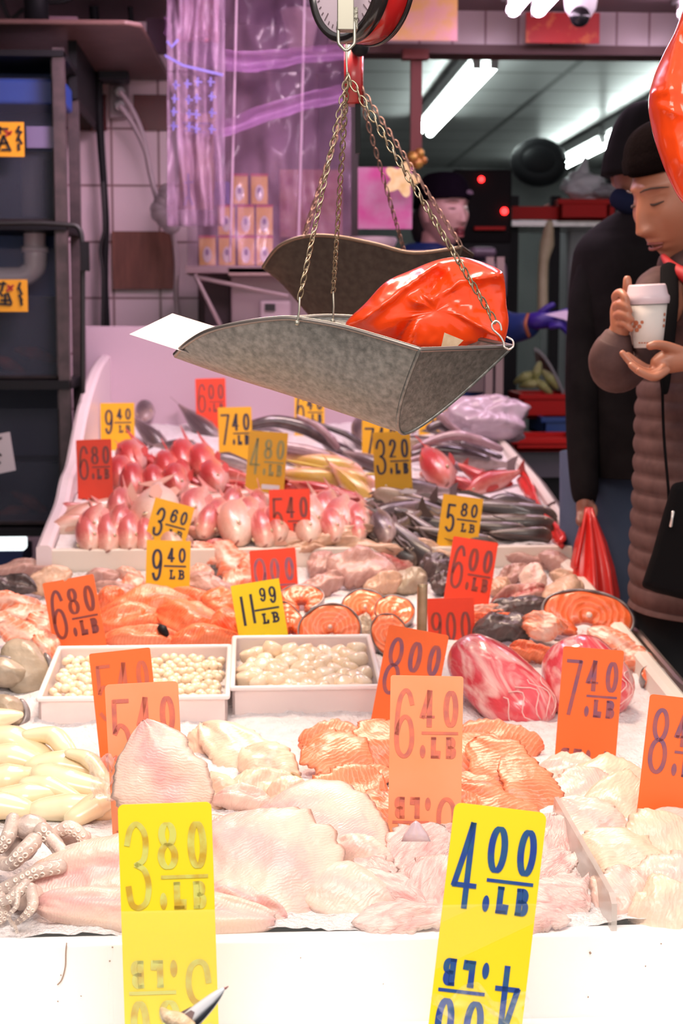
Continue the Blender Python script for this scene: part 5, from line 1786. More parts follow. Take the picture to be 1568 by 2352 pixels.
# clear bag with white packets at the back corner
root = thing('clear_bag', 'bulging clear plastic bag at the far corner of the display', 'plastic bag', W(1110, 1010, 4.5))
M, mpp, sx, sy = frame(1110, 965, 0, 20, 1030)
q = blob(92 * mpp, 48 * mpp, .07, 5, .28, 1.6, 60, 40, squ=.55)
mb = MB().add(q.v, q.f, M)
for i, (x, y) in enumerate(()):
    P = W(x, y, M.translation.y)
    q = blob(.05, .018, .02, 70 + i, .4, 3, 16, 10)
    mb.add(q.v, q.f, Matrix.Translation(W(x, y, 4.42)))
mb.build('film', mat('bag_lilac', (.62, .47, .55), (.46, .33, .40), 12, rough=.18, coat=.8, alpha=.82, bump=.3, bscale=14), root)
# small mackerel like fish in front of the guard
M, mpp, sx, sy = frame(430, 2330, 36, 8, d=1.40)
t = fish_proto('saury', mat('saury_skin', (1, 1, 1), rough=.18, coat=.8, metal=.15, gen=('Z', [(0, (.75, .75, .76)), (.45, (.62, .64, .68)), (.62, (.06, .07, .09)), (1, (.02, .025, .035))], .12)),
               MATS['fin_grey'], deep=.42, wide=.5, eye=.0)
for c in list(t.children):
    if c.name.startswith(('eye', 'mouth')):
        for g in list(c.children):
            bpy.data.objects.remove(g)
        bpy.data.objects.remove(c)
s = 300 * mpp
M, _, _, _ = frame(402, 2372, 40, 8, d=1.40)
for sd in (-1,):
    e = MB().ball((.385, -.043, .004), (.020, .010, .022), n=16, m=8).build('eye', mat('eye_white', (.85, .85, .82), rough=.1, coat=1), t)
    MB().ball((.387, -.050, .004), (.013, .007, .016), n=14, m=8).build('pupil', EYEB, e)
MB().tube([V3((.475, -.012, -.012)), V3((.505, 0, .0)), V3((.530, 0, .002))], [.012, .010, .004], 8, round_ends=True).build('beak', mat('beak', (.10, .07, .08), (.5, .12, .10), 60, rough=.3), t)
tag_(t, 'small silver fish with pointed dark head in front of the yellow 3.80 tag')
t.matrix_world = M @ Matrix.Rotation(math.radians(8), 4, 'X') @ Matrix.Rotation(math.radians(90), 4, 'X') @ Matrix.Scale(s, 4)
mb = MB()
pxtube(mb, [(372, 2318, 1.40), (385, 2335, 1.39), (410, 2345, 1.39), (430, 2365, 1.39)], [5, 16, 20, 24], 12)
tag_(mb.build('whelk', mat('whelk_shell', (.62, .42, .22), (.80, .62, .42), 120, rough=.4, bump=.4)), 'small tan shell beside the pointed silver fish', 'shell')
mb = sheet(1010, 2275, 1215, 2420, 1.37, 40, 30, .06, 31, .006, 50)
tag_(mb.build('clear_film', mat('film_clear', (.95, .95, .95), rough=.06, alpha=.07, coat=1), solid=.0008), 'crumpled clear film below the blue 4.00 tag', 'plastic film')

# upright rod
mb = MB()
pxtube(mb, [(970, 1342, 2.86), (969, 1400, 2.86), (968, 1500, 2.86)], [12, 12, 12], 16, round_ends=False)
tag_(mb.build('metal_rod', mat('brass_rod', (.38, .27, .15), (.50, .38, .24), 30, rough=.35, metal=.6)), 'dull brass rod standing in the ice beside the 9.00 figures tag', 'rod')
# red plastic hanging along the steel edge
mb = MB()
vs = []
for i in range(30):
    for j in range(9):
        u, v = i / 29, j / 8
        x = 1196 + 96 * u
        y = 1098 + 150 * u - 14 + 34 * v * (.6 + .6 * math.sin(u * 3))
        d = 4.05 - .55 * u + .03 * nz((u * 9, v * 4, 0), 1, 3)
        vs.append(W(x + 6 * math.sin(v * 5 + u * 8), y, d))
mb.add(vs, [(i * 9 + j, i * 9 + j + 1, (i + 1) * 9 + j + 1, (i + 1) * 9 + j) for i in range(29) for j in range(8)])
tag_(mb.build('red_bag_strip', mat('bag_red', (.62, .02, .015), rough=.35, coat=.4), solid=.01), 'red plastic bag strip hanging along the outer edge of the raised bin', 'plastic bag')


# ------------------------------------------------------------------ hanging scales
def chain_mb(A, B, pitch, lw, wr):
    """curb chain: every link an oval ring turned a little against the next"""
    mb = MB()
    A, B = V3(A), V3(B)
    n = max(3, int((B - A).length / pitch))
    t = (B - A).normalized()
    u = t.orthogonal().normalized()
    v = t.cross(u)
    for i in range(n):
        c = A + (B - A) * ((i + .5) / n)
        a = math.radians(45 if i % 2 else 125) + i * .04
        su = (u * math.cos(a) + v * math.sin(a))
        tt = (t + su.cross(t) * .25).normalized()
        hl = pitch * .78
        R = []
        k, m = 14, 6
        nn = tt.cross(su).normalized()
        for q in range(k):
            b = 2 * PI * q / k
            pc = c + tt * hl * math.cos(b) + su * lw * math.sin(b)
            rad = (tt * math.cos(b) + su * math.sin(b)).normalized()
            R.append([pc + (rad * math.cos(2 * PI * z / m) + nn * math.sin(2 * PI * z / m)) * wr for z in range(m)])
        R.append(R[0])
        mb.rings(R, False)
    return mb


def pan(rows, t, m, rimm, th=.0012):
    """sheet metal scoop: rows of (near rim, far rim, keel) pixel/depth triples, tip closed"""
    Np = catmull([W(*r[0]) for r in rows], 6)
    Fp = catmull([W(*r[1]) for r in rows], 6)
    Kp = catmull([W(*r[2]) for r in rows], 6)
    n = 30
    rs = []
    for N_, F_, K_ in zip(Np, Fp, Kp):
        Mid = (N_ + F_) / 2
        rs.append([Mid + (F_ - N_) / 2 * (-1 + 2 * j / n) + (K_ - Mid) * (1 - abs(-1 + 2 * j / n) ** 1.75) for j in range(n + 1)])
    mb = MB().rings(rs, False, False)
    last = rs[-1]
    c = (last[0] + last[-1] + last[n // 2]) / 3
    base = len(mb.v)
    mb.v.append(c)
    off = (len(rs) - 1) * (n + 1)
    for j in range(n):
        mb.f.append((off + j, off + j + 1, base))
    mb.f.append((off + n, off, base))
    # last triangle closes to the bead line
    o = mb.build('pan', m, t, smooth=True, solid=th)
    md = o.modifiers.new('e', 'EDGE_SPLIT')
    md.split_angle = math.radians(40)
    rim = MB()
    rim.tube(Np, .0030, 10, round_ends=True)
    rim.tube(Fp, .0030, 10, round_ends=True)
    rim.tube([Np[-1], Fp[-1]], .0030, 10, round_ends=True)
    rim.tube([Np[0], (Np[0] + Fp[0]) / 2 + (Kp[0] - Np[0]) * .4, Fp[0]], .0028, 8, round_ends=True)
    rim.build('pan_rim', rimm, t)
    sm_ = MB().tube([p + (p - c).normalized() * .0012 for p in last], .0024, 8, flat=1.0, round_ends=True)
    sm_.build('seam', m, t)
    return rs


root = thing('hanging_scale', 'red dial scale with galvanised pan hung on three chains, the nearer one', 'scale', W(800, 0, 1.95))
D0 = 1.95
# dial
R0, TK = .076, .042
n0 = (-RT * .80 - FH * .60).normalized()
c0 = W(800, -48, D0) + V3((0, 0, 0))
Q = n0.to_track_quat('Z', 'Y').to_matrix().to_4x4()
MT = Matrix.Translation(c0) @ Q
MB().lathe([(0, -TK), (R0 * .9, -TK), (R0 * .97, -TK * .9), (R0 * .97, -.004), (R0 * .9, 0)], 60, MT).build('case', mat('enamel_red', (.50, .012, .012), rough=.25, coat=.6), root)
MB().lathe([(R0 * .84, .003), (R0 * .86, .008), (R0 * .95, .008), (R0 * 1.0, .002), (R0 * 1.0, -.008), (R0 * .96, -.010)], 60, MT).build('bezel', mat('enamel_black', (.02, .015, .015), rough=.25, coat=.5), root)
MB().lathe([(0, .0035), (R0 * .86, .0035)], 60, MT, False).build('dial_face', mat('dial_white', (.74, .60, .68), rough=.3), root)
MB().lathe([(R0 * .955, -TK * .93), (R0 * 1.0, -TK * .95), (R0 * .99, -TK * 1.06), (0, -TK * 1.06)], 60, MT).build('back_rim', MATS['enamel_black'], root)
mb = MB()
for k in range(40):
    a = 2 * PI * k / 40
    r1 = R0 * (.74 if k % 5 else .66)
    mb.box((-.0006, r1, .0042), (.0006, R0 * .80, .0048), MT @ Matrix.Rotation(a, 4, 'Z'))
mb.build('dial_marks', mat('dial_ink', (.22, .16, .18), rough=.5), root, smooth=False)
# bracket block, loop, wire hook
CAST = mat('cast_metal', (.20, .19, .15), (.46, .45, .38), 160, rough=.4, metal=.7, bump=.5, bscale=220)
dB = 1.90
mb = MB().box(tuple(W(778, 68, dB)), tuple(W(822, 16, dB) + V3((0, .02, 0))))
mb.build('bracket_block', CAST, root, smooth=False, bevel=.0015)
mb = MB().box(tuple(W(775, 68, dB - .004)), tuple(W(812, -60, dB - .004) + V3((0, .004, 0))))
mb.build('bracket_plate', mat('plate_bright', (.34, .33, .27), rough=.35, metal=.7), root, smooth=False, bevel=.001)
mb = MB()
pxtube(mb, [(777, 50, dB), (777, 95, dB), (783, 106, dB), (795, 116, dB), (808, 106, dB), (814, 95, dB), (813, 50, dB)], [4] * 7, 10, k=4)
mb.build('shackle', MATS['plate_bright'], root)
mb = MB()
pxtube(mb, [(795, 102, dB), (795, 118, dB), (796, 150, dB), (797, 172, dB)], [2.4, 2.6, 2.4, 2.6], 8)
mb.build('wire_link', MATS['plate_bright'], root)
T0 = W(797, 172, dB)
rows = [((402, 814, 2.02), (404, 812, 2.06), (400, 820, 2.04)), ((430, 788, 1.98), (450, 778, 2.12), (470, 845, 2.04)), ((480, 760, 1.94), (510, 753, 2.16), (560, 875, 2.02)),
        ((560, 741, 1.91), (590, 739, 2.18), (650, 903, 2.01)), ((640, 731, 1.89), (680, 730, 2.19), (720, 926, 2.0)), ((690, 733, 1.88), (765, 726, 2.18), (780, 946, 1.985)),
        ((780, 749, 1.865), (870, 734, 2.15), (835, 964, 1.97)), ((870, 774, 1.845), (1000, 757, 2.06), (883, 981, 1.95)), ((965, 803, 1.83), (1175, 796, 1.945), (930, 994, 1.93))]
secs = pan(rows, root, ZINC, mat('bead_dark', (.24, .21, .19), rough=.35, metal=.8))
PIN = MATS['plate_bright']
for (tx_, ty_, td, sx_, sy_) in ((682, 742, 1.872, 690, 690), (764, 738, 2.165, 765, 700)):
    E = W(tx_, ty_, td)
    J = W(sx_ - 2 if tx_ < 700 else sx_, 684 if tx_ < 700 else 672, td)
    chain_mb(T0, J, .0088, .0031, .00095).build('chain', CHAIN, root)
    MB().tube([J, (J + E) / 2 + RT * .001, E], .0013, 8, round_ends=True).build('wire_link', PIN, root)
    MB().ball(E - FW * .002, .0032, n=12, m=7).build('rivet', PIN, root)
J = W(1136, 738, 1.925)
chain_mb(T0, J, .0100, .0036, .0011).build('chain', CHAIN, root)
mb = MB()
pxtube(mb, [(1151, 758, 1.925), (1148, 744, 1.925), (1138, 737, 1.925), (1129, 746, 1.925), (1133, 758, 1.925), (1148, 772, 1.925), (1156, 786, 1.925), (1158, 797, 1.925), (1168, 802, 1.92), (1178, 796, 1.92), (1177, 782, 1.925), (1164, 774, 1.925)],
       [2.4] * 12, 8, k=5)
mb.build('s_hook', mat('bright_wire', (.75, .70, .64), rough=.25, metal=.8), root)

# second scale behind
root = thing('hanging_scale', 'second scale behind with a dull brown pan and red tube body', 'scale', W(815, 120, 2.75))
D2_ = 2.72
mb = MB()
pxtube(mb, [(812, 100, D2_), (812, 240, D2_)], [22, 22], 24, round_ends=False)
mb.build('spring_housing', mat('red_tube', (.55, .02, .025), (.30, .02, .02), 20, rough=.3, coat=.4), root)
MB().ball(W(826, 108, D2_ - .03), .016).build('knob', DARK, root)
panel(MB(), 816, 226, 828, 352, D2_ + .05, .01).build('stem', DARK, root, smooth=False)
rows = [((604, 613, 2.72), (606, 611, 2.76), (605, 618, 2.74)), ((640, 566, 2.70), (650, 568, 2.85), (650, 655, 2.78)), ((700, 543, 2.68), (710, 556, 2.92), (720, 735, 2.80)),
        ((770, 543, 2.66), (790, 560, 2.95), (790, 790, 2.80)), ((860, 560, 2.65), (880, 570, 2.93), (850, 820, 2.79)), ((950, 581, 2.64), (970, 588, 2.88), (920, 840, 2.77)), ((1060, 568, 2.64), (1085, 585, 2.78), (1000, 830, 2.74))]
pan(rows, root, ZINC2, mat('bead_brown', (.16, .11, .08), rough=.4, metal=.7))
T2 = W(815, 180, D2_)
for e in ((700, 542, 2.68), (690, 560, 2.9), (1060, 566, 2.64), (930, 584, 2.9)):
    chain_mb(T2, W(*e), .012, .0034, .0011).build('chain', mat('dull_chain', (.30, .17, .14), rough=.5, metal=.7), root)


# ------------------------------------------------------------------ orange bags
def bagmat(name, c, tr):
    m = mat(name, c, rough=.22, coat=.6, spec=.5)
    nt = m.node_tree
    b = nt.nodes['Principled BSDF']
    tl = nt.nodes.new('ShaderNodeBsdfTranslucent')
    tl.inputs['Color'].default_value = (*tr, 1)
    mx = nt.nodes.new('ShaderNodeMixShader')
    mx.inputs[0].default_value = .30
    nt.links.new(b.outputs[0], mx.inputs[1])
    nt.links.new(tl.outputs[0], mx.inputs[2])
    nt.links.new(mx.outputs[0], nt.nodes['Material Output'].inputs['Surface'])
    return m


BAG = bagmat('orange_bag', (.95, .085, .010), (1.0, .20, .01))


def bag_mesh(outline, d, cx, cy, bulge, seed, amp, folds, n=120, m=40):
    """closed crumpled bag: outline of pixels, bulging to both sides, creased by folds"""
    O = catmull([(x, y, 0) for x, y in outline], 8, True)
    # resample to n
    L = [0]
    for a, b in zip(O, O[1:] + O[:1]):
        L.append(L[-1] + (b - a).length)
    pts = []
    j = 0
    for i in range(n):
        s = L[-1] * i / n
        while L[j + 1] < s:
            j += 1
        a, b = O[j], O[(j + 1) % len(O)]
        pts.append(a.lerp(b, (s - L[j]) / max(1e-6, L[j + 1] - L[j])))
    c = V3((cx, cy, 0))
    rs = []
    for i in range(m + 1):
        th = PI * (i + .02) / (m + .04)
        k = math.sin(th) ** .8
        z = -math.cos(th)
        r = []
        for p in pts:
            q = c + (p - c) * k
            x, y = q.x, q.y
            cr = 0
            for (ax, ay, bx, by, h, wd) in folds:
                dx, dy = bx - ax, by - ay
                l2 = dx * dx + dy * dy
                t = max(0, min(1, ((x - ax) * dx + (y - ay) * dy) / l2))
                dist = math.hypot(x - ax - t * dx, y - ay - t * dy)
                cr += h * math.exp(-(dist / wd)) * (1 if z < 0 else .4)
            nzv = (1 - 2 * abs(nz((x * .012, y * .012, z), 1, seed))) * amp + (1 - 2 * abs(nz((x * .035, y * .035, z), 1, seed + 1))) * amp * .35
            r.append(W(x, y, d + z * bulge - (cr + nzv) * k))
        rs.append(r)
    return MB().rings(rs)


out = [(792, 748), (840, 695), (885, 648), (940, 622), (1000, 598), (1050, 590), (1095, 598), (1145, 618), (1158, 640), (1163, 700), (1168, 740), (1160, 780), (1150, 800), (1060, 812), (965, 812), (900, 790), (850, 770)]
fo = [(830, 735, 1000, 610, .022, 16), (905, 790, 1010, 640, -.025, 20), (960, 700, 1040, 660, .020, 12), (950, 690, 975, 700, .02, 14), (975, 680, 1140, 770, .028, 15), (1020, 700, 1070, 740, -.02, 18),
      (1090, 640, 1160, 630, .018, 12), (1000, 650, 1100, 640, .012, 14), (940, 800, 960, 700, .018, 12), (1020, 640, 1060, 700, -.016, 14)]
o = bag_mesh(out, 2.035, 1000, 715, .050, 5, .008, [(a_, b_, c_, d_, h_ * 1.5, w_ * .8) for a_, b_, c_, d_, h_, w_ in fo]).build('orange_bag', BAG)
tag_(o, 'shiny orange red plastic bag lying in the pan of the nearer scale', 'plastic bag')
out = [(1600, -60), (1568, 20), (1548, 75), (1522, 125), (1500, 180), (1488, 235), (1496, 295), (1515, 360), (1542, 425), (1575, 475), (1640, 520), (1760, 470), (1800, 250), (1760, 50), (1700, -60)]
fo = [(1500, 215, 1545, 205, .012, 10), (1560, 60, 1535, 190, .014, 14), (1540, 220, 1568, 380, .012, 12), (1570, 100, 1568, 440, -.01, 16), (1510, 240, 1560, 262, .012, 9)]
o = bag_mesh(out, 1.80, 1640, 250, .075, 15, .007, fo).build('orange_bag', BAG)
tag_(o, 'orange red plastic bag hanging in the air at the top photo edge', 'plastic bag')
mb = MB()
pxtube(mb, [(1640, -20, 1.80), (1648, -180, 1.80), (1650, -420, 1.80)], [34, 14, 9], 12)
hd = mb.build('twisted_neck', BAG, loc=(0, 0, 0))
hd.parent = o
hd.matrix_parent_inverse = Matrix.Translation(o.location).inverted()
# paper sticking out of the pan
q = [W(297, 768, 2.03), W(396, 720, 2.10), W(520, 758, 2.10), W(640, 800, 2.06), W(560, 850, 2.02), W(415, 806, 1.995)]
mb = MB().rings([q, [p - FW * .0012 for p in q]])
tag_(mb.build('paper_sheet', mat('paper_pinkish', (.66, .54, .50), rough=.5), smooth=False), 'white paper sheet sticking out of the lip of the pan', 'paper')
q = [W(1012, 800, 1.93), W(1020, 764, 1.93), W(1064, 782, 1.93), W(1045, 800, 1.93)]
mb = MB().rings([q, [p - FW * .001 for p in q]])
tag_(mb.build('card_scrap', mat('card_tan', (.36, .24, .13), (.46, .34, .22), 90, rough=.5), smooth=False), 'small tan card scrap under the edge of the bag in the pan', 'card')
# ------------------------------------------------------------------ people
def skinmat(name, c, c2):
    return mat(name, c, c2, 12, rough=.42, coat=.05, lo=.3, hi=.7, sss=.06)


def head_mesh(mb, M, mouth_open=False, res=120, female=True):
    """head about 0.235 m high, local: face towards -Y, up Z"""
    g = lambda x, z, cx, cz, sx, sz: math.exp(-((x - cx) / sx) ** 2 - ((z - cz) / sz) ** 2)
    rs = []
    m = res
    for i in range(m + 1):
        a = -PI / 2 + PI * (i + .02) / (m + .04)
        r = []
        for j in range(res):
            b = 2 * PI * j / res
            x, y, z = math.cos(a) * math.cos(b), math.cos(a) * math.sin(b), math.sin(a)
            px, py, pz = x * .074, y * .094, z * .118
            lowr = max(0, -pz / .118)
            px *= 1 - .30 * lowr ** 1.6
            if py > 0:
                py *= 1 - .35 * lowr
            else:
                py *= 1 - .06 * lowr
            if y < 0.15:
                f = min(1, max(0, (.15 - y) / .35))
                d = 0
                ax = abs(px)
                # nose
                t = (.030 - pz) / .062
                if -.2 < t < 1.25:
                    hgt = .024 * max(0, min(1, t)) ** 1.1
                    if t > 1:
                        hgt *= max(0, 1 - (t - 1) / .22)
                    d += hgt * math.exp(-(ax / (.0095 + .004 * max(0, t))) ** 2)
                d += .007 * g(ax, pz, .0125, -.030, .006, .008)
                d += .006 * g(ax, pz, .022, .040, .024, .008)        # brow
                d -= .011 * g(ax, pz, .031, .020, .014, .011)       # socket
                d += .0075 * g(ax, pz, .031, .017, .010, .0065)       # lid
                d += .005 * g(ax, pz, .043, -.012, .020, .020)       # cheek
                if mouth_open:
                    d += .006 * g(px, pz, 0, -.050, .020, .005) + .007 * g(px, pz, 0, -.082, .018, .006)
                    d -= .022 * g(px, pz, 0, -.066, .014, .010)
                else:
                    d += .0065 * g(px, pz, 0, -.053, .020, .0045) + .0065 * g(px, pz, 0, -.064, .017, .005)
                    d -= .0035 * g(px, pz, 0, -.0585, .024, .0022)
                d += .004 * g(px, pz, 0, -.046, .030, .010)
                d -= .003 * g(px, pz, 0, -.074, .020, .005)
                d += .009 * g(px, pz, 0, -.094, .020, .014)         # chin
                py -= d * f
            r.append(V3((px, py, pz)))
        rs.append(r)
    mb.rings(rs, True, True, M)
    for s in (-1, 1):     # ears
        e = MB()
        e.ball((s * .074, .008, -.004), (.008, .018, .030), n=14, m=9)
        e.ball((s * .080, .006, .002), (.006, .014, .022), n=12, m=8)
        mb.add(e.v, e.f, M)
    return mb


def head_frame(pos, fwd, roll=0):
    f = V3(fwd).normalized()
    y = -f
    x = y.cross(V3((0, 0, 1))).normalized()
    if roll:
        x = Matrix.Rotation(math.radians(roll), 3, y) @ x
    z = x.cross(y)
    return Matrix(((x.x, y.x, z.x, pos.x), (x.y, y.y, z.y, pos.y), (x.z, y.z, z.z, pos.z), (0, 0, 0, 1)))


def face_parts(M, root, skin_dark, lipm, mouth_open=False, closed=True, browm=None):
    for s in (-1, 1):
        mb = MB()
        pts = [V3((s * (.012 + .010 * k), -.0955 + .0018 * k * k, .036 + .0035 * math.sin(k * .9))) for k in range(5)]
        mb.tube([M @ p for p in pts], [.0016, .0026, .0026, .002, .001], 8, flat=.8, round_ends=True)
        mb.build('eyebrow', browm, root)
        mb = MB()
        pts = [V3((s * (.020 + .0056 * k), -.0905 + .0016 * (k - 1.5) ** 2 + .0012 * k, .0135 - .0022 * math.sin(PI * k / 4))) for k in range(5)]
        mb.tube([M @ p for p in pts], [.0010, .0020, .0023, .0019, .0010], 8, round_ends=True)
        mb.build('eyelashes', skin_dark, root)
    mb = MB()
    if mouth_open:
        mb.ball((0, -.0860, -.066), (.016, .010, .0135), n=18, m=10)
        o = MB().add(mb.v, mb.f, M).build('mouth', mat('mouth_dark', (.16, .02, .03), rough=.4), root)
        for zc, w in ((-.0525, .0165), (-.080, .0145)):
            pts = [V3((w * math.sin(q), -.0985 + .010 * math.sin(q) ** 2 + (.004 if zc < -.06 else 0), zc + (.005 if zc < -.06 else -.004) * math.sin(q) ** 2)) for q in [-1.5 + 3 * k / 8 for k in range(9)]]
            MB().tube([M @ p for p in pts], [.001, .002, .003, .0033, .0036, .0033, .003, .002, .001], 8).build('lip', lipm, root)
    else:
        for zc, w, rr in ((-.0535, .021, .0026), (-.0635, .018, .0032)):
            pts = [V3((w * math.sin(q), -.0895 + .011 * math.sin(q) ** 2, zc + (-.003 if zc > -.06 else .003) * math.sin(q) ** 2)) for q in [-1.5 + 3 * k / 8 for k in range(9)]]
            MB().tube([M @ p for p in pts], [.0006] + [rr * k for k in (.6, .85, 1, 1, 1, .85, .6)] + [.0006], 8).build('lip', lipm, root)


def hat_mesh(M, brim=.030, top=.135, puff=1.10, fold=True):
    """knit cap pulled over the skull, brim height above the head centre at the front"""
    rs = []
    n = 48
    for i in range(22):
        t = i / 21
        r = []
        for j in range(n):
            b = 2 * PI * j / n
            zb = brim + (-.028 if math.sin(b) > 0 else 0) * max(0, math.sin(b))
            z = zb + (top - zb) * math.sin(t * PI / 2)
            k = math.cos(t * PI / 2) ** .55 if t < 1 else .02
            base = math.sqrt(max(.05, 1 - (zb / .135) ** 2))
            rr = puff * (base * k) * (1 + .012 * math.cos(j * 12 * PI / n * 2)) + .02 * (t < .2) * fold
            r.append(V3((.078 * rr * math.cos(b), .100 * rr * math.sin(b) + .004, z)))
        rs.append(r)
    return MB().rings(rs, True, True, M)


def remesh(o, v):
    q = o.modifiers.new('r', 'REMESH')
    q.mode = 'VOXEL'
    q.voxel_size = v
    q.use_smooth_shade = True
    s = o.modifiers.new('s', 'SMOOTH')
    s.factor = .5
    s.iterations = 1


def garment(centres, n=48, quilt=0, qamp=.004):
    """rings from (px, py, depth, halfwidth px, half depth m)"""
    rs = []
    C = catmull([W(x, y, d) for x, y, d, w, b in centres], 30)
    Wd = smooth_vals([w * d / F for x, y, d, w, b in centres], len(C))
    B = smooth_vals([b for x, y, d, w, b in centres], len(C))
    for i, (c, w, b) in enumerate(zip(C, Wd, B)):
        q = 0
        if quilt:
            q = qamp * abs(math.sin((c.z) / quilt * PI)) ** .7
        r = []
        for j in range(n):
            a = 2 * PI * j / n
            k = 1 + .03 * nz((math.cos(a) * 2, math.sin(a) * 2, c.z * 6), 1, 3)
            r.append(c + RT * (w * k + q) * math.cos(a) + FH * (b * k + q) * math.sin(a))
        rs.append(r)
    return MB().rings(rs)


def sleeve(pts, rad, quilt=0, qamp=.003):
    C = catmull([W(*p) for p in pts], 14)
    R = smooth_vals([r * p[2] / F for r, p in zip(rad, pts)], len(C))
    if quilt:
        s = 0
        out = []
        for i, r in enumerate(R):
            if i:
                s += (C[i] - C[i - 1]).length
            out.append(r + qamp * abs(math.sin(s / quilt * PI)) ** .7)
        R = out
    return MB().tube(C, R, 28, round_ends=True)


# ---- person with the coffee cup
S1 = skinmat('skin_warm', (.36, .135, .075), (.43, .17, .10))
COAT = mat('brown_puffer', (.075, .040, .038), (.10, .055, .052), 40, rough=.65, spec=.15)
BLKF = mat('black_cloth', (.006, .005, .0055), rough=.85, spec=.08)
DP = 2.95
root = thing('person', 'person in a brown quilted coat and black knit cap looking down at a coffee cup', 'person', (W(1640, 900, DP).x, W(1640, 900, DP).y, 0))
body = MB()
hp = W(1572, 456, DP + .02)
HM = head_frame(hp, -RT * .86 - FH * .42 - V3((0, 0, .30)), 0) @ Matrix.Scale(1.08, 4)
head_mesh(body, HM)
body.tube([hp + V3((.02, .03, -.06)), hp + V3((.05, .05, -.16)), hp + V3((.07, .06, -.26))], [.052, .055, .075], 20)
# trunk and legs under the clothes, one continuous body
body.tube([W(1640, 640, DP + .05), W(1645, 760, DP + .05), W(1650, 950, DP + .05), W(1650, 1150, DP + .05)], [.07, .085, .085, .085], 24, round_ends=True)
for s in (-1, 1):
    p = W(1650 + s * 70, 1150, DP + .05)
    body.tube([p, V3((p.x, p.y, .48)), V3((p.x, p.y, .10)), V3((p.x - .10, p.y - .05, .05))], [.085, .06, .042, .035], 14, round_ends=True)
# arm behind the cup with its hand round the cup
pxtube(body, [(1540, 680, DP - .04), (1470, 790, DP - .14), (1415, 850, DP - .20), (1412, 800, DP - .22), (1424, 752, DP - .23)], [46, 42, 40, 28, 23], 18)
dh_ = DP - .235
pxtube(body, [(1424, 760, dh_), (1424, 715, dh_ - .002), (1428, 690, dh_)], [22, 24, 20], 16)
for pts, ra in (([(1420, 700, dh_), (1413, 682, dh_ - .01), (1424, 672, dh_ - .03), (1436, 684, dh_ - .045), (1440, 700, dh_ - .045)], [10, 10.5, 10, 9, 7.5]),
                ([(1418, 715, dh_), (1414, 704, dh_ - .012), (1424, 698, dh_ - .034), (1438, 704, dh_ - .048), (1446, 716, dh_ - .048)], [10, 10.5, 10, 9, 7.5]),
                ([(1418, 735, dh_), (1416, 724, dh_ - .012), (1426, 720, dh_ - .034), (1440, 726, dh_ - .048), (1452, 736, dh_ - .048)], [10, 10, 9.5, 8.5, 7]),
                ([(1422, 752, dh_), (1420, 745, dh_ - .010), (1430, 742, dh_ - .030), (1440, 748, dh_ - .042), (1450, 758, dh_ - .044)], [9, 9, 8.5, 8, 6.5]),
                ([(1430, 715, dh_ + .01), (1438, 685, dh_ + .005), (1440, 660, dh_ - .005), (1440, 640, dh_ - .006)], [12, 12, 11, 9.5])):
    pxtube(body, pts, ra, 12, k=4)
# other arm from the edge of the picture with the palm under the cup
dq = DP - .29
pxtube(body, [(1760, 780, DP - .10), (1680, 830, dq + .03), (1600, 826, dq), (1545, 826, dq)], [46, 38, 27, 27], 18)
pxtube(body, [(1590, 822, dq), (1540, 828, dq), (1512, 838, dq)], [28, 30, 24], 18)
for pts, ra in (([(1520, 850, dq), (1488, 856, dq - .01), (1458, 842, dq - .015), (1428, 810, dq - .01)], [12, 11, 10, 7.5]),
                ([(1522, 842, dq + .015), (1490, 848, dq + .02), (1464, 834, dq + .02), (1440, 815, dq + .02)], [12, 11, 10, 8]),
                ([(1524, 848, dq - .02), (1496, 862, dq - .03), (1470, 854, dq - .035), (1448, 838, dq - .03)], [11.5, 11, 10, 8]),
                ([(1530, 850, dq - .035), (1505, 866, dq - .045), (1484, 862, dq - .05), (1466, 850, dq - .05)], [10.5, 10, 9, 7]),
                ([(1560, 808, dq - .01), (1530, 796, dq - .02), (1506, 792, dq - .03), (1490, 796, dq - .03)], [15, 12.5, 11, 9])):
    pxtube(body, pts, ra, 12, k=4)
bo = body.build('body', S1, root)
remesh(bo, .0026)
BR = mat('brow_dark', (.05, .025, .018), rough=.7)
LIP1 = mat('lip_dark', (.26, .07, .06), rough=.4)
face_parts(HM, root, BR, LIP1, browm=BR)
h = hat_mesh(HM, brim=.066, top=.142, puff=1.13).build('knit_cap', mat('cap_black', (.005, .0025, .0025), rough=.95, bump=.3, bscale=160, spec=.05), root)
MB().tube([HM @ V3((.068 * math.cos(q),   .088 * math.sin(q) + .004, .066 - .028 * max(0, math.sin(q)))) for q in [2 * PI * k / 40 for k in range(41)]], .007, 10, caps=False).build('cap_band', MATS['cap_black'], root)
tr = garment([(1600, 560, DP + .08, 70, .10), (1628, 610, DP + .06, 110, .15), (1640, 680, DP + .05, 150, .17), (1645, 820, DP + .05, 158, .17), (1645, 900, DP + .04, 172, .17), (1650, 1100, DP + .04, 190, .18), (1650, 1300, DP + .04, 198, .19), (1650, 1395, DP + .04, 200, .19)], quilt=.034, qamp=.006)
tr.build('coat', COAT, root)
sleeve([(1524, 650, DP - .02), (1505, 680, DP - .05), (1460, 780, DP - .12), (1418, 840, DP - .18), (1404, 822, DP - .21), (1414, 782, DP - .225)], [44, 50, 60, 60, 50, 34], .07, .003).build('sleeve', COAT, root)
sleeve([(1690, 660, DP - .08), (1720, 760, DP - .14), (1690, 830, dq + .03), (1640, 828, dq)], [70, 60, 46, 38], .05, .003).build('sleeve', COAT, root)
sleeve([(1480, 690, DP - .05), (1486, 655, DP - .02), (1520, 640, DP + .06), (1590, 622, DP + .14)], [22, 26, 28, 34]).build('hood', COAT, root)
mb = MB()
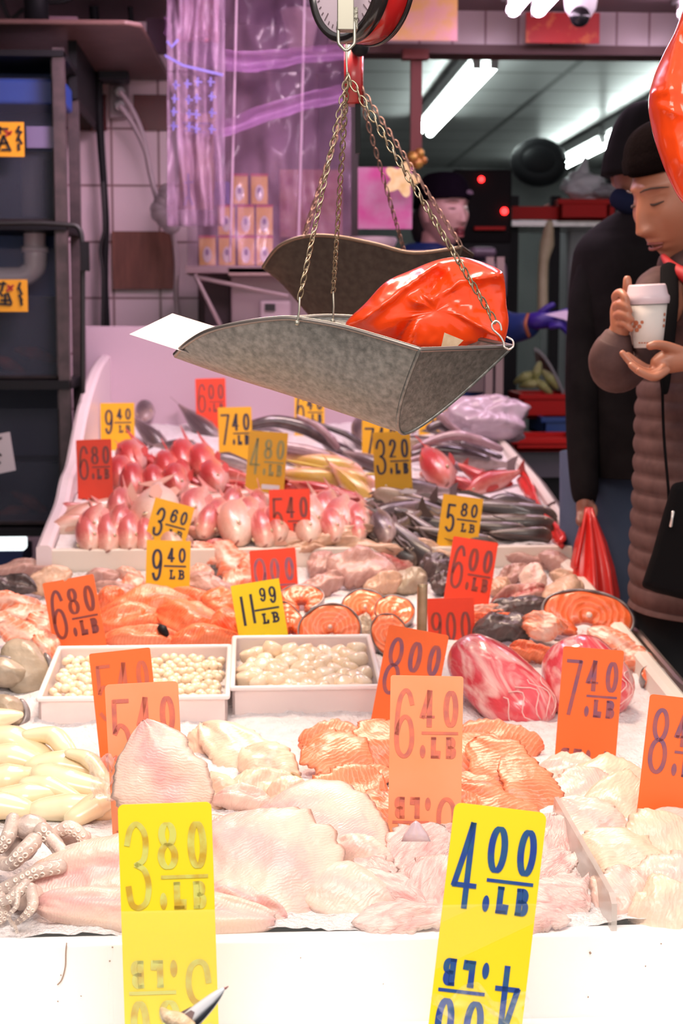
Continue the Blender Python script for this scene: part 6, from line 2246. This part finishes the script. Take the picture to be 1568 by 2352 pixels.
pxtube(mb, [(1522, 588, DP - .02), (1540, 610, DP - .06), (1565, 628, DP - .10), (1600, 650, DP - .12)], [6, 12, 16, 20], 14)
mb.build('red_scarf', mat('scarf_red', (.40, .01, .012), rough=.6), root)
mb = MB()
pxtube(mb, [(1520, 870, DP - .155), (1524, 1000, DP - .16), (1534, 1120, DP - .165), (1536, 1180, DP - .165)], [3.5] * 4, 8)
mb.build('zip', BLKF, root)
lap = MB()
pxtube(lap, [(1536, 615, DP - .09), (1536, 700, DP - .13), (1528, 850, DP - .15), (1526, 900, DP - .15)], [20, 22, 14, 8], 14, flat=.4)
lap.build('black_lapel', BLKF, root)
for s in (-1, 1):
    p = W(1650 + s * 70, 1150, DP + .05)
    MB().tube([V3((p.x, p.y, .86)), V3((p.x, p.y, .48)), V3((p.x, p.y, .09))], [.098, .075, .062], 18).build('trousers', mat('trouser_black', (.01, .01, .012), rough=.8), root)
    MB().ball((p.x - .05, p.y - .03, .045), (.13, .05, .05)).build('shoe', DARK, root)
root2 = thing('shoulder_bag', 'black bag with a small silver zip pull hanging against the brown coat', 'bag', W(1570, 1350, DP - .22))
mb = MB()
q = [(1546, 1110), (1600, 1100), (1700, 1120), (1700, 1400), (1600, 1385), (1510, 1362), (1474, 1348), (1500, 1270), (1522, 1190)]
r0 = [W(x, y, DP - .26) for x, y in q]
r1 = [W(x, y, DP - .17) for x, y in q]
mb.rings([[p.lerp(W(1590, 1250, DP - .27), .08) for p in r0], [p + FW * .012 for p in r0], r1])
mb.build('pouch', BLKF, root2, smooth=False, bevel=.008)
mb = MB()
pxtube(mb, [(1545, 1176, DP - .275), (1543, 1190, DP - .28), (1540, 1208, DP - .275)], [4, 3, 4], 8)
mb.build('zip_pull', mat('bright_pull', (.7, .65, .62), rough=.3, metal=.6), root2)
# cup
ct = W(1486, 690, DP - .25)
cb = W(1488, 798, DP - .24)
root = thing('coffee_cup', 'white paper coffee cup with a plastic lid and orange print held in two hands', 'cup', cb)
ax = (ct - cb).normalized()
Mc = Matrix.Translation(cb) @ ax.to_track_quat('Z', 'Y').to_matrix().to_4x4()
hc = (ct - cb).length
k_ = (DP - .24) / F
MB().lathe([(0, .002), (32 * k_, .0), (33 * k_, .001), (46 * k_, hc), (0, hc)], 40, Mc).build('paper_cup', mat('cup_white', (.66, .60, .56), rough=.5), root)
MB().lathe([(49 * k_, hc - .006), (51 * k_, hc - .001), (51 * k_, hc + .006), (47 * k_, hc + .010), (43 * k_, hc + .024), (40 * k_, hc + .027), (37 * k_, hc + .022), (0, hc + .022)], 40, Mc).build('lid', mat('lid_pinkish', (.66, .52, .56), rough=.3), root)
PR = mat('print_orange', (.50, .16, .08), rough=.5)
Mi = Mc.inverted()


def on_cup(px_, py_):
    """the spot of the cup wall seen at a pixel"""
    d_ = DP - .36
    while d_ < DP:
        v = Mi @ W(px_, py_, d_)
        if math.hypot(v.x, v.y) < k_ * (33 + 13 * v.z / hc) + .0009:
            break
        d_ += .0004
    return W(px_, py_, d_)


mb = MB()
for px_, py_, s_ in ((1460, 742, 6), (1468, 750, 5), (1462, 758, 5), (1474, 740, 4), (1456, 750, 4), (1526, 722, 4), (1525, 735, 4), (1524, 748, 4)):
    pts = [on_cup(px_ + s_ * math.cos(2 * PI * q / 10) * (.5 if px_ > 1500 else 1), py_ + s_ * math.sin(2 * PI * q / 10)) for q in range(10)]
    mb.add(pts, [tuple(range(10))])
for x_ in range(1466, 1512, 6):
    mb.add([on_cup(x_, 786), on_cup(x_ + 4, 786), on_cup(x_ + 4, 789), on_cup(x_, 789)], [(0, 1, 2, 3)])
mb.build('print', PR, root, smooth=False)

# ---- person behind in black jacket and jeans
DM = 3.55
JK = mat('black_jacket', (.006, .0045, .0055), (.010, .008, .009), 20, rough=.8, spec=.08)
root = thing('person', 'person in a black jacket and blue jeans seen behind the brown coat', 'person', (W(1420, 900, DM).x, W(1420, 900, DM).y, 0))
body = MB()
hm = W(1490, 395, DM)
HM2 = head_frame(hm, FH * .8 + RT * .5 - V3((0, 0, .2))) @ Matrix.Scale(1.02, 4)
head_mesh(body, HM2, res=60)
body.tube([hm + V3((0, 0, -.05)), hm + V3((0, .01, -.16)), hm + V3((0, .02, -.24))], [.055, .055, .08], 18)
body.tube([W(1440, 600, DM), W(1430, 700, DM), W(1430, 900, DM), W(1430, 1060, DM)], [.07, .08, .08, .08], 22, round_ends=True)
for s in (-1, 1):
    p = W(1440 + s * 50, 1080, DM)
    body.tube([p, V3((p.x, p.y, .5)), V3((p.x, p.y, .1)), V3((p.x, p.y + .1, .05))], [.09, .065, .045, .035], 14, round_ends=True)
pxtube(body, [(1370, 620, DM - .05), (1345, 800, DM - .08), (1340, 1000, DM - .12), (1345, 1130, DM - .14)], [40, 36, 30, 22], 16)
dm = DM - .15
pxtube(body, [(1345, 1130, dm), (1342, 1160, dm), (1340, 1180, dm)], [18, 20, 17], 14)
for i in range(4):
    x = 1328 + i * 9
    pxtube(body, [(x, 1180, dm - .01), (x - 1, 1198, dm - .025), (x + 3, 1206, dm - .02), (x + 8, 1198, dm - .005)], [6.5, 6, 5.5, 5], 10, k=3)
pxtube(body, [(1354, 1155, dm), (1366, 1170, dm - .01), (1366, 1188, dm - .02)], [9, 8, 6], 10, k=3)
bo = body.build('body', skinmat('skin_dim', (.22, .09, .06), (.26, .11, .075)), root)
remesh(bo, .005)
hat_mesh(HM2, brim=-.01, top=.145, puff=1.22).build('hat', BLKF, root)
garment([(1478, 480, DM + .02, 50, .07), (1440, 530, DM + .02, 90, .12), (1428, 580, DM, 112, .15), (1425, 700, DM, 118, .17), (1425, 900, DM, 118, .17), (1425, 1000, DM, 116, .17), (1428, 1085, DM, 110, .17)]).build('jacket', JK, root)
sleeve([(1380, 590, DM - .04), (1352, 700, DM - .07), (1340, 850, DM - .10), (1338, 1000, DM - .12), (1342, 1120, DM - .14), (1345, 1145, DM - .14)], [48, 46, 42, 38, 32, 26]).build('sleeve', JK, root)
mb = MB()
pxtube(mb, [(1420, 455, DM - .03), (1450, 470, DM - .05), (1500, 480, DM - .06)], [24, 26, 24], 14)
mb.build('collar', mat('collar_navy', (.010, .013, .035), rough=.9, spec=.05), root)
JN = mat('blue_jeans', (.030, .045, .085), (.055, .075, .13), 5, rough=.75, bump=.15, bscale=300)
for s in (-1, 1):
    p = W(1440 + s * 46, 1080, DM)
    MB().tube([p + V3((0, 0, .04)), V3((p.x, p.y, .75)), V3((p.x, p.y, .45)), V3((p.x, p.y, .07))], [.105, .10, .078, .065], 20).build('jeans', JN, root)
    MB().ball((p.x, p.y + .05, .045), (.05, .13, .045)).build('shoe', DARK, root)
root = thing('red_shopping_bag', 'red plastic bag hanging from the hand of the person in black', 'plastic bag', W(1358, 1370, dm))
mb = MB()
rs = []
for y, cx, w, dd in ((1165, 1352, 8, .02), (1200, 1354, 18, .03), (1245, 1357, 32, .05), (1300, 1360, 44, .07), (1360, 1362, 52, .08), (1440, 1362, 56, .09), (1500, 1362, 50, .08)):
    rs.append([W(cx, y, dm - .02) + RT * (w * dm / F) * math.cos(2 * PI * j / 40) * (1 + .14 * math.cos(j * 2 * PI / 40 * 7 + y * .01)) + FH * dd * math.sin(2 * PI * j / 40) * (1 + .2 * math.cos(j * 2 * PI / 40 * 7)) for j in range(40)])
mb.rings(rs)
mb.build('film', MATS['bag_red'], root)
mb = MB()
pxtube(mb, [(1346, 1172, dm - .03), (1336, 1230, dm - .05), (1322, 1300, dm - .06)], [4, 5, 6], 8)
mb.build('handle', MATS['bag_red'], root)

# ---- clerk
DC = 5.45
root = thing('person', 'smiling open mouthed person in a black knit cap and blue jacket inside the shop', 'person', (W(1010, 700, DC + .1).x, W(1010, 700, DC + .1).y, 0))
S3 = skinmat('skin_pink', (.62, .33, .31), (.68, .38, .36))
body = MB()
hc_ = W(1018, 492, DC)
HM3 = head_frame(hc_, RT * .60 - FH * .80 + V3((0, 0, .02))) @ Matrix.Scale(1.0, 4)
head_mesh(body, HM3, True)
body.tube([hc_ + V3((-.02, .02, -.06)), hc_ + V3((-.03, .04, -.16)), hc_ + V3((-.03, .05, -.24))], [.052, .052, .075], 18)
body.tube([W(985, 660, DC + .08), W(980, 760, DC + .08), W(980, 950, DC + .08)], [.09, .11, .11], 20, round_ends=True)
for s in (-1, 1):
    p = W(980 + s * 60, 950, DC + .08)
    body.tube([p, V3((p.x, p.y, .5)), V3((p.x, p.y, .1)), V3((p.x, p.y - .1, .05))], [.09, .065, .045, .035], 14, round_ends=True)
pxtube(body, [(1060, 660, DC), (1110, 740, DC - .15), (1180, 745, DC - .3), (1238, 738, DC - .4)], [34, 28, 22, 17], 14)
gl = MB()
dg = DC - .42
pxtube(gl, [(1222, 738, dg + .02), (1245, 735, dg), (1268, 735, dg)], [20, 21, 19], 14)
for i, (y0_, y1_) in enumerate(((722, 716), (732, 732), (742, 748), (750, 762))):
    pxtube(gl, [(1265, y0_, dg - .01 * i), (1285, y0_ - 2, dg - .012 * i - .01), (1300, y1_ - 2, dg - .012 * i), (1306, y1_ + 6, dg - .012 * i)], [7.5, 7, 6.5, 5.5], 10, k=3)
pxtube(gl, [(1240, 722, dg), (1255, 708, dg - .01), (1270, 700, dg - .015)], [9, 8, 6.5], 10, k=3)
bo = body.build('body', S3, root)
remesh(bo, .003)
gl.build('purple_glove', mat('glove_violet', (.030, .012, .20), rough=.35), root)
face_parts(HM3, root, mat('lash_dark', (.09, .04, .04), rough=.6), mat('lip_red', (.42, .10, .11), rough=.4), mouth_open=True, browm=mat('brow_grey', (.16, .08, .08), rough=.7))
hat_mesh(HM3, brim=.048, top=.140, puff=1.15).build('knit_cap', mat('cap_navy', (.007, .004, .009), rough=.95, spec=.05), root)
mb = MB()
pts = []
Pb = HM3 @ V3((.030, -.095, .062))
for q in range(12):
    b = 2 * PI * q / 12
    pts.append(HM3 @ V3((.036 + .022 * math.cos(b), -.092 + .016 * math.cos(b) * .5, .064 + .012 * math.sin(b) * (1 if math.sin(b) > 0 else .3))))
mb.rings([pts, [p - (HM3.to_3x3() @ V3((0, 1, 0))) * .004 for p in pts]])
mb.build('cap_emblem', mat('emblem_lilac', (.22, .14, .20), rough=.6), root, smooth=False)
MB().ball(HM3 @ V3((.0, .065, -.035)), (.072, .052, .09)).build('hair', mat('hair_black', (.012, .008, .010), rough=.5), root)
BJ = mat('blue_jacket', (.008, .022, .12), (.012, .035, .17), 9, rough=.5)
garment([(985, 560, DC + .06, 50, .08), (985, 600, DC + .07, 100, .12), (985, 680, DC + .08, 125, .15), (985, 800, DC + .08, 120, .15), (985, 1000, DC + .08, 120, .15)]).build('jacket', BJ, root)
sleeve([(1075, 650, DC), (1105, 720, DC - .12), (1160, 752, DC - .28), (1215, 748, DC - .38)], [44, 42, 38, 28]).build('sleeve', BJ, root)
mb = MB()
pxtube(mb, [(1212, 722, DC - .42), (1206, 745, DC - .44), (1214, 772, DC - .42)], [4, 4.5, 4], 8)
mb.build('cuff_band', mat('cuff_brown', (.30, .08, .03), rough=.5), root)
for s in (-1, 1):
    p = W(980 + s * 60, 950, DC + .08)
    MB().tube([V3((p.x, p.y, 1.15)), V3((p.x, p.y, .5)), V3((p.x, p.y, .08))], [.11, .08, .065], 16).build('trousers', MATS['trouser_black'], root)
    MB().ball((p.x, p.y - .05, .045), (.05, .13, .045)).build('shoe', DARK, root)
q = [W(1250, 722, DC - .47), W(1300, 712, DC - .47), W(1316, 722, DC - .47), W(1312, 742, DC - .47), W(1296, 734, DC - .47)]
mb = MB().rings([q, [p + FH * .004 for p in q]])
tag_(mb.build('white_sheet', mat('sheet_lilac', (.66, .52, .70), rough=.4), smooth=False), 'small white plastic sheet held in the purple glove', 'plastic')

# ------------------------------------------------------------------ inside the shop
CRR = mat('crate_red', (.50, .010, .008), rough=.5, spec=.2)


def crate(x0, y0, x1, y1, d, dep, m, name, label, cat='crate', th=.015):
    t = thing(name, label, cat, W((x0 + x1) / 2, y1, d))
    a, b = W(x0, y0, d), W(x1, y1, d)
    mb = MB()
    yy = a.y
    mb.box((a.x, yy, b.z), (b.x, yy + th, a.z))
    mb.box((a.x, yy + dep - th, b.z), (b.x, yy + dep, a.z))
    mb.box((a.x, yy, b.z), (a.x + th, yy + dep, a.z))
    mb.box((b.x - th, yy, b.z), (b.x, yy + dep, a.z))
    mb.box((a.x, yy, b.z), (b.x, yy + dep, b.z + th))
    mb.build('box', m, t, smooth=False, bevel=.003)
    mb = MB().box((a.x - .008, yy - .008, a.z - .02), (b.x + .008, yy, a.z))
    mb.build('rim', m, t, smooth=False, bevel=.003)
    return t


root = thing('shop_machine', 'black machine with two glowing red lights behind the smiling person', 'machine', (W(1120, 560, 6.2).x, W(1120, 560, 6.2).y, 0))
panel(MB(), 1040, 388, 1174, 560, 6.2, .4).build('housing', mat('machine_black', (.010, .008, .009), rough=.6, spec=.1), root, smooth=False, bevel=.01)
panel(MB(), 1090, 520, 1160, 528, 6.17, .05).build('red_tray', CRR, root, smooth=False)
MB().box((X(1062, 6.2), 6.2, 0), (X(1168, 6.2), 6.6, Z(558, 6.2))).build('stand', DARK, root, smooth=False)
for x, y in ((1105, 412), (1158, 485)):
    MB().ball(onY(x, y, 6.19), .012 if y < 450 else .014).build('red_light', mat('led_red', (1, .02, .02), emis=(1, .02, .02), es=6), root)
root = thing('metal_rack', 'tall shop rack with red crossbeams behind the glove', 'rack', (W(1290, 600, 6.5).x, W(1290, 600, 6.5).y, 0))
for x in (1180, 1276, 1404):
    a = W(x, 470, 6.5)
    MB().box((a.x - .02, a.y, 0), (a.x + .02, a.y + .04, W(x, 392 if x > 1300 else 450, 6.5).z)).build('post', DARK, root, smooth=False)
for y0_, y1_ in ((474, 504), (506, 520), (1008, 1038)):
    panel(MB(), 1176, y0_, 1410, y1_, 6.48, .5 if y0_ == 506 else .03).build('shelf_board' if y0_ == 506 else 'beam', STEEL if y0_ == 506 else CRR, root, smooth=False)
crate(1284, 457, 1402, 506, 6.4, .35, CRR, 'red_crate', 'red crate on the rack under the white knotted bag')
crate(1196, 905, 1340, 962, 5.9, .3, CRR, 'red_crate', 'red crate holding the green vegetables')
crate(1246, 958, 1345, 1002, 5.8, .3, mat('tub_blue', (.01, .05, .22), rough=.4), 'blue_tub', 'blue tub between the red crate and the red beam', 'tub')
crate(1180, 1006, 1345, 1038, 5.4, .3, CRR, 'red_crate', 'flat red crate lowest, above the grey board')
o = panel(MB(), 1186, 1038, 1345, 1096, 5.4, .03).build('grey_board', mat('mauve_grey_board', (.10, .085, .11), rough=.5), smooth=False)
tag_(o, 'grey board standing under the flat red crate', 'board')
o = MB().box((X(1160, 5.42), 5.42, 0), (X(1345, 5.42), 5.9, Z(1096, 5.42))).build('low_cabinet', DARK, smooth=False)
tag_(o, 'black low cabinet near the floor behind the steel edge', 'cabinet')
o = MB().box((W(1302, 600, 6.9).x, W(1302, 600, 6.9).y, 0), (W(1440, 600, 6.9).x, W(1302, 600, 6.9).y + .6, W(1302, 512, 6.9).z)).build('steel_fridge', mat('fridge_steel', (.26, .26, .27), (.33, .33, .35), 2, rough=.3, metal=.3), smooth=False, bevel=.015)
tag_(o, 'grey steel fridge behind the person in black', 'fridge')
mb = MB()
P = W(1340, 425, 6.45)
q = blob(.085, .06, .055, 8, .3, 2)
mb.add(q.v, q.f, Matrix.Translation(P))
mb.tube([P + V3((-.01, 0, .03)), P + V3((0, 0, .075)), P + V3((.005, 0, .105))], [.04, .018, .008], 12, round_ends=True)
tag_(mb.build('white_bag', mat('bag_white', (.62, .64, .66), rough=.4, bump=.2, bscale=30)), 'knotted white plastic bag on the red crate', 'plastic bag')
mb = MB()
q = blob(.08, .05, .03, 18, .3, 2)
mb.add(q.v, q.f, Matrix.Translation(W(1388, 440, 6.45)))
tag_(mb.build('grey_bag', mat('bag_grey', (.34, .34, .36), rough=.4)), 'flat greyish plastic bag beside the knotted white bag', 'plastic bag')
mb = MB()
pxtube(mb, [(1262, 512, 6.0), (1256, 560, 6.0), (1248, 600, 6.0), (1246, 660, 6.0), (1246, 712, 6.0)], [8, 17, 12, 12, 13], 14)
tag_(mb.build('cream_stalk', mat('stalk_cream', (.50, .44, .28), (.40, .33, .20), 12, rough=.5)), 'cream coloured bundle standing upright behind the glove', 'bundle')
mb = MB()
for a in range(0, 360, 15):
    pass
mb.tube([W(1238, 372, 7.5) + FH * .02 + RT * .09 * math.cos(q) + UP * .07 * math.sin(q) for q in [2 * PI * k / 24 for k in range(25)]], .045, 12, caps=False)
mb.ball(W(1238, 372, 7.5), (.10, .04, .08))
tag_(mb.build('wall_fan', DARK), 'round black fan near the end of the deeper ceiling tubes', 'fan')
GV = mat('leaf_pale', (.36, .38, .12), (.48, .48, .22), 30, rough=.5)
for i, (x, y, a, lab) in enumerate(((1205, 868, 25, 'pale green vegetable nearest the curtain side of the crate'), (1232, 858, 75, 'pale green vegetable standing up in the crate'), (1245, 888, -40, 'pale green vegetable hanging over the crate edge'),
                                    (1218, 884, 5, 'pale green vegetable lying lowest in the crate'), (1262, 872, 130, 'pale green vegetable leaning on the white curved board'))):
    mb = MB()
    c, s = math.cos(math.radians(a)), -math.sin(math.radians(a))
    pxtube(mb, [(x - 24 * c, y - 24 * s, 5.95), (x, y - 3, 5.92), (x + 24 * c, y + 24 * s, 5.95)], [5, 11, 6], 12)
    tag_(mb.build('green_vegetable', GV), lab, 'vegetable', 'pale green vegetables in the crate')
mb = MB()
vs = []
for i in range(20):
    for j in range(6):
        u, v = i / 19, j / 5
        vs.append(W(1226 + 70 * u + (1 - v) * 0 + 6 * v, 800 + 110 * u ** 1.6 + 44 * v * (1 - u * .7), 6.1 + .1 * v))
mb.add(vs, [(i * 6 + j, i * 6 + j + 1, (i + 1) * 6 + j + 1, (i + 1) * 6 + j) for i in range(19) for j in range(5)])
tag_(mb.build('curved_board', mat('board_pale', (.34, .34, .33), rough=.5), solid=.01), 'pale curved board behind the green vegetables', 'board')
# pillar of the clear stall screen beside the pan
root = thing('display_stand', 'mauve metal stand with clear packets beside the tip of the pan', 'stand', (W(1150, 900, 5.1).x, W(1150, 900, 5.1).y, 0))
for x in (1150, 1126):
    a = W(x, 570, 5.1)
    MB().box((a.x - .012, a.y, 0), (a.x + .012, a.y + .03, W(x, 590, 5.1).z)).build('post', mat('post_mauve', (.32, .22, .22), rough=.4, metal=.3), root, smooth=False)
panel(MB(), 1080, 690, 1158, 704, 5.1, .2).build('shelf', MATS['post_mauve'], root, smooth=False)
panel(MB(), 1060, 600, 1165, 690, 5.25, .1).build('packet', mat('packet_lilac', (.26, .18, .24), (.10, .06, .08), 16, rough=.3), root, smooth=False, bevel=.02)
o = panel(MB(), 1080, 566, 1142, 592, 5.3, .15).build('dark_basin', mat('basin_plum', (.09, .06, .09), rough=.4), smooth=False, bevel=.03)
tag_(o, 'dark plum basin rim just beside the smiling person', 'basin')
o = panel(MB(), 1000, 740, 1120, 900, 5.4, .1).build('dim_carton', mat('carton_mauve', (.20, .12, .12), (.34, .24, .24), 6, rough=.6), smooth=False)
tag_(o, 'dim mauve carton behind the pan tip', 'carton')
mb = MB()
mb.lathe([(0, 0), (.07, 0), (.085, .03), (.08, .04), (0, .04)], 24, Matrix.Translation(W(850, 575, 5.0)))
tag_(mb.build('white_bowl', mat('bowl_pale', (.50, .38, .42), rough=.4)), 'pale bowl behind the brown pan below the magenta poster', 'bowl')
o = panel(MB(), 824, 575, 1080, 600, 5.0, .18).build('shop_counter', mat('counter_mauve', (.26, .20, .24), rough=.4), smooth=False)
o.name = 'shop_counter'
tag_(o, 'mauve counter top behind the brown pan', 'counter')

# ------------------------------------------------------------------ light
wd = bpy.data.worlds.new('street_sky')
scn.world = wd
wd.use_nodes = True
bg = wd.node_tree.nodes['Background']
bg.inputs['Color'].default_value = (1.0, .93, .93, 1)
bg.inputs['Strength'].default_value = .62


def area(name, loc, target, size, power, col, sy=None, spread=None):
    l = bpy.data.lights.new(name, 'AREA')
    l.energy = power
    l.color = col
    l.size = size
    if sy:
        l.shape = 'RECTANGLE'
        l.size_y = sy
    if spread:
        l.spread = math.radians(spread)
    o = bpy.data.objects.new(name, l)
    COL.objects.link(o)
    o.location = loc
    o.rotation_euler = (V3(target) - V3(loc)).to_track_quat('-Z', 'Y').to_euler()
    return o


area('front_fill', (0, .85, 2.3), (0, 1.75, .75), 1.3, 12.8, (1, .885, .80), .6, 120)  # added unseen fill in place of street daylight on the front tags
area('counter_lamp', (.1, 3.0, 2.34), (.1, 2.6, .8), .8, 11, (1, .74, .57), .3, 90)
area('rear_lamp', (.1, 4.0, 2.34), (.1, 4.1, 1.0), .8, 6, (1, .76, .72), .3, 100)
area('wall_fill', (.1, 3.6, 2.36), (-.7, 5.4, 1.65), .5, 6, (1, .70, .86), .15, 80)  # added unseen pink fill that brightens the tiled wall

# ------------------------------------------------------------------ camera object and view
cd = bpy.data.cameras.new('camera')
co = bpy.data.objects.new('camera', cd)
COL.objects.link(co)
co.matrix_world = Matrix(((RT.x, UP.x, -FW.x, CAM.x), (RT.y, UP.y, -FW.y, CAM.y), (RT.z, UP.z, -FW.z, CAM.z), (0, 0, 0, 1)))
cd.sensor_fit = 'VERTICAL'
cd.sensor_height = 24.0
cd.lens = 24.0 * F / 2352
cd.clip_start = .05
cd.clip_end = 60
cd.dof.use_dof = True
cd.dof.focus_distance = 1.88
cd.dof.aperture_fstop = 6.0
scn.camera = co
scn.view_settings.view_transform = 'Standard'
scn.view_settings.look = 'None'
scn.view_settings.exposure = 0.35
scn.view_settings.gamma = 1
scn.view_settings.use_curve_mapping = False
scn.cycles.max_bounces = 6
scn.cycles.transparent_max_bounces = 12
scn.cycles.use_denoising = True
scn.cycles.sample_clamp_indirect = 6
